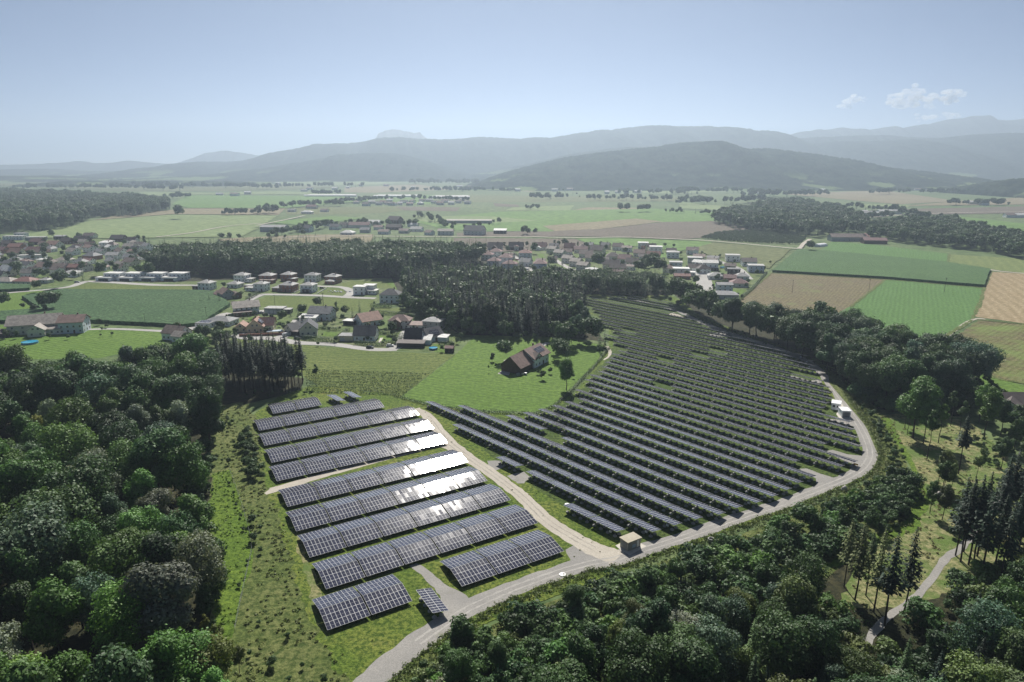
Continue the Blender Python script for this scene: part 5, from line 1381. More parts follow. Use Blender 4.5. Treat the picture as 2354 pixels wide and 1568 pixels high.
# verge: rank growth right up to the gravel
C, Nn, Gp = [], [], []; rr = random.Random(58)
RL = curve_pts(ROADPX, 10)
for i in range(len(RL) - 1):
    d = (RL[i + 1] - RL[i]); L = d.length; d = d.normalized(); out = Vector((d.y, -d.x, 0))
    for k in range(int(L * 5)):
        q = RL[i] + d * rr.uniform(0, L) + out * (2.75 + abs(rr.gauss(0, 2.0)))
        h = rr.uniform(0.25, 0.8); gv = rr.random()
        for b_ in range(14):
            a = rr.uniform(0, 6.28); e_ = h * 1.2 * math.sqrt(rr.random())
            C.append((q.x + math.cos(a) * e_, q.y + math.sin(a) * e_, 0.14 + h * rr.uniform(.3, 1))); Nn.append((math.cos(a) * .6 + rr.gauss(0, .4), math.sin(a) * .6 + rr.gauss(0, .4), .7)); Gp.append(gv)
o = link("verge_growth", cloud_mesh("verge_growth", quads(np.array(C), np.array(Nn), 0.36, NP), M["leaf"], NP, np.array(Gp))); o.color = (0.12, 0.16, 0.05, 1)
tag(o, "rank grass and weeds along the outer edge of the gravel loop road", None, None, "stuff")
# crop rows of young bushes
C, Nn = [], []; rr = random.Random(8)
for r in range(9):
    y = 856 + r * 6.2
    for k in range(95):
        x = 705 + k * 3.1 + rr.uniform(-.8, .8)
        if x > 985 - r * 7 or rr.random() < 0.08: continue
        X, Y = W(x, y + (x - 800) * 0.03)
        for q in range(7): C.append((X + rr.gauss(0, .25), Y + rr.gauss(0, .25), 0.1 + rr.uniform(.1, .8))); Nn.append((rr.gauss(0, 1), rr.gauss(0, 1), 1))
me = cloud_mesh("berry_rows", quads(np.array(C), np.array(Nn), 0.42, NP), M["leaf"], NP)
o = link("berry_rows", me); o.color = (0.03, 0.065, 0.02, 1)
tag(o, "rows of young dark bushes in the mown meadow behind the block", None, None, "stuff")

# ---- hedges: clipped bodies of leaves
def hedge(pts, w, h, label, tint="dark", px=None, cat="hedge", name="hedge", group=None, ragged=0.08):
    g = [Vector((*W(*(px(*p) if px else p)), 0)) for p in pts]
    if name == "hedge": w *= 1.3; h *= 1.2
    rng = np.random.default_rng(int(abs(g[0].x * 7 + g[0].y * 3)))
    C, Nn = [], []
    for a, b_ in zip(g, g[1:]):
        L = (b_ - a).length; d = (b_ - a) / L; nn = Vector((-d.y, d.x, 0))
        n = int(L * (2 * h + w) * 8)
        for _ in range(n):
            t = rng.uniform(0, L); u = rng.uniform(-(h + w / 2), h + w / 2)
            if abs(u) < w / 2: p = (u, h); nv = Vector((0, 0, 1))
            else: p = (math.copysign(w / 2, u), h - (abs(u) - w / 2)); nv = nn * math.copysign(1, u)
            q = a + d * t + nn * (p[0] + rng.normal() * ragged)
            C.append((q.x, q.y, max(0.05, p[1] + rng.normal() * ragged))); Nn.append((nv.x + rng.normal() * .4, nv.y + rng.normal() * .4, nv.z + .2 + rng.normal() * .4))
    me = cloud_mesh(name, quads(np.array(C), np.array(Nn), 0.36, rng), M["leaf"], rng)
    o = link(name, me); o.color = (*TINT[tint], 1)
    return tag(o, label, cat, group)
HG = "clipped hedges of the hamlet"
hedge([(1005, 660), (1270, 690)], 2.0, 2.0, "tall dark clipped hedge below the cream double gabled house", px=zh, group=HG)
hedge([(1270, 680), (1375, 595)], 1.6, 1.8, "dark hedge climbing between the two lawns beside the wooden garage", px=zh, group=HG)
hedge([(1425, 705), (1640, 718), (1780, 690), (1822, 640)], 1.6, 1.9, "curved dark hedge round the lawn of the slate gabled house", px=zh, group=HG)
hedge([(1130, 575), (1290, 590)], 1.2, 1.6, "short hedge behind the lawn of the cream house", px=zh, group=HG)
hedge([(1560, 445), (1750, 460), (2025, 498)], 1.8, 2.0, "long dark hedge along the top of the red-roofed gardens", px=zh, group=HG)
hedge([(2120, 705), (2250, 705)], 1.2, 1.5, "low hedge behind the round garden pool", px=zh, group=HG)
hedge([(535, 340), (632, 285)], 2.0, 2.2, "dark hedge beside the street bend near the brown house", px=zh, group=HG)
hedge([(1610, 615), (1790, 630)], 1.2, 1.6, "hedge between the slate and the brown-red houses", px=zh, group=HG)
hedge([(1560, 395), (1735, 402)], 2.2, 2.2, "bushy hedge in front of the dark hipped house", px=zh, group=HG, ragged=.3)
hedge([(430, 590), (500, 560)], 1.5, 1.6, "hedge left of the yellow gabled house", px=zh, group=HG, ragged=.2)
hedge([(530, 285), (620, 335), (700, 400), (770, 460), (815, 515)], 1.6, 2.0, "long dark hedge beside the village street", px=zk)
hedge([(1010, 560), (1110, 480), (1240, 330)], 1.2, 1.2, "thin hedge along the edge of the right village fields", px=zw, ragged=.3)
# young hedge with stakes round the farmhouse meadow
HL = [(905, 911), (1000, 937), (1110, 949), (1230, 955), (1275, 935), (1310, 905), (1345, 866), (1375, 835), (1402, 800)]
hr = empty("staked_hedge", (*W(1230, 955), 0.1))
tag(hr, "young ragged hedge with wooden stakes curving round the farmhouse meadow", "hedge")
hg = hedge(HL, 0.8, 0.9, None, "dark", cat=None, name="foliage", ragged=.35)
for k_ in ("label", "category"):
    if k_ in hg: del hg[k_]
hg.parent = hr; hg.location = (-hr.location.x, -hr.location.y, 0)
st = MB(); st.tube((0, 0, 0), (0.03, 0, 1.9), 0.045, 0.035, 5); STAKE = st.mesh("stake", [M["bark"]])
gp = [W(*p) for p in HL]
rr = random.Random(4); acc = 0
for a, b_ in zip(gp, gp[1:]):
    L = math.hypot(b_[0] - a[0], b_[1] - a[1]); n = max(1, int(L / 3.0))
    for k in range(n):
        t = k / n
        link("stake", STAKE, parent=hr, loc=(a[0] + (b_[0] - a[0]) * t - hr.location.x + 0.6, a[1] + (b_[1] - a[1]) * t - hr.location.y - .3, 0), rot=(rr.gauss(0, .05), rr.gauss(0, .05), 0))
# wire fence along the grass lane
FL = [(528, 1083), (545, 1130), (560, 1175), (577, 1240), (579, 1270), (565, 1330), (548, 1410), (540, 1450)]
fr_ = empty("wire_fence", (*W(579, 1270), 0.13)); tag(fr_, "thin post and wire fence between the grass lane and the weeds", "fence")
gp = [W(*p) for p in FL]; wm = MB()
pm = MB(); pm.tube((0, 0, 0), (0, 0, 1.35), 0.05, 0.045, 5); POST = pm.mesh("post", [M["steel"]])
for a, b_ in zip(gp, gp[1:]):
    L = math.hypot(b_[0] - a[0], b_[1] - a[1]); n = max(1, int(L / 2.6))
    for k in range(n):
        p0 = (a[0] + (b_[0] - a[0]) * k / n - fr_.location.x, a[1] + (b_[1] - a[1]) * k / n - fr_.location.y)
        p1 = (a[0] + (b_[0] - a[0]) * (k + 1) / n - fr_.location.x, a[1] + (b_[1] - a[1]) * (k + 1) / n - fr_.location.y)
        link("post", POST, parent=fr_, loc=(*p0, 0))
        for z in (0.35, 0.75, 1.15): wm.tube((*p0, z), (*p1, z), 0.014, n=3, cap=False)
wm.build("wire", [M["steel"]], fr_)
# ================================================================== BUILDINGS
def roof_mat(name, col, period=0.33, rough=0.75, var=0.25):
    m, nt, b = new_mat(name)
    tc = N(nt, "ShaderNodeTexCoord"); g = N(nt, "ShaderNodeNewGeometry")
    n1 = noise(nt, g.outputs["Position"], 0.5, 5, 0.7)
    n2 = noise(nt, tc.outputs["Object"], 3.0, 4, 0.7)
    c = mix_c(nt, ramp(nt, n1, 0.3, 0.7), tuple(x * (1 - var) for x in col), tuple(min(1, x * (1 + var)) for x in col))
    c = mix_c(nt, math_n(nt, 'MULTIPLY', ramp(nt, n2, 0.5, 0.75), 0.35), c, tuple(x * 0.5 for x in col))
    w = N(nt, "ShaderNodeTexWave"); w.bands_direction = 'Z'; w.inputs["Scale"].default_value = 0.31 / 0.2
    nt.links.new(tc.outputs["Object"], w.inputs["Vector"])
    bp = N(nt, "ShaderNodeBump"); bp.inputs["Strength"].default_value = 0.4; bp.inputs["Distance"].default_value = 0.05
    nt.links.new(w.outputs["Fac"], bp.inputs["Height"]); nt.links.new(bp.outputs[0], b.inputs["Normal"])
    nt.links.new(c, b.inputs["Base Color"]); b.inputs["Roughness"].default_value = rough
    return m
WALL = {"white": plain("wall_white_render", (0.88, 0.89, 0.89), 0.85, var=0.06), "offwhite": plain("wall_offwhite_render", (0.72, 0.71, 0.67), 0.85, var=0.08), "cream": plain("wall_cream_render", (0.72, 0.69, 0.56), 0.85, var=0.07),
        "yellow": plain("wall_yellow_render", (0.74, 0.67, 0.46), 0.85, var=0.07), "brick": plain("wall_bare_brick", (0.33, 0.16, 0.12), 0.9, var=0.15), "wood": plain("wall_brown_boards", (0.12, 0.075, 0.05), 0.8, var=0.2),
        "grey": plain("wall_grey_render", (0.42, 0.43, 0.43), 0.85, var=0.08), "blue": plain("wall_pale_blue_render", (0.62, 0.68, 0.73), 0.85, var=0.06), "dark": plain("wall_dark_boards", (0.05, 0.045, 0.04), 0.8, var=0.2)}
ROOF = {"lgrey": roof_mat("roof_light_grey_tiles", (0.36, 0.36, 0.35)), "grey": roof_mat("roof_grey_tiles", (0.22, 0.225, 0.23)), "slate": roof_mat("roof_slate", (0.075, 0.08, 0.09)), "brown": roof_mat("roof_brown_tiles", (0.20, 0.155, 0.135)),
        "dbrown": roof_mat("roof_dark_brown_tiles", (0.088, 0.070, 0.066)), "red": roof_mat("roof_red_tiles", (0.24, 0.115, 0.095)), "orange": roof_mat("roof_orange_tiles", (0.34, 0.20, 0.15)), "maroon": roof_mat("roof_maroon_tiles", (0.19, 0.10, 0.095)),
        "pale": roof_mat("roof_pale_sheet", (0.60, 0.60, 0.58)), "old": roof_mat("roof_weathered_tiles", (0.30, 0.27, 0.24), var=0.35), "redb": roof_mat("roof_red_brown_tiles", (0.21, 0.14, 0.12))}
RWORD = {"lgrey": "light grey", "grey": "grey", "slate": "slate-dark", "brown": "brown", "dbrown": "dark brown", "red": "red", "orange": "orange", "maroon": "maroon", "pale": "pale", "old": "weathered", "redb": "red-brown"}
M["pane"] = plain("window_pane", (0.03, 0.04, 0.05), rough=0.08, spec=0.6, var=0.02)
M["frame"] = plain("window_frame", (0.70, 0.70, 0.68), rough=0.5, var=0.03)
M["doorw"] = plain("door_wood", (0.14, 0.085, 0.05), rough=0.6)
M["chim"] = plain("chimney_brick", (0.16, 0.12, 0.10), rough=0.9)
wb = MB()
wb.add([(-.6, 0, -.65), (.6, 0, -.65), (.6, 0, .65), (-.6, 0, .65), (-.6, -.06, -.65), (.6, -.06, -.65), (.6, -.06, .65), (-.6, -.06, .65)], [(0, 1, 5, 4), (1, 2, 6, 5), (2, 3, 7, 6), (3, 0, 4, 7)], 0)
wb.add([(-.6, -.06, -.65), (.6, -.06, -.65), (.6, -.06, .65), (-.6, -.06, .65), (-.5, -.06, -.55), (.5, -.06, -.55), (.5, -.06, .55), (-.5, -.06, .55)], [(0, 1, 5, 4), (1, 2, 6, 5), (2, 3, 7, 6), (3, 0, 4, 7)], 0)
wb.add([(-.5, -.03, -.55), (.5, -.03, -.55), (.5, -.03, .55), (-.5, -.03, .55)], [(0, 1, 2, 3)], 1)
wb.box((0, -.045, 0), (0.07, 0.03, 1.1), 0)
WIN = wb.mesh("window", [M["frame"], M["pane"]])
db = MB(); db.box((0, -.04, 1.05), (1.05, .08, 2.1), 0); db.box((0, -.085, 1.6), (.5, .02, .5), 1)
DOOR = db.mesh("door", [M["doorw"], M["pane"]])
gd = MB()
for i in range(5): gd.box((0, -.05 - .008 * (i % 2), 0.23 + i * 0.43), (2.6, .08, .42), 0)
GDOOR = gd.mesh("garage_door", [M["frame"]])

def roof_bm(kind, w, d, h, pitch, ov, th=0.22):
    b = MB(); W2, D2 = w / 2 + ov, d / 2 + ov
    tp = math.tan(R(pitch))
    if kind == "flat":
        b.box((0, 0, h + 0.13), (w + 2 * ov, d + 2 * ov, 0.26))
        b.box((0, 0, h + 0.28), (w + 2 * ov - 0.5, d + 2 * ov - 0.5, 0.06)); return b, h + 0.3
    if kind == "shed":
        z0, z1 = h + 0.02, h + 0.02 + 2 * D2 * tp
        v = [(-W2, -D2, z0), (W2, -D2, z0), (W2, D2, z1), (-W2, D2, z1)]
        v += [(x, y, z + th) for x, y, z in v]
        b.add(v, [(3, 2, 1, 0), (4, 5, 6, 7), (0, 1, 5, 4), (1, 2, 6, 5), (2, 3, 7, 6), (3, 0, 4, 7)]); return b, z1
    z0 = h - ov * tp; z1 = h + (d / 2) * tp
    if kind == "gable" or kind == "halfhip":
        r = 0 if kind == "gable" else d * 0.16
        for s in (-1, 1):
            v = [(-W2, s * D2, z0), (W2, s * D2, z0), (W2 - 0, 0, z1), (-W2, 0, z1)]
            v2 = [(x, y, z + th) for x, y, z in v]
            b.add(v + v2, [(0, 1, 2, 3), (7, 6, 5, 4), (0, 4, 5, 1), (1, 5, 6, 2), (3, 7, 4, 0)])
        return b, z1 + th
    L = max(0.0, w / 2 - d / 2) if w >= d else 0.0
    if w >= d: ra, rb = (-(w - d) / 2, 0, z1 + th), ((w - d) / 2, 0, z1 + th)
    else:
        z1 = h + (w / 2) * tp; ra, rb = (0, -(d - w) / 2, z1 + th), (0, (d - w) / 2, z1 + th)
    c = [(-W2, -D2, z0), (W2, -D2, z0), (W2, D2, z0), (-W2, D2, z0)]
    c2 = [(x, y, z + th * 0.7) for x, y, z in c]
    v = c + c2 + [ra, rb]
    if w >= d: f = [(4, 5, 9, 8), (5, 6, 9), (6, 7, 8, 9), (7, 4, 8)]
    else: f = [(4, 5, 8), (5, 6, 9, 8), (6, 7, 9), (7, 4, 8, 9)]
    b.add(v, f + [(3, 2, 1, 0), (0, 1, 5, 4), (1, 2, 6, 5), (2, 3, 7, 6), (3, 0, 4, 7)])
    return b, z1 + th

def walls_bm(w, d, h, kind, pitch):
    b = MB(); x, y = w / 2, d / 2
    b.box((0, 0, h / 2), (w, d, h), skip_bottom=True)
    if kind in ("gable",):
        z = h + y * math.tan(R(pitch))
        for s in (-1, 1):
            b.add([(s * x, -y, h), (s * x, y, h), (s * x, 0, z), (s * (x - .3), -y, h), (s * (x - .3), y, h), (s * (x - .3), 0, z)], [(0, 1, 2) if s > 0 else (2, 1, 0), (3, 5, 4)])
    if kind == "shed":
        z = h + 2 * y * math.tan(R(pitch))
        b.add([(-x, -y, h), (x, -y, h), (x, y, h), (-x, y, h), (x, y, z), (-x, y, z)], [(1, 2, 4), (0, 5, 3), (2, 3, 5, 4)])
    return b

def block(root, x, y, w, d, h, roof, pitch, wm, rm, rz=0.0, ov=0.55, storeys=2, wins=True, door=False, chimney=False, garage=0, z=0.0, col=3.2, sides=(0, 1, 2, 3), gable_win=True):
    """One volume of a house: walls, roof, windows. Local placement inside the house."""
    M4 = Matrix.Translation((x, y, z)) @ Matrix.Rotation(rz, 4, 'Z')
    def put(name, me, m4): 
        o = link(name, me, parent=root); o.matrix_local = M4 @ m4; return o
    I = Matrix.Identity(4)
    wl = put("wall", walls_bm(w, d, h, roof, pitch).mesh("wall", [WALL[wm]]), I)
    rb, top = roof_bm(roof, w, d, h, pitch, ov)
    ro = put("roof", rb.mesh("roof", [ROOF[rm]]), I)
    if chimney:
        cb = MB(); cb.box((0, 0, 0), (0.7, 0.7, 1.9)); cb.box((0, 0, 1.0), (0.85, 0.85, 0.12))
        c = link("chimney", cb.mesh("chimney", [M["chim"]]), parent=ro); c.location = (w * 0.18, d * 0.08 if roof != "flat" else 0, top - 0.25)
    wrot = root.rotation_euler.z + rz
    for side in sides:
        a = side * math.pi / 2
        ny = math.sin(wrot + a - math.pi / 2)
        if ny > 0.35: continue                       # the face turned away from the valley side
        L = w if side % 2 == 0 else d; off = d / 2 if side % 2 == 0 else w / 2
        F = Matrix.Rotation(a, 4, 'Z') @ Matrix.Translation((0, -off, 0))
        if wins:
            n = max(1, int(L / col))
            for s in range(storeys):
                for i in range(n):
                    xx = (i - (n - 1) / 2) * (L / n)
                    zz = 1.55 + 2.75 * s
                    if zz > h - 0.5: continue
                    if s == 0 and side == 0 and ((door and i == n // 2) or (garage and i < garage)): continue
                    put("window", WIN, F @ Matrix.Translation((xx, -.004, zz)))
            if roof == "gable" and side % 2 == 1 and gable_win and h + d / 2 * math.tan(R(pitch)) - h > 2.2:
                for xx in ((-1.3, 1.3) if d > 8 else (0,)): put("window", WIN, F @ Matrix.Translation((xx, -.004, h + 0.75)))
        if side == 0 and door:
            n = max(1, int(L / col)); put("door", DOOR, F @ Matrix.Translation(((n // 2 - (n - 1) / 2) * (L / n), -.004, 0)))
        if side == 0:
            for i in range(garage): put("garage_door", GDOOR, F @ Matrix.Translation((-L / 2 + 1.9 + 3.1 * i, -.004, 0)))
    return ro

def solar_roof(root, ro_parent, x, y, z, rz, tilt, nx, ny):
    """Panels lying on a roof."""
    for i in range(nx):
        for j in range(ny):
            o = link("roof_module", RMOD, parent=root)
            o.matrix_local = Matrix.Translation((x, y, z)) @ Matrix.Rotation(rz, 4, 'Z') @ Matrix.Rotation(tilt, 4, 'X') @ Matrix.Translation(((i - (nx - 1) / 2) * 1.05, (j - (ny - 1) / 2) * 1.70, 0.06))
RMOD = module_mesh(1.0, 1.65).mesh("roof_module", [M["alu"], M["glass_pv"], M["backsheet"]])

def house(px, rz, label, cat="house", group=None, name="house", z=0.03):
    X, Y = W(*px)
    return tag(empty(name, (X, Y, z), R(rz)), label, cat, group)

# ---- hamlet, new houses at the back
NG = "houses of the hamlet"
def simple(pxf, x, y, rz, w, d, h, roof, pitch, wm, rm, label, extra=None, chimney=True, group=NG, storeys=2, name="house", cat="house", **kw):
    r = house(pxf(x, y), rz, label, cat, group, name)
    block(r, 0, 0, w, d, h, roof, pitch, wm, rm, storeys=storeys, door=True, chimney=chimney, **kw)
    for e in (extra or []): block(r, **e)
    return r
def ex(x, y, w, d, h, roof="flat", pitch=12, wm="white", rm="grey", **k): return dict(x=x, y=y, w=w, d=d, h=h, roof=roof, pitch=pitch, wm=wm, rm=rm, storeys=1, **k)
simple(zh, 208, 245, -14, 10.5, 9.5, 5.8, "hip", 22, "white", "lgrey", "white pyramid-roofed house left of the others at the maize edge", [ex(-8, -2, 5, 6, 2.8, wm="wood", rm="grey")])
simple(zh, 500, 178, -12, 11, 9.5, 5.8, "hip", 22, "white", "lgrey", "white hipped house in the back row with a flat annexe", [ex(8.5, -2, 7, 7, 2.8, wm="white", rm="lgrey")])
simple(zh, 440, 228, -14, 10, 9, 3.2, "hip", 24, "white", "lgrey", "low white bungalow with light grey hipped roof by the brown house", storeys=1)
simple(zh, 560, 240, -12, 7, 6, 2.8, "flat", 0, "brick", "lgrey", "flat-roofed bare brick garage between the white houses", chimney=False, storeys=1, name="garage", cat="garage", ov=.2)
simple(zh, 660, 255, -12, 9.5, 9, 6, "hip", 20, "white", "lgrey", "white hipped house right of the flat brick garage", [ex(-8, -3, 7, 5, 2.6, wm="white", rm="lgrey")])
simple(zh, 712, 180, -10, 11.5, 10, 5.8, "hip", 22, "brick", "lgrey", "bare brick hipped house in the middle of the back row", [ex(4, -8, 12, 6, 2.8, wm="brick", rm="brown")])
simple(zh, 885, 172, -14, 10.5, 10, 5.8, "hip", 22, "brick", "lgrey", "bare brick hipped house in the back row beside the white one", [ex(7, -5, 6, 6, 2.8, wm="brick", rm="lgrey")])
r = simple(zh, 885, 260, -14, 11.5, 10, 5.6, "hip", 24, "brick", "lgrey", "bare brick house with solar modules on its grey hip", [ex(-8.5, -1, 8, 8, 2.9, "hip", 18, "brick", "lgrey")])
solar_roof(r, None, 3.0, -1.8, 7.35, 0, R(24), 3, 1)
simple(zh, 1050, 265, -10, 10.5, 9.5, 6, "hip", 20, "white", "lgrey", "white hipped house at the street with dark ground floor", [ex(0, -5.6, 5, 2, 2.7, wm="dark", rm="grey")])
simple(zh, 1082, 178, -12, 11, 9.5, 5.9, "hip", 20, "white", "grey", "white hipped house at the right of the back row")
r = simple(zh, 1252, 190, -16, 11, 10, 5.8, "hip", 22, "brick", "lgrey", "last bare brick hipped house of the back row with dark modules", [ex(2, -7.5, 8, 5, 2.8, "hip", 18, "brick", "lgrey")])
solar_roof(r, None, 2.4, -1.8, 7.2, 0, R(22), 3, 1)
simple(zh, 1480, 285, -8, 9.5, 8.5, 6.2, "flat", 0, "white", "pale", "white cube house with dark roof edge at the road end", [ex(5, 7, 9, 8, 6.2, wm="white", rm="pale"), ex(9.5, 2, 7, 7, 3, wm="white", rm="pale")], chimney=False, ov=0.25)
simple(zh, 1730, 350, -4, 14.5, 11, 6.4, "hip", 32, "white", "slate", "tall white house with dark hipped roof against the wood", chimney=True)
r = simple(zh, 365, 318, -50, 12, 9, 4.2, "gable", 38, "grey", "redb", "brown-roofed gabled house hidden among trees beside the maize", [ex(-7, -3, 7, 6, 2.8, "gable", 35, "grey", "redb"), ex(4, 6, 8, 6, 3, "gable", 30, "wood", "brown")])
simple(zh, 530, 445, 26, 16, 12, 5.6, "gable", 27, "white", "old", "large white house with pale brown gabled roof and dark gable", [ex(-3, -8, 11, 4, 2.7, "shed", 8, "wood", "brown")], ov=1.0)
simple(zh, 775, 438, -4, 13, 8, 3.4, "flat", 0, "grey", "lgrey", "grey flat-roofed garage block on the paved yard", [ex(9, -1, 5, 5, 2.7, wm="dark", rm="lgrey")], chimney=False, storeys=1, name="garage", cat="garage", garage=3, ov=.3)
r = simple(zh, 330, 535, -10, 17, 11, 3.2, "hip", 20, "blue", "grey", "grey hipped bungalow with solar panels over its flat front", [ex(-6, -9, 10, 6, 2.8, wm="white", rm="grey", ov=.2)], storeys=1)
solar_roof(r, None, -6, -9, 3.25, 0, R(8), 7, 3)
r = house(zh(620, 590), 8, "yellow house with orange-red crossed gables and roof solar panels", "house", NG)
block(r, 0, 0, 11, 10, 3.8, "gable", 40, "yellow", "orange", rz=R(90), storeys=1, door=True, chimney=True)
block(r, 4, 3, 12, 9, 3.8, "gable", 40, "yellow", "red", storeys=1)
block(r, -9, 1, 8, 7, 3, "gable", 36, "yellow", "orange", rz=R(90), storeys=1)
solar_roof(r, None, 3.1, -2.0, 6.6, R(90), R(40), 5, 2); solar_roof(r, None, 8, 1.0, 6.0, 0, R(40), 4, 2)
tb = MB(); tb.box((0, 0, 0.75), (26, 0.5, 1.5)); tb.box((13, 6, 0.75), (0.5, 12, 1.5)); 
tag(tb.build("garden_wall", [WALL["brick"]], loc=(*W(*zh(660, 632)), .03), rot=(0, 0, R(10))), "low reddish stone wall round the yellow house terrace", "wall")
r = house(zh(1050, 615), -22, "cream double gabled house with slate-dark roofs above the black car", "house", NG)
block(r, 0, 0, 12, 10, 4.4, "gable", 40, "cream", "slate", rz=R(-55), storeys=1, door=True, chimney=False)
block(r, -10, -1.5, 8.5, 8, 3, "gable", 38, "cream", "slate", rz=R(75), storeys=1)
block(r, -5, -5.5, 5, 3.5, 2.4, "flat", 0, "dark", "dbrown", storeys=1, wins=False)
r = house(zh(1160, 490), -8, "pale blue house with broad slate-grey roof and panelled white annexe", "house", NG)
block(r, 0, 0, 15, 11, 4.8, "gable", 33, "blue", "grey", door=True, chimney=True)
block(r, -5, -9, 11, 6.5, 3, "shed", 8, "white", "pale", storeys=1)
solar_roof(r, None, -5, -9, 3.75, 0, R(8), 6, 2)
r = house(zh(1540, 535), -14, "pale house with big orange-red gable roof above the hedges", "house", NG)
block(r, 0, 0, 13, 12, 3.8, "gable", 33, "blue", "orange", rz=R(52), storeys=1, door=True, chimney=True, ov=1.0)
block(r, -11, -3, 7, 6, 2.6, "flat", 0, "dark", "pale", storeys=1, wins=False)
r = house(zh(1810, 560), -6, "house with brown-red hipped gable roof and long carport", "house", NG)
block(r, 0, 0, 13, 9, 5.2, "hip", 32, "offwhite", "redb", door=True)
block(r, -1, -4.5, 6, 5, 5.0, "gable", 34, "wood", "redb", rz=R(90))
block(r, 12, -3.5, 12, 6, 2.9, "shed", 8, "offwhite", "redb", storeys=1)
r = house(zh(1525, 660), -3, "white house with steep dark slate roof beside the wooden garage", "house", NG)
block(r, 0, 0, 12.5, 10, 3.6, "gable", 42, "white", "slate", storeys=1, door=True, chimney=True)
block(r, -10.5, -2, 8, 7, 3, "flat", 0, "yellow", "grey", storeys=1, garage=1, wins=False)
r = house(zh(1925, 690), -5, "house with steep dark brown roof and long boarded carport in front", "house", NG)
block(r, 0, 0, 9.5, 10, 3.4, "gable", 46, "white", "dbrown", storeys=1, door=True, chimney=True)
block(r, 0, -8.5, 15, 5, 2.4, "shed", 7, "dark", "dbrown", storeys=1, wins=False)
block(r, 7.5, -1, 5, 6, 2.6, "shed", 14, "white", "pale", storeys=1, wins=False)
r = house(zh(2085, 575), -16, "grey two-storey house with light hipped roof behind the solar gable", "house", NG)
block(r, 0, 0, 11, 9.5, 5.8, "hip", 20, "grey", "lgrey", door=True, chimney=True)
r = house(zh(2065, 665), -14, "white gabled house with dark panelled roof next to the garden pool", "house", NG)
block(r, 0, 0, 11, 9, 3.2, "gable", 42, "white", "slate", rz=R(58), storeys=1, door=True)
block(r, 8, -1, 5, 5, 2.6, "shed", 6, "white", "pale", storeys=1, wins=False)
solar_roof(r, None, 2.3, -1.3, 5.2, R(58), R(42), 6, 2)
simple(zh, 2215, 765, -8, 4.5, 4, 2.4, "gable", 25, "dark", "maroon", "small dark garden shed with maroon roof at the meadow corner", chimney=False, storeys=1, wins=False, name="shed", cat="shed", ov=.3)

# ---- white flat-roofed villas in a row
for i, (x, w_) in enumerate(((1015, "leftmost"), (1205, "second"), (1400, "third"), (1600, "rightmost"))):
    r = house(zl(x, 478), -8, "white flat-roofed villa with carport and terrace, %s of the four in the row" % w_, "house", "white flat-roofed villas by the maize field")
    block(r, 2, 2, 15, 9, 6.0, "flat", 0, "white", "pale", ov=.4, storeys=2)
    block(r, -2, -5, 15, 6, 3.1, "flat", 0, "white", "pale", ov=.4, storeys=1, wins=False)
    rb = MB(); rb.box((-2, -8.2, 1.2), (9, .25, 2.0)); link("carport_shade_panel", rb.mesh("carport_shade_panel", [WALL["dark"]]), parent=r)  # solid dark slab standing in for the shade inside the carport
# ---- old farm at the left
r = house(zl(345, 945), 19, "long yellow-grey farm barn with weathered gabled roof", "barn", None, "barn")
block(r, 0, 0, 27, 15, 6.2, "gable", 30, "cream", "old", ov=1.0, storeys=2, chimney=True, col=5)
block(r, 3.5, -12, 8, 9, 4.0, "gable", 32, "cream", "old", rz=R(90), storeys=1)
block(r, -17, -9, 9, 7, 2.4, "shed", 10, "dark", "dbrown", storeys=1, wins=False)
r = house(zl(685, 945), 12, "white three-storey farm dwelling beside the long barn", "house", None, "farm_dwelling")
block(r, 0, 0, 13.5, 12, 7.2, "gable", 28, "blue", "redb", ov=.9, storeys=3, door=True, chimney=True)
block(r, -12, -4.5, 13, 4, 3.2, "shed", 14, "offwhite", "old", storeys=1)
r = house(zl(1610, 1010), -18, "white house with grey-brown roof half hidden by forest crowns", "house", None)
block(r, 0, 0, 13, 10, 4.2, "gable", 35, "white", "brown", storeys=1, chimney=True); block(r, 7, -4, 8, 7, 3.6, "gable", 32, "white", "old", storeys=1)
simple(zl, 665, 440, -8, 13, 10, 3.6, "hip", 18, "offwhite", "lgrey", "low house with grey hipped roof and pale porch by the street bend", [ex(6, -6, 9, 5, 3, wm="white", rm="pale")], storeys=1, group=None)
# ---- the lone farmhouse
r = house(zf(560, 400), 0, "lone farmhouse with brown stable gable and white solar-roofed wing", "farmhouse", None, "farmhouse")
AX = R(58)
block(r, -4.5, -6.0, 12, 11, 3.6, "gable", 40, "wood", "redb", rz=AX, storeys=1, wins=False, ov=.8)
block(r, 3.2, 5.6, 15, 11.5, 5.2, "gable", 33, "white", "redb", rz=AX, door=True, chimney=True, ov=.9)
block(r, 3.6, 0.6, 6, 6.5, 5.0, "gable", 35, "white", "brown", rz=AX + R(90), storeys=2)
solar_roof(r, None, 8.3, 6.2, 7.4, AX - R(180) + R(180), R(33) * -0.0 + 0.0, 1, 1) if False else None
c_, s_ = math.cos(AX), math.sin(AX)
# modules on the roof slope that faces right
solar_roof(r, None, 3.2 + 3.0 * s_ + 2.2 * c_, 5.6 - 3.0 * c_ + 2.2 * s_, 5.2 + 2.95 * math.tan(R(33)) + .18, AX, R(33), 7, 2)
jb = MB(); rr = random.Random(2)
for i in range(7): jb.box((rr.uniform(-3.5, 3.5), rr.uniform(-.8, .6), .5), (rr.uniform(.5, 1.4), rr.uniform(.4, .9), rr.uniform(.6, 1.2)), rz=rr.uniform(0, 3))
tag(jb.build("farm_gear", [M["steel"]], loc=(*W(*zf(490, 505)), .1)), "grey clutter of tanks and tools under the farmhouse stable gable", "farm gear")
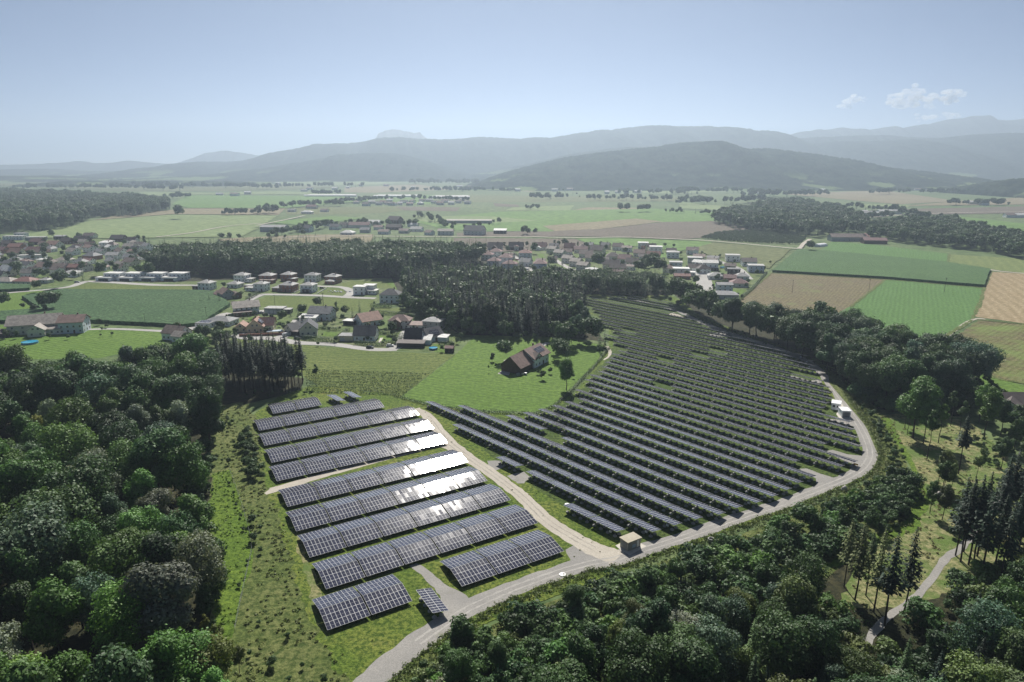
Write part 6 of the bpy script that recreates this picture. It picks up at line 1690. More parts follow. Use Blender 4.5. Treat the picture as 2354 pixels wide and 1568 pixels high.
# ---- right edge
r = house((2335, 935), -20, "dark brown roofed house cut by the right edge of the picture", "house", None)
block(r, 0, 0, 18, 11, 3.2, "gable", 30, "offwhite", "dbrown", rz=R(20), storeys=1, ov=1.2); block(r, -4, -6, 9, 8, 3, "gable", 30, "offwhite", "dbrown", rz=R(70), storeys=1, ov=1)

# ---- village behind the spruce wood
VG = "houses of the middle village"
def v(pf, x, y, rz, w, d, h, roof, pitch, wm, rm, what, st=2, ch=True, extra=None):
    r = house(pf(x, y), rz, what, "house", VG); block(r, 0, 0, w, d, h, roof, pitch, wm, rm, storeys=st, chimney=ch, col=3.6)
    for e in (extra or []): block(r, **e)
    return r
P6 = "white block house with red hipped roof, "
v(zk, 268, 325, -8, 13, 11, 6.2, "hip", 28, "white", "maroon", P6 + "topmost of the left five")
v(zk, 140, 375, -8, 12, 11, 6.2, "hip", 28, "white", "maroon", P6 + "leftmost, against the dark wood")
v(zk, 415, 420, -8, 13.5, 11, 6.2, "hip", 28, "white", "maroon", P6 + "right one of the left five")
v(zk, 240, 475, -8, 12.5, 11, 6.2, "hip", 28, "white", "maroon", P6 + "lower left above the spruces")
v(zk, 480, 520, -8, 13.5, 11, 6, "hip", 28, "white", "maroon", P6 + "lowest, just above the spruces")
v(zk, 715, 350, -6, 13.5, 11, 6.4, "hip", 28, "blue", "red", P6 + "alone right of the long hedge")
v(zk, 940, 535, -6, 12.5, 11, 7.2, "hip", 28, "blue", "maroon", P6 + "left of the lone big conifer")
v(zk, 255, 225, -6, 17, 12, 4, "gable", 40, "offwhite", "dbrown", "dark brown gabled house left of the three by the ploughed field", extra=[ex(0, -6, 7, 6, 3.4, "gable", 40, "wood", "dbrown", rz=R(90))])
v(zk, 575, 225, -6, 17, 12, 4, "gable", 42, "wood", "dbrown", "dark brown gabled house with red dormer by the ploughed field", extra=[ex(1, -5, 6, 5, 5.0, "gable", 20, "offwhite", "maroon", rz=R(90))])
v(zk, 940, 220, -10, 15, 12, 4, "gable", 38, "white", "maroon", "maroon gabled house at the corner of the ploughed field", extra=[ex(-1, -7, 8, 6, 3.2, "gable", 30, "white", "pale", rz=R(90))])
for k, (x, y) in enumerate(((1130, 270), (1240, 330), (1370, 420), (1490, 470), (1600, 530))):
    v(zk, x, y, -32, 11, 9.5, 5.2, "gable", 30, "offwhite", "old", "grey twin house with pale gabled roof, %s of the five stepping down the street" % ["uppermost", "second", "third", "fourth", "lowest"][k])
v(zk, 1390, 235, -12, 12, 10, 4.4, "gable", 42, "wood", "red", "red steep-roofed house between the trees at the ploughed field")
v(zk, 1560, 265, -6, 15, 10, 4.2, "gable", 32, "offwhite", "maroon", "maroon long-roofed house above the twin houses")
v(zk, 1640, 335, -6, 15, 10, 4.2, "gable", 34, "offwhite", "brown", "brown-roofed house behind the third twin house")
v(zk, 1740, 395, -8, 15, 10, 4.2, "gable", 34, "offwhite", "brown", "brown-roofed house left of the big round tree")
v(zk, 1820, 280, -30, 15, 12, 4.6, "gable", 38, "cream", "dbrown", "cream house with dark brown half hipped roof by the green field")
v(zk, 2130, 225, -18, 12, 10, 4.6, "gable", 36, "white", "brown", "white brown-roofed house at the edge of the green field")
v(zk, 2050, 365, -8, 14, 11, 3.8, "hip", 32, "offwhite", "dbrown", "dark hipped house in the middle of the village")
v(zk, 2240, 420, -30, 13, 11, 4.6, "gable", 36, "white", "maroon", "white house with pinkish red gabled roof in the village middle")
v(zk, 2020, 500, -6, 16, 11, 4.2, "gable", 36, "offwhite", "dbrown", "long dark brown roof above the white pavilion roof")
v(zk, 1730, 615, -6, 11, 10, 6, "hip", 16, "white", "pale", "white house with bright pale hipped roof above the spruce belt")
v(zk, 2120, 560, -4, 15, 10, 4.2, "gable", 34, "offwhite", "dbrown", "dark brown roof just right of the white pavilion")
v(zk, 2090, 650, -4, 15, 11, 4.2, "gable", 30, "brick", "redb", "red-brown roof with dark chimney lowest above the spruce belt")
v(zk, 2350, 470, -20, 12, 10, 4.4, "gable", 36, "white", "dbrown", "white gable house with dark roof beside the group of round trees")
v(zw, 160, 112, -10, 12, 11, 6.8, "flat", 0, "white", "pale", "modern white cube with terracotta annexe at the green field", ch=False, extra=[ex(2, -8, 8, 6, 3.4, wm="brick", rm="brown")])
v(zw, 272, 150, -10, 14, 11, 7, "flat", 0, "white", "pale", "modern white house with roof panels beside the cube", ch=False)
v(zw, 130, 185, -20, 12, 10, 4.4, "gable", 34, "offwhite", "redb", "pinkish gabled house left of the round trees")
v(zw, 250, 200, -6, 14, 10, 4.2, "gable", 34, "brick", "red", "red-roofed house above the round trees")
v(zw, 420, 195, -10, 13, 11, 6.4, "hip", 12, "white", "lgrey", "tall white house with shallow roof right of the round trees", ch=False)
v(zw, 590, 165, -12, 13, 10, 5, "gable", 32, "white", "brown", "white brown-roofed house at the top edge of the village", extra=[ex(3, -4, 6, 6, 4.6, "gable", 32, "white", "brown", rz=R(90))])
v(zw, 610, 245, -14, 14, 11, 6.2, "flat", 0, "grey", "lgrey", "grey flat-roofed block in the right village", ch=False)
v(zw, 655, 280, -40, 12, 10, 5.4, "gable", 22, "white", "pale", "white house with bright pale gabled roof beside the grey block")
v(zw, 745, 300, -12, 14, 11, 7, "shed", 7, "white", "lgrey", "white house with sloping grey roof and dark balcony", ch=False, extra=[ex(1, -7, 13, 3, 2.6, wm="dark", rm="grey")])
v(zw, 445, 285, -10, 12, 10, 6, "flat", 0, "blue", "lgrey", "pale blue flat-roofed house among the gardens", ch=False)
v(zw, 490, 345, -8, 14, 10, 6.2, "flat", 0, "white", "pale", "white flat-roofed house with garage above the red roof", ch=False, extra=[ex(9, -3, 7, 7, 3.2, wm="white", rm="pale")])
v(zw, 500, 380, -6, 14, 7, 3, "gable", 26, "brick", "red", "low bright red roof just above the spruce belt", st=1)
v(zw, 940, 225, -10, 14, 11, 6.6, "flat", 0, "white", "lgrey", "white flat-roofed house uppermost along the curved street", ch=False)
v(zw, 1080, 265, -8, 14, 12, 4.6, "gable", 28, "white", "dbrown", "white house with dark brown roof right of the curved street")
v(zw, 1140, 318, -10, 14, 11, 6.4, "flat", 0, "blue", "lgrey", "pale cube house lowest at the right village edge", ch=False)
v(zw, 950, 345, -14, 11, 9, 5.6, "flat", 0, "dark", "slate", "dark boarded cube house left of the curved street", ch=False)
v(zw, 795, 380, -10, 14, 11, 3.4, "hip", 24, "white", "lgrey", "white hipped bungalow beside the wide street", st=1)
v(zw, 915, 400, -12, 10, 9, 3.4, "gable", 28, "brick", "maroon", "maroon roofed bungalow left of the hipped one", st=1)
v(zw, 995, 445, -10, 14, 11, 3.4, "hip", 28, "offwhite", "maroon", "maroon hipped house beside the small lawn", st=1)
v(zw, 865, 485, -4, 12, 9, 5.6, "gable", 16, "blue", "grey", "grey gabled house behind the broad hipped roof", ch=False)
v(zw, 855, 545, -4, 21, 13, 3.4, "hip", 16, "grey", "grey", "broad grey hipped house nearest the solar park's tree belt", st=1, ch=False)
v(zr, 200, 8, -10, 12, 9, 4, "gable", 32, "wood", "dbrown", "brown house among trees beside the orchard", st=1)

# ---- left village
zb_ = zoom(0, 570, 3.539)
LV = [(1255, 245, -10, 14, 11, 4, "hip", 24, "white", "brown", "tan hipped house nearest to the spruce wood"), (1000, 245, -6, 14, 10, 5, "gable", 28, "white", "lgrey", "white grey-roofed house left of the tan hipped one"), (810, 245, -14, 15, 12, 4.4, "hip", 32, "brick", "grey", "brown house with grey and pale hip in the left village"),
      (790, 180, -24, 12, 10, 5.6, "gable", 26, "white", "redb", "white house with small red roof and dark windows"), (640, 205, -20, 12, 10, 4.2, "gable", 32, "white", "old", "white gabled house beside the red roofed one"), (935, 140, -10, 14, 10, 6, "shed", 7, "white", "pale", "white house with bright slanted roof in the upper left village"),
      (965, 170, -40, 11, 9, 4.6, "gable", 28, "white", "pale", "white gable with bright pale slope beside the slanted roof"), (1140, 165, -8, 13, 10, 5, "gable", 30, "offwhite", "old", "grey house with pale roof above the tan hipped one"), (1290, 165, -36, 12, 9, 5.4, "gable", 32, "white", "grey", "white gabled house with roof panels at the wood's left corner"),
      (480, 140, -14, 16, 12, 4, "gable", 34, "offwhite", "orange", "house with large pinkish orange roof in the upper left village"), (590, 110, -10, 14, 10, 4, "gable", 36, "wood", "dbrown", "dark brown gabled house beside the pinkish orange roof"), (720, 100, -6, 18, 12, 4, "gable", 38, "wood", "dbrown", "largest dark brown roof along the hay field"),
      (790, 62, -8, 16, 10, 4, "gable", 34, "offwhite", "brown", "brown roof standing highest at the hay field edge"), (1040, 88, -4, 18, 12, 4, "gable", 36, "wood", "dbrown", "dark brown roof right of centre at the hay field"), (1165, 108, -10, 12, 10, 4.4, "gable", 38, "white", "dbrown", "white gable with dark roof near the hay field road"),
      (330, 115, -10, 15, 11, 4, "gable", 34, "wood", "maroon", "maroon roof between the trees in the upper left village"), (150, 160, -6, 16, 11, 4, "gable", 30, "brick", "red", "red roof behind the orange cross gabled house"), (150, 215, -8, 14, 11, 4.2, "gable", 38, "cream", "orange", "orange cross gabled house at the left edge of the village"),
      (310, 195, -6, 16, 11, 4, "gable", 34, "brick", "maroon", "dark maroon barn-like roof right of the orange house"), (290, 245, 12, 26, 8, 4.6, "flat", 0, "white", "lgrey", "long white terrace block with flat roof"), (70, 130, -6, 15, 10, 3.6, "gable", 34, "wood", "dbrown", "dark roofed house high at the left edge"),
      (240, 325, -20, 13, 10, 4, "gable", 30, "white", "slate", "white house with dark slate gable near the round tree"), (110, 305, -8, 15, 10, 3.4, "gable", 26, "offwhite", "slate", "long slate-dark roof at the left edge of the village"), (90, 380, -14, 14, 12, 4.2, "gable", 38, "cream", "pale", "cream house with bright pale roof at the left edge"),
      (395, 345, -26, 14, 11, 4.6, "gable", 32, "blue", "redb", "pale blue house with dusty red roof"), (535, 345, -10, 15, 10, 4, "gable", 32, "offwhite", "brown", "brown long-roofed house left of the red one"), (570, 275, -8, 15, 11, 3.6, "hip", 26, "offwhite", "old", "low hipped house with two grey slopes"),
      (650, 345, -8, 12, 9, 4, "gable", 30, "wood", "red", "house with small red roof right of the brown one"), (745, 345, -30, 12, 10, 4.4, "gable", 30, "offwhite", "brown", "gable house with brown roof near the big round tree"), (770, 285, -10, 12, 9, 3.6, "gable", 28, "white", "maroon", "house with purple-red roof behind the big round tree"),
      (60, 460, -6, 18, 12, 3.2, "hip", 24, "offwhite", "old", "broad hipped bungalow lowest at the left edge"), (235, 460, -6, 17, 12, 3.2, "hip", 26, "cream", "red", "red hipped bungalow by the narrow maize strip"), (380, 270, -6, 10, 8, 3, "flat", 0, "white", "pale", "low bright flat roof in the middle of the left village"),
      (980, 290, -30, 11, 9, 4, "gable", 32, "white", "grey", "small grey gable behind the leftmost villa"), (1060, 325, -30, 11, 9, 4, "gable", 32, "white", "old", "small white gable above the second villa"), (1150, 295, -20, 13, 10, 4, "gable", 34, "offwhite", "brown", "brown gable house above the villas' gap"), (410, 450, -8, 8, 7, 3, "hip", 22, "offwhite", "lgrey", "small pale outhouse left of the big street tree"),
      (130, 75, 4, 26, 9, 5, "flat", 0, "white", "lgrey", "long pale industrial hall at the top left of the village"), (320, 80, 4, 24, 9, 4.4, "flat", 0, "grey", "lgrey", "second pale hall at the top of the left village"), (190, 55, 0, 14, 10, 6, "flat", 0, "blue", "grey", "bluish tower-like hall beside the far forest"),
      (880, 205, -20, 11, 9, 4, "gable", 30, "white", "grey", "white gable under the slanted bright roof"), (1060, 205, -30, 12, 10, 4.4, "gable", 34, "white", "brown", "white house with brown steep roof in the middle right"), (20, 190, -10, 13, 10, 4, "gable", 32, "brick", "maroon", "maroon roof cut by the left picture edge"),
      (530, 70, 0, 14, 8, 4, "shed", 6, "dark", "grey", "dark shed-like hall beside two tall trees")]
for q in LV:
    x, y, rz, w, d, h, roof, pitch, wm, rm, lab = q
    r = house(zb_(x, y), rz, lab, "house", "houses of the left village"); block(r, 0, 0, w, d, h, roof, pitch, wm, rm, storeys=2, chimney=roof != "flat", col=4.2)

# the smaller houses standing between these
def small_houses(zone, poly, n, seed, group, marks, deg):
    rr = random.Random(seed); g = [W(*p) for p in poly]
    placed = [(o.location.x, o.location.y) for o in COL.objects if o.parent is None and o.get("category") in ("house", "garage")]
    x0, x1 = min(p[0] for p in g), max(p[0] for p in g); y0, y1 = min(p[1] for p in g), max(p[1] for p in g)
    new = []
    for _ in range(4000):
        if len(new) >= n: break
        X, Y = rr.uniform(x0, x1), rr.uniform(y0, y1)
        if not inside((X, Y), g) or any(math.hypot(X - a, Y - b_) < 15.5 for a, b_ in placed): continue
        placed.append((X, Y)); new.append((X, Y))
    info = {}
    for (X, Y) in new:
        wm = rr.choice(["white", "white", "white", "offwhite", "cream"]); rm = rr.choice(["grey", "lgrey", "old", "slate", "brown", "redb", "dbrown"]); rf = rr.choice(["gable", "gable", "hip"])
        best = min(((math.hypot(W(*p)[0] - X, W(*p)[1] - Y), nm) for nm, p in marks), key=lambda q: q[0])
        info.setdefault((wm, rm, rf, best[1]), []).append((best[0], X, Y))
    for (wm, rm, rf, lm), lst in sorted(info.items()):
        for k, (d_, X, Y) in enumerate(sorted(lst)):
            lab = "small %s house, %s %s roof, %s %s" % ({"offwhite": "dull white"}.get(wm, wm), RWORD[rm], {"gable": "gabled", "hip": "hipped"}[rf], "nearest to" if k == 0 else ordinal(k + 1) + " nearest to", lm)
            r = tag(empty("house", (X, Y, .03), R(deg + rr.uniform(-22, 18))), lab, "house", group)
            block(r, 0, 0, rr.uniform(9, 12), rr.uniform(7.5, 9.5), rr.uniform(3.2, 5.4), rf, rr.uniform(24, 38), wm, rm, storeys=2, chimney=True, col=3.6)
small_houses("left", [(-40, 575), (150, 560), (320, 560), (345, 600), (330, 622), (215, 628), (180, 640), (60, 645), (-40, 650)], 38, 3, "houses of the left village", [("the white flat-roofed villas", (270, 630)), ("the hay field", (180, 548)), ("the left picture edge", (0, 600)), ("the spruce wood", (345, 600)), ("the red hipped bungalow", (60, 652))], -10)
small_houses("mid", [(1110, 578), (1300, 570), (1440, 565), (1600, 590), (1740, 620), (1690, 672), (1600, 640), (1480, 625), (1350, 620), (1200, 628), (1120, 612)], 24, 4, "houses of the middle village", [("the five twin houses", (1320, 590)), ("the red-hipped block houses", (1150, 600)), ("the wide street", (1620, 660)), ("the modern white cubes", (1480, 575)), ("the curved street", (1690, 620))], -10)
# ---- farm by the orchard
r = house(zr(830, 118), -3, "long old farm building with brown roof beside the wood", "barn", None, "barn")
block(r, 0, 0, 46, 15, 5.5, "gable", 28, "grey", "brown", storeys=1, col=6); block(r, 24, 4, 14, 12, 5.5, "gable", 34, "cream", "red", rz=R(60))
r = house(zr(1060, 140), -8, "barn with maroon sheet roof at the edge of the wood", "barn", None, "barn"); block(r, 0, 0, 28, 14, 4.5, "gable", 22, "wood", "maroon", storeys=1, wins=False)
pt = MB()
for i in range(9):
    a0, a1 = math.pi * i / 8, math.pi * (i + 1) / 8
    if i < 8: pt.add([(-9, -5 * math.cos(a0), 3.6 * math.sin(a0)), (9, -5 * math.cos(a0), 3.6 * math.sin(a0)), (9, -5 * math.cos(a1), 3.6 * math.sin(a1)), (-9, -5 * math.cos(a1), 3.6 * math.sin(a1))], [(0, 1, 2, 3)])
for sx in (-9, 9): pt.add([(sx, -5 * math.cos(math.pi * i / 8), 3.6 * math.sin(math.pi * i / 8)) for i in range(9)], [tuple(range(9))])
tag(pt.build("poly_tunnel", [M["white_box"]], loc=(*W(*zr(600, 165)), .05), rot=(0, 0, R(35))), "white polytunnel beside the round dark tree at the farm", "greenhouse")

# ---- middle distance village and scattered farms
zm = zoom(640, 470, 2.2417)
MV = [(85, 225, -6, 38, 20, 7, "gable", 14, "grey", "grey", "large grey steel hall with bright roof patch"), (290, 100, -8, 24, 14, 5, "gable", 30, "offwhite", "maroon", "large farm roof in dusty red beyond the stubble field"), (265, 128, -6, 22, 12, 4, "hip", 24, "white", "pale", "white low farm house with pale roof"),
      (180, 118, -10, 16, 10, 4, "gable", 26, "white", "grey", "small grey farm shed at the field road"), (360, 118, -10, 16, 10, 4, "gable", 30, "white", "brown", "farm cottage right of the dusty red roof"), (385, 195, -14, 14, 12, 5, "gable", 34, "white", "slate", "white gabled house at the left end of the middle village"),
      (555, 205, -4, 34, 14, 5, "gable", 30, "offwhite", "maroon", "long barn with dusty maroon roof in the middle village"), (630, 190, -8, 24, 14, 5, "gable", 26, "offwhite", "pale", "long barn with pale roof right of the maroon barn"), (750, 180, -30, 24, 16, 6, "gable", 36, "wood", "dbrown", "big dark pointed barn in the middle village"),
      (745, 215, -10, 24, 12, 4, "gable", 34, "wood", "dbrown", "dark lower barn below the pointed one"), (490, 245, -10, 18, 13, 4, "hip", 24, "white", "pale", "white hipped house left above the spruce wood"), (585, 232, -6, 14, 10, 4.5, "gable", 30, "grey", "grey", "grey house above the middle of the spruce wood"),
      (690, 240, -10, 16, 11, 4, "gable", 28, "white", "brown", "brown low house above the spruce wood"), (850, 200, -14, 16, 10, 4, "gable", 26, "white", "pale", "pale low house right of the pointed barn"), (870, 225, -14, 18, 12, 4, "gable", 28, "white", "lgrey", "pale twin-roofed house near the lone conifers"),
      (940, 245, -36, 12, 10, 4, "gable", 32, "white", "brown", "small white gable at the right end of the middle village"), (1030, 245, -4, 22, 11, 6, "gable", 26, "offwhite", "old", "grey farmhouse left of the big gabled group"), (1190, 245, -18, 28, 18, 7, "gable", 36, "offwhite", "slate", "large grey farmhouse with many gables by the ploughed field"),
      (1330, 238, -6, 18, 12, 5, "shed", 8, "dark", "pale", "dark barn with bright slanting roof beside the ploughed field"), (1160, 180, -2, 78, 16, 5, "gable", 10, "grey", "old", "very long low cattle shed standing in the green field"), (260, 228, -20, 18, 12, 6, "gable", 34, "blue", "slate", "pale gabled house right of the steel hall"),
      (420, 215, -12, 16, 12, 5, "gable", 32, "white", "slate", "white house with slate roof left of the maroon barn"), (660, 215, -6, 14, 10, 4, "gable", 28, "white", "redb", "small house between the long barns"), (800, 235, -10, 14, 10, 4, "gable", 28, "offwhite", "brown", "low brown house below the pointed barn"), (470, 205, -20, 14, 10, 5, "gable", 34, "offwhite", "dbrown", "dark roofed house behind the white hipped one")]
for x, y, rz, w, d, h, roof, pitch, wm, rm, lab in MV:
    r = house(zm(x, y), rz, lab, "farm building" if w > 22 else "house", "buildings of the middle village"); block(r, 0, 0, w, d, h, roof, pitch, wm, rm, storeys=2, chimney=False, col=5.5, wins=w < 30)
FVn = [(535, 72), (590, 85), (660, 80), (685, 72), (710, 78), (735, 82), (775, 80), (830, 82), (845, 70), (890, 78), (900, 62), (965, 72), (1000, 80), (1060, 78), (1100, 70), (1150, 75), (455, 60), (620, 72), (720, 60), (800, 70), (940, 62), (1025, 66), (1120, 58), (555, 60)]
cols = [("white", "pale"), ("white", "brown"), ("offwhite", "maroon"), ("white", "slate"), ("offwhite", "lgrey"), ("white", "dbrown")]
rr = random.Random(21)
for k, (x, y) in enumerate(sorted(FVn)):
    wm, rm = cols[(k * 5 + 2) % 6]
    r = house(zm(x, y), rr.uniform(-30, 20), "%s house, %s roof, %s from the left in the far strip village" % (wm.replace("offwhite", "cream"), RWORD[rm], ordinal(k + 1)), "house", "houses of the strip village on the plain")
    block(r, 0, 0, rr.uniform(12, 20), rr.uniform(9, 12), rr.uniform(4, 6), rr.choice(["gable", "gable", "hip"]), 30, wm, rm, storeys=1, col=6)
for k, (x0, x1, y) in enumerate(((700, 820, 449), (860, 965, 450), (990, 1080, 452))):
    r = house(((x0 + x1) / 2, y + 3), 0, "long pale greenhouse roofs behind the strip village, %s" % ["left block", "middle block", "right block"][k], "greenhouse", "long pale greenhouses on the plain", "greenhouse")
    w_ = (x1 - x0) * px_at(0, W(1177, y + 3)[1])
    for j in range(3): block(r, 0, j * 16, w_ * (0.9 if j else 1), 13, 4, "gable", 16, "white", "pale", storeys=1, wins=False)
FARH = [(300, 404, "white"), (505, 449, "white"), (540, 451, "white"), (570, 447, "offwhite"), (640, 424, "white"), (700, 440, "white"), (712, 436, "white"), (770, 437, "white"), (800, 433, "white"), (830, 428, "white"), (1056, 430, "white"), (1080, 432, "offwhite"), (1110, 434, "white"), (1190, 440, "white"), (1275, 440, "white"), (1310, 438, "white"), (1330, 436, "offwhite"),
        (1395, 446, "white"), (1420, 444, "white"), (1440, 446, "white"), (1466, 444, "offwhite"), (1748, 446, "white"), (1775, 445, "white"), (1830, 443, "white"), (1890, 440, "offwhite"), (2000, 436, "white"), (2110, 438, "white"), (2135, 440, "offwhite"), (2180, 442, "white"), (2210, 441, "white"), (2240, 470, "offwhite"), (2262, 472, "white"), (2032, 495, "white"), (2060, 492, "white"),
        (1985, 494, "offwhite"), (1995, 497, "white"), (2020, 498, "offwhite"), (2182, 514, "white"), (2205, 518, "white"), (2320, 500, "white"), (2345, 500, "white"), (1008, 437, "white"), (950, 433, "offwhite"), (888, 428, "white")]
for k, (x, y, wm) in enumerate(sorted(FARH)):
    rm = ["pale", "lgrey", "brown", "pale"][k % 4]
    where = "on the plain" 
    r = house((x, y), rr.uniform(-20, 20), "tiny %s house with %s roof, %s from the left on the far plain" % ("cream" if wm == "offwhite" else "white", RWORD[rm], ordinal(k + 1)), "house", "tiny far houses on the hazy plain")
    block(r, 0, 0, rr.uniform(14, 30), rr.uniform(10, 14), rr.uniform(5, 8), "gable", 26, wm, rm, storeys=1, wins=False)
# ================================================================== SMALL BUILDINGS AND OBJECTS OF THE PARK
zsx = zoom(1380, 1180, 6.924)
M["hut_wall"] = plain("hut_grey_panels", (0.33, 0.32, 0.29), rough=0.85, var=0.1)
M["hut_roof"] = plain("hut_beige_roof", (0.42, 0.38, 0.29), rough=0.8, var=0.08)
M["sign_blue"] = plain("hut_pale_blue_panel", (0.42, 0.52, 0.62), rough=0.5, var=0.05)
M["louvre"] = plain("louvre_grey", (0.24, 0.25, 0.25), rough=0.6)
M["black"] = plain("dark_opening", (0.02, 0.022, 0.025), rough=0.6)
r = tag(empty("transformer_hut", (*W(*zsx(1205, 1165)), 0.136), R(33)), "small grey hut with flat beige roof beside the road junction", "hut")
w_, d_, h_ = 4.6, 3.0, 2.5
b = MB(); b.box((0, 0, h_ / 2), (w_, d_, h_)); b.build("wall", [M["hut_wall"]], r)
b = MB(); b.box((0, 0, h_ + .12), (w_ + .5, d_ + .5, .22)); b.build("roof", [M["hut_roof"]], r)
b = MB(); b.box((-.1, -d_ / 2 - .03, 0.95), (1.25, .06, .95)); b.build("notice_panel", [M["sign_blue"]], r)
b = MB(); b.box((1.25, -d_ / 2 - .03, 1.25), (.75, .06, 2.0)); b.box((1.25, -d_ / 2 - .07, 1.5), (.3, .03, .35)); b.build("door", [M["frame"]], r)
b = MB()
for i in range(6): b.box((-w_ / 2 - .03, 0, .75 + i * .26), (.07, 2.2, .18))
b.build("louvre", [M["louvre"]], r)
for (x, y, rz, lab, gar) in ((715, 560, -28, "white substation cabin with two dark windows beside the loop road", 0), (955, 770, -8, "white substation cabin with a grey roller door beside the loop road", 1)):
    r = tag(empty("substation_cabin", (*W(*zst(x, y)), 0.136), R(rz)), lab, "cabin", "white substation cabins on the loop road")
    b = MB(); b.box((0, 0, 1.35), (3.4, 4.6, 2.7)); b.build("wall", [WALL["white"]], r)
    b = MB(); b.box((0, 0, 2.82), (3.8, 5.0, .2)); b.build("roof", [M["white_box"]], r)
    if gar:
        b = MB()
        for i in range(6): b.box((0, -2.33 - .006 * (i % 2), .3 + i * .36), (2.7, .08, .345))
        b.build("roller_door", [M["louvre"]], r)
    else:
        for sx in (-.75, .75):
            b = MB(); b.box((sx, -2.32, 1.6), (.9, .06, .9)); b.build("window", [M["black"]], r)
        b = MB(); b.box((1.72, -.5, 1.1), (.06, .9, 2.0)); b.build("door", [M["frame"]], r)
# white slab with a shaft, a well ring, a lone footing
b = MB(); b.lathe((0, 0, 0), [(.86, 0), (.9, .10), (.82, .16)], 14, 0, .06, 3)
r = tag(b.build("shaft_slab", [M["white_box"]], loc=(*W(1293, 1322), .12)), "round white concrete slab with a shaft cover on the gravel road", "slab")
b = MB(); b.lathe((.3, .1, .15), [(.3, 0), (.3, .06)], 10); b.build("shaft_cover", [M["concrete"]], r)
b = MB(); b.lathe((0, 0, 0), [(.85, 0), (.85, 1.0), (.65, 1.0), (.65, .5)], 16)
tag(b.build("well_ring", [M["concrete"]], loc=(*W(1634, 1246), .12)), "pale concrete well ring at the edge of the bushes below the road", "well ring")
b = MB(); b.lathe((0, 0, 0), [(.75, 0), (.8, .2), (.6, .3)], 12, 0, .08, 5)
tag(b.build("concrete_base", [M["white_box"]], loc=(*W(*zsx(128, 455)), .1)), "lone white concrete base behind the nearest tilted table", "concrete base")
M["yellow"] = plain("yellow_paint", (0.70, 0.42, 0.03), rough=0.5)
r = tag(empty("marker_board", (*W(*zq(2118, 1010)), 0.12), R(-40)), "yellow marker board leaning at the end of a tilted row", "marker")
b = MB(); b.box((0, 0, .9), (1.3, .08, .5)); b.build("board", [M["yellow"]], r)
b = MB(); b.tube((-.5, .05, 0), (-.5, .05, 1.1), .04); b.tube((.5, .05, 0), (.5, .05, 1.1), .04); b.build("leg", [M["yellow"]], r)
# boulder and stone heap
def rock(name, X, Y, rx, ry, rzz, mat, seed, label=None, cat=None, z=0.1, parent=None):
    bm = bmesh.new(); bmesh.ops.create_icosphere(bm, subdivisions=3, radius=1.0)
    rg = np.random.default_rng(seed); ph = rg.uniform(0, 6.28, 6)
    for vv in bm.verts:
        c = vv.co; k = 1 + .16 * math.sin(3 * c.x + ph[0]) * math.sin(2.6 * c.y + ph[1]) + .10 * math.sin(6 * c.z + ph[2]) * math.sin(5 * c.x + ph[3])
        vv.co = Vector((c.x * rx * k, c.y * ry * k, max(-.2, c.z * k + .35) * rzz))
    me = bpy.data.meshes.new(name); bm.to_mesh(me); bm.free()
    o = link(name, me, mat, loc=(X, Y, z), parent=parent)
    return tag(o, label, cat) if label else o
M["stone"] = plain("pale_stone", (0.42, 0.40, 0.37), rough=0.95, var=0.25, scale=1.2)
zc_ = zoom(2100, 880, 2.134)
r = tag(empty("stone_heap", (*W(*zc_(465, 725)), .16)), "heap of pale boulders beside the track in the clearing", "stones")
rr = random.Random(6)
for i in range(14): rock("boulder", rr.gauss(0, 1.8), rr.gauss(0, .9), rr.uniform(.5, 1.2), rr.uniform(.5, 1), rr.uniform(.5, 1.1), M["stone"], 70 + i, parent=r, z=0)
rock("boulder", *W(*zq(1945, 1350)), 1.0, .8, 1.1, M["stone"], 99, "grey boulder among the bushes below the gravel road bend", "boulder")

# ---- pools
M["pool_water"] = plain("pool_water", (0.05, 0.36, 0.55), rough=0.05, spec=0.5, var=0.1)
M["pool_side"] = plain("pool_side_blue", (0.10, 0.35, 0.55), rough=0.5)
def pool(px, r_, lab, z=.05):
    root = tag(empty("garden_pool", (*W(*px), z)), lab, "pool")
    b = MB(); b.lathe((0, 0, 0), [(r_, 0), (r_, 1.1), (r_ - .12, 1.12), (r_ - .12, .9)], 24); b.f.pop(); b.m.pop(); b.build("side", [M["pool_side"]], root)
    b = MB(); b.lathe((0, 0, .9), [(r_ - .12, 0)], 24); b.build("water", [M["pool_water"]], root)
pool(zh(2080, 745), 2.4, "round blue garden pool behind the dark carport")
pool(zl(272, 1055), 4.2, "large round blue pool beside the old farm's yard")
pool(zw(855, 285), 2.4, "small round pool in a right village garden")
r = tag(empty("covered_pool", (*W(*zh(765, 597)), .05), R(12)), "long pool under glassy cover beside the yellow house", "pool")
b = MB(); b.box((0, 0, .25), (9.5, 4.2, .5)); b.build("side", [WALL["white"]], r)
for i in range(6):
    b = MB(); b.box((-3.95 + i * 1.58, 0, .54), (1.5, 3.8, .06)); b.build("cover_panel", [M["sign_blue"]], r)

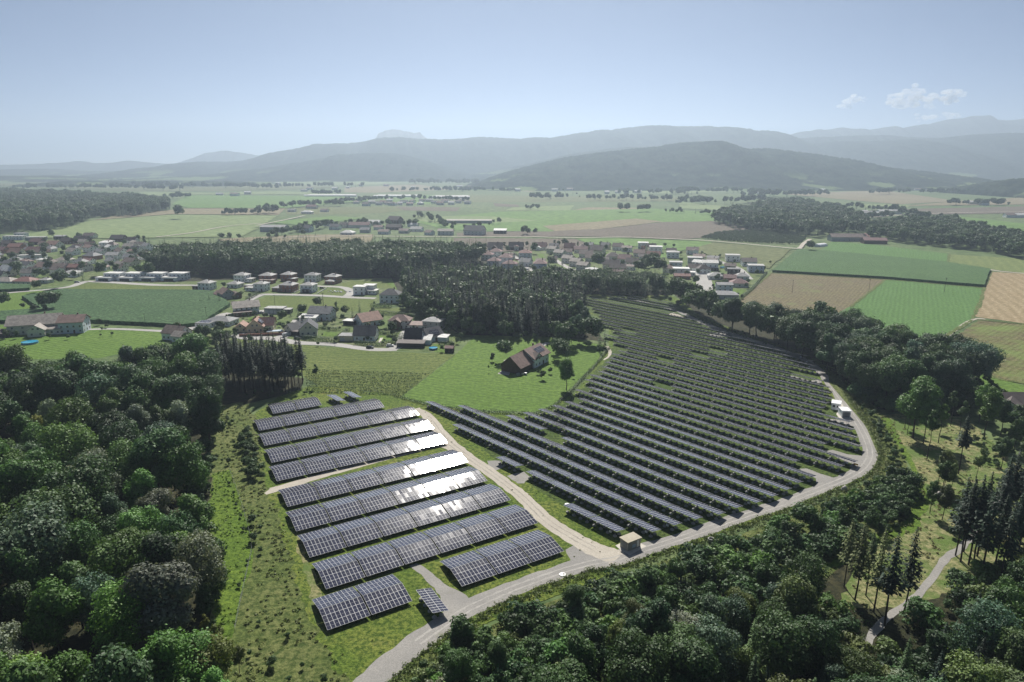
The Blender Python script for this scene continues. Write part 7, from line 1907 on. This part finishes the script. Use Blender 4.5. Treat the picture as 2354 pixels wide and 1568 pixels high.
# ---- cars
M["tyre"] = plain("tyre_rubber", (0.02, 0.02, 0.02), rough=0.9)
M["rim"] = plain("wheel_rim", (0.4, 0.4, 0.42), rough=0.4, metal=0.7)
M["carglass"] = plain("car_glass", (0.02, 0.025, 0.03), rough=0.05, spec=0.6)
M["lamp"] = plain("headlight_lens", (0.75, 0.75, 0.72), rough=0.15, spec=0.6)
PAINT = {c: plain("car_paint_" + c, v, rough=0.25, spec=0.6, var=0.02) for c, v in {"black": (0.015, 0.016, 0.02), "white": (0.72, 0.73, 0.74), "silver": (0.45, 0.46, 0.47), "blue": (0.03, 0.06, 0.14), "red": (0.30, 0.03, 0.03)}.items()}
def prof_mesh(prof, hw0, hw1):
    """Side outline (x, z) swept across the width; the upper points are drawn in."""
    b = MB(); n = len(prof); zs = [p[1] for p in prof]; lo, hi = min(zs), max(zs)
    vs = []
    for s in (-1, 1):
        for x, z in prof:
            k = hw0 + (hw1 - hw0) * max(0, (z - lo) / (hi - lo)); vs.append((x, s * k, z))
    fs = [tuple(range(n - 1, -1, -1)), tuple(range(n, 2 * n))] + [(i, (i + 1) % n, n + (i + 1) % n, n + i) for i in range(n)]
    b.add(vs, fs); return b
CARS = {}
def car(px, rz, col, lab, kind="car", z=.1):
    root = tag(empty("parked_car" if kind == "car" else "parked_van", (*W(*px), z), R(rz)), lab, kind, "cars parked along the hamlet street")
    if kind == "car":
        body = prof_mesh([(-2.15, .32), (2.1, .32), (2.15, .62), (2.0, .80), (1.05, .93), (-1.85, .98), (-2.15, .85)], .90, .84)
        cab = prof_mesh([(-1.9, .95), (1.05, .92), (.35, 1.42), (-1.35, 1.46), (-1.85, 1.2)], .80, .62); roof = prof_mesh([(-1.45, 1.44), (.40, 1.40), (.25, 1.49), (-1.25, 1.51)], .63, .60)
    else:
        body = prof_mesh([(-2.4, .4), (2.4, .4), (2.45, .9), (1.9, 1.25), (1.4, 1.3), (-2.4, 1.3)], .98, .96)
        cab = prof_mesh([(-2.38, 1.28), (1.6, 1.28), (1.0, 1.85), (-2.38, 1.9)], .95, .88); roof = prof_mesh([(-2.4, 1.87), (1.02, 1.83), (.8, 2.1), (-2.4, 2.15)], .90, .84)
    body.build("body", [PAINT[col]], root); cab.build("cabin_glass", [M["carglass"]] if kind == "car" else [PAINT[col]], root); roof.build("roof_panel", [PAINT[col]], root)
    for sx in (-1.35, 1.35):
        for sy in (-.82, .82):
            wb_ = MB(); wb_.tube((0, -.11, 0), (0, .11, 0), .33, n=14); w = wb_.build("wheel", [M["tyre"]], root, loc=(sx, sy, .33))
            hb = MB(); hb.tube((0, -.125, 0), (0, .125, 0), .19, n=10); hb.build("rim", [M["rim"]], w)
    for sy in (-.6, .6):
        hb = MB(); hb.box((2.1 if kind == "car" else 2.44, sy, .68), (.1, .34, .14)); hb.build("headlight", [M["lamp"]], root)
car(zh(1556, 737), -4, "black", "black estate car parked on the street above the mown meadow")
car(zh(1722, 722), 8, "white", "white car parked near the dark carport")
car(zh(955, 660), 0, "black", "black car in front of the cream double gabled house")
car(zh(858, 636), 70, "white", "white van parked left of the cream double gabled house", "van")
car(zh(650, 448), 50, "silver", "silver car beside the large white house's yard")
car(zh(1158, 243), 10, "black", "black car between the white house and the building plot")
car(zw(1048, 362), 110, "black", "black car standing on the curved village street")
car(zl(930, 492), -4, "blue", "dark blue car under the leftmost villa's carport")
car(zl(700, 505), 10, "silver", "silver car at the street bend beside the big round tree")
car(zk(740, 530), 115, "white", "white car on the narrow village street above the spruces")
car(zk(590, 385), 20, "red", "dark red car beside the red-hipped block houses")

# ---- builders' plot: heap of materials
jb = empty("material_heap", (*W(*zh(1305, 270)), .06)); tag(jb, "untidy heap of building materials on the vacant plot", "materials")
rr = random.Random(12)
for i in range(16):
    b = MB(); b.box((0, 0, .3), (rr.uniform(.8, 2.4), rr.uniform(.5, 1.2), rr.uniform(.3, .9)))
    b.build("material_piece", [[M["white_box"], M["concrete"], M["steel"], M["sign_blue"]][i % 4]], jb, loc=(rr.gauss(0, 5), rr.gauss(0, 3), 0), rot=(0, 0, rr.uniform(0, 3)))
# low white walls of the new plots
for (a, b_), lab in ((((925, 278), (975, 255)), "low pale plot wall left of the white street house"), (((1120, 285), (1195, 240)), "low pale plot wall right of the white street house")):
    p, q = W(*zh(*a)), W(*zh(*b_)); L = math.hypot(q[0] - p[0], q[1] - p[1])
    m_ = MB(); m_.box((0, 0, .4), (L, .3, .8)); tag(m_.build("plot_wall", [WALL["offwhite"]], loc=((p[0] + q[0]) / 2, (p[1] + q[1]) / 2, .05), rot=(0, 0, math.atan2(q[1] - p[1], q[0] - p[0]))), lab, "wall")

# ---- poles
pb = MB(); pb.tube((0, 0, 0), (0, 0, 9.5), .15, .10, 6); POLE = pb.mesh("post", [M["bark"]])
cb = MB(); cb.box((0, 0, 9.0), (1.6, .12, .14))
for sx in (-.7, 0, .7): cb.tube((sx, 0, 9.05), (sx, 0, 9.4), .05, n=5)
CROSS = cb.mesh("crossarm", [M["bark"]])
for px, s, lab in ((zh(1170, 410), 1.25, "tall wooden power pole behind the slate-grey roof"), (zr(360, 565), 1.1, "wooden power pole standing in the brown stubble"), (zr(1018, 557), 1.1, "wooden power pole at the corner of brown stubble and clover"), (zr(1668, 557), 1.2, "wooden power pole in the green clover field"),
                   (zl(1875, 838), .9, "wooden pole at the maize corner by the grey bungalow"), (zh(1265, 718), .55, "short pole beside the village street hedge"), (zk(115, 112), 1.1, "wooden pole in the ploughed field above the block houses"), (zk(1222, 150), .9, "wooden pole above the twin houses"),
                   (zl(1320, 890), .8, "wooden pole at the lower edge of the dark maize"), (zh(767, 378), .8, "wooden pole beside the grey garage block"), (zq3(1578, 268), .25, "short dark post where the gravel path meets the loop road")):
    X, Y = W(*px); r = tag(empty("power_pole", (X, Y, .05), R(20)), lab, "pole"); r.scale = (s, s, s)
    link("post", POLE, parent=r)
    if s > .7: link("crossarm", CROSS, parent=r)

# ---- terraces, umbrella
ub = MB(); ub.lathe((0, 0, 2.0), [(1.7, 0), (.9, .35), (.05, .6)], 8); r = tag(empty("parasol", (*W(*zh(530, 600)), .05)), "salmon pink parasol at the yellow house terrace", "parasol")
M["salmon"] = plain("salmon_cloth", (0.55, 0.22, 0.17), rough=0.9); ub.build("canopy", [M["salmon"]], r); pb = MB(); pb.tube((0, 0, 0), (0, 0, 2.5), .04); pb.build("pole", [M["steel"]], r)
sheet("terrace", [zh(1620, 690), zh(1640, 650), zh(1665, 650), zh(1640, 690)], M["concrete_pad"], .10)
sheet("lawn", [zh(1150, 635), zh(1180, 600), zh(1290, 605), zh(1275, 640)], M["lawn"], .09)
sheet("lawn", [zh(1620, 640), zh(1640, 630), zh(1760, 640), zh(1720, 680), zh(1640, 690)], M["lawn"], .085)
sheet("lawn", [zh(1900, 505), zh(2010, 510), zh(2010, 535), zh(1910, 530)], M["lawn"], .09)
sheet("lawn", [zh(2080, 700), zh(2240, 715), zh(2190, 775), zh(2090, 770)], M["lawn"], .09)
sheet("lawn", [zh(540, 490), zh(600, 470), zh(700, 480), zh(690, 500), zh(560, 510)], M["lawn"], .09)
sheet("lawn", [zh(1130, 275), zh(1210, 240), zh(1360, 250), zh(1330, 300), zh(1120, 298)], M["mown"], .088)
sheet("lawn", [zh(1310, 200), zh(1410, 180), zh(1850, 180), zh(1850, 300), zh(1700, 240), zh(1340, 230)], M["mown"], .045)
sheet("lawn", [zh(1680, 190), zh(1830, 180), zh(1840, 300), zh(1790, 260)], M["lawn"], .06)
sheet("lawn", [zw(720, 420), zw(890, 405), zw(880, 430), zw(800, 440), zw(790, 460), zw(720, 460)], M["lawn"], .08)
sheet("lawn", [zw(930, 475), zw(1060, 475), zw(1000, 540), zw(960, 520)], M["lawn"], .08)
sheet("lawn", [zw(300, 165), zw(365, 155), zw(365, 190), zw(300, 195)], M["green_far"], .08)
sheet("lawn", [zk(820, 340), zk(900, 345), zk(900, 390), zk(830, 390)], M["lawn"], .08)
sheet("lawn", [zk(720, 380), zk(810, 390), zk(820, 430), zk(740, 420)], M["lawn"], .08)
sheet("lawn", [zk(900, 280), zk(1000, 290), zk(1000, 360), zk(930, 340)], M["lawn"], .08)
sheet("lawn", [zk(1160, 490), zk(1280, 470), zk(1390, 520), zk(1180, 520)], M["lawn"], .08)
sheet("lawn", [zk(1850, 310), zk(1980, 240), zk(1950, 320), zk(1900, 350)], M["lawn"], .08)

# ---- clouds, far above the hills
m = bpy.data.materials.new("cloud_vapour"); m.use_nodes = True
nt = m.node_tree; nt.nodes.clear()
pv = N(nt, "ShaderNodeVolumePrincipled"); pv.inputs["Color"].default_value = (1, 1, 1, 1); pv.inputs["Density"].default_value = 0.006; pv.inputs["Anisotropy"].default_value = 0.55
mo = N(nt, "ShaderNodeOutputMaterial"); nt.links.new(pv.outputs[0], mo.inputs["Volume"])
CY = 16000.0
def cloud(name, spots, lab, seed):
    rr = random.Random(seed); bm = bmesh.new()
    for (x, y, r_) in spots:
        for k in range(9):
            depth = CY
            s = depth / FPX / math.cos(PITCH)
            el = math.atan2(-(y + rr.gauss(0, r_ * .45) - 784), FPX) - PITCH
            X = (x + rr.gauss(0, r_ * .8) - 1177) * CY * math.cos(PITCH) / FPX; Z = CAM_H + math.tan(el) * CY
            q = r_ * CY / FPX * rr.uniform(.25, .7)
            mt = Matrix.Translation((X, CY + rr.gauss(0, q), Z)) @ Matrix.Diagonal((q * rr.uniform(1, 1.6), q, q * rr.uniform(.55, .9), 1))
            bmesh.ops.create_icosphere(bm, subdivisions=2, radius=1.0, matrix=mt)
    me = bpy.data.meshes.new(name); bm.to_mesh(me); bm.free()
    tag(link(name, me, m), lab, None, None, "stuff")
zcl = zoom(2000, 200, 3.3625)
def cs(*l): return [(*zcl(x, y), r_) for x, y, r_ in l]
cloud("clouds", cs((700, 95, 14), (770, 85, 12), (630, 180, 12), (690, 190, 14), (760, 150, 13), (850, 140, 14), (930, 140, 13), (1010, 120, 14), (1090, 105, 13), (1130, 120, 10), (910, 205, 8), (1060, 160, 12), (640, 150, 10)), "small white cloud above the right-hand mountains", 1)
cloud("clouds", cs((235, 180, 11), (275, 150, 10), (300, 160, 9), (375, 142, 5), (240, 210, 7)), "little white puff left of the larger cloud", 2)
cloud("clouds", cs((860, 300, 8), (950, 300, 9), (1060, 280, 10), (1130, 290, 8)), "pale cloud bank touching the far ridge", 3)
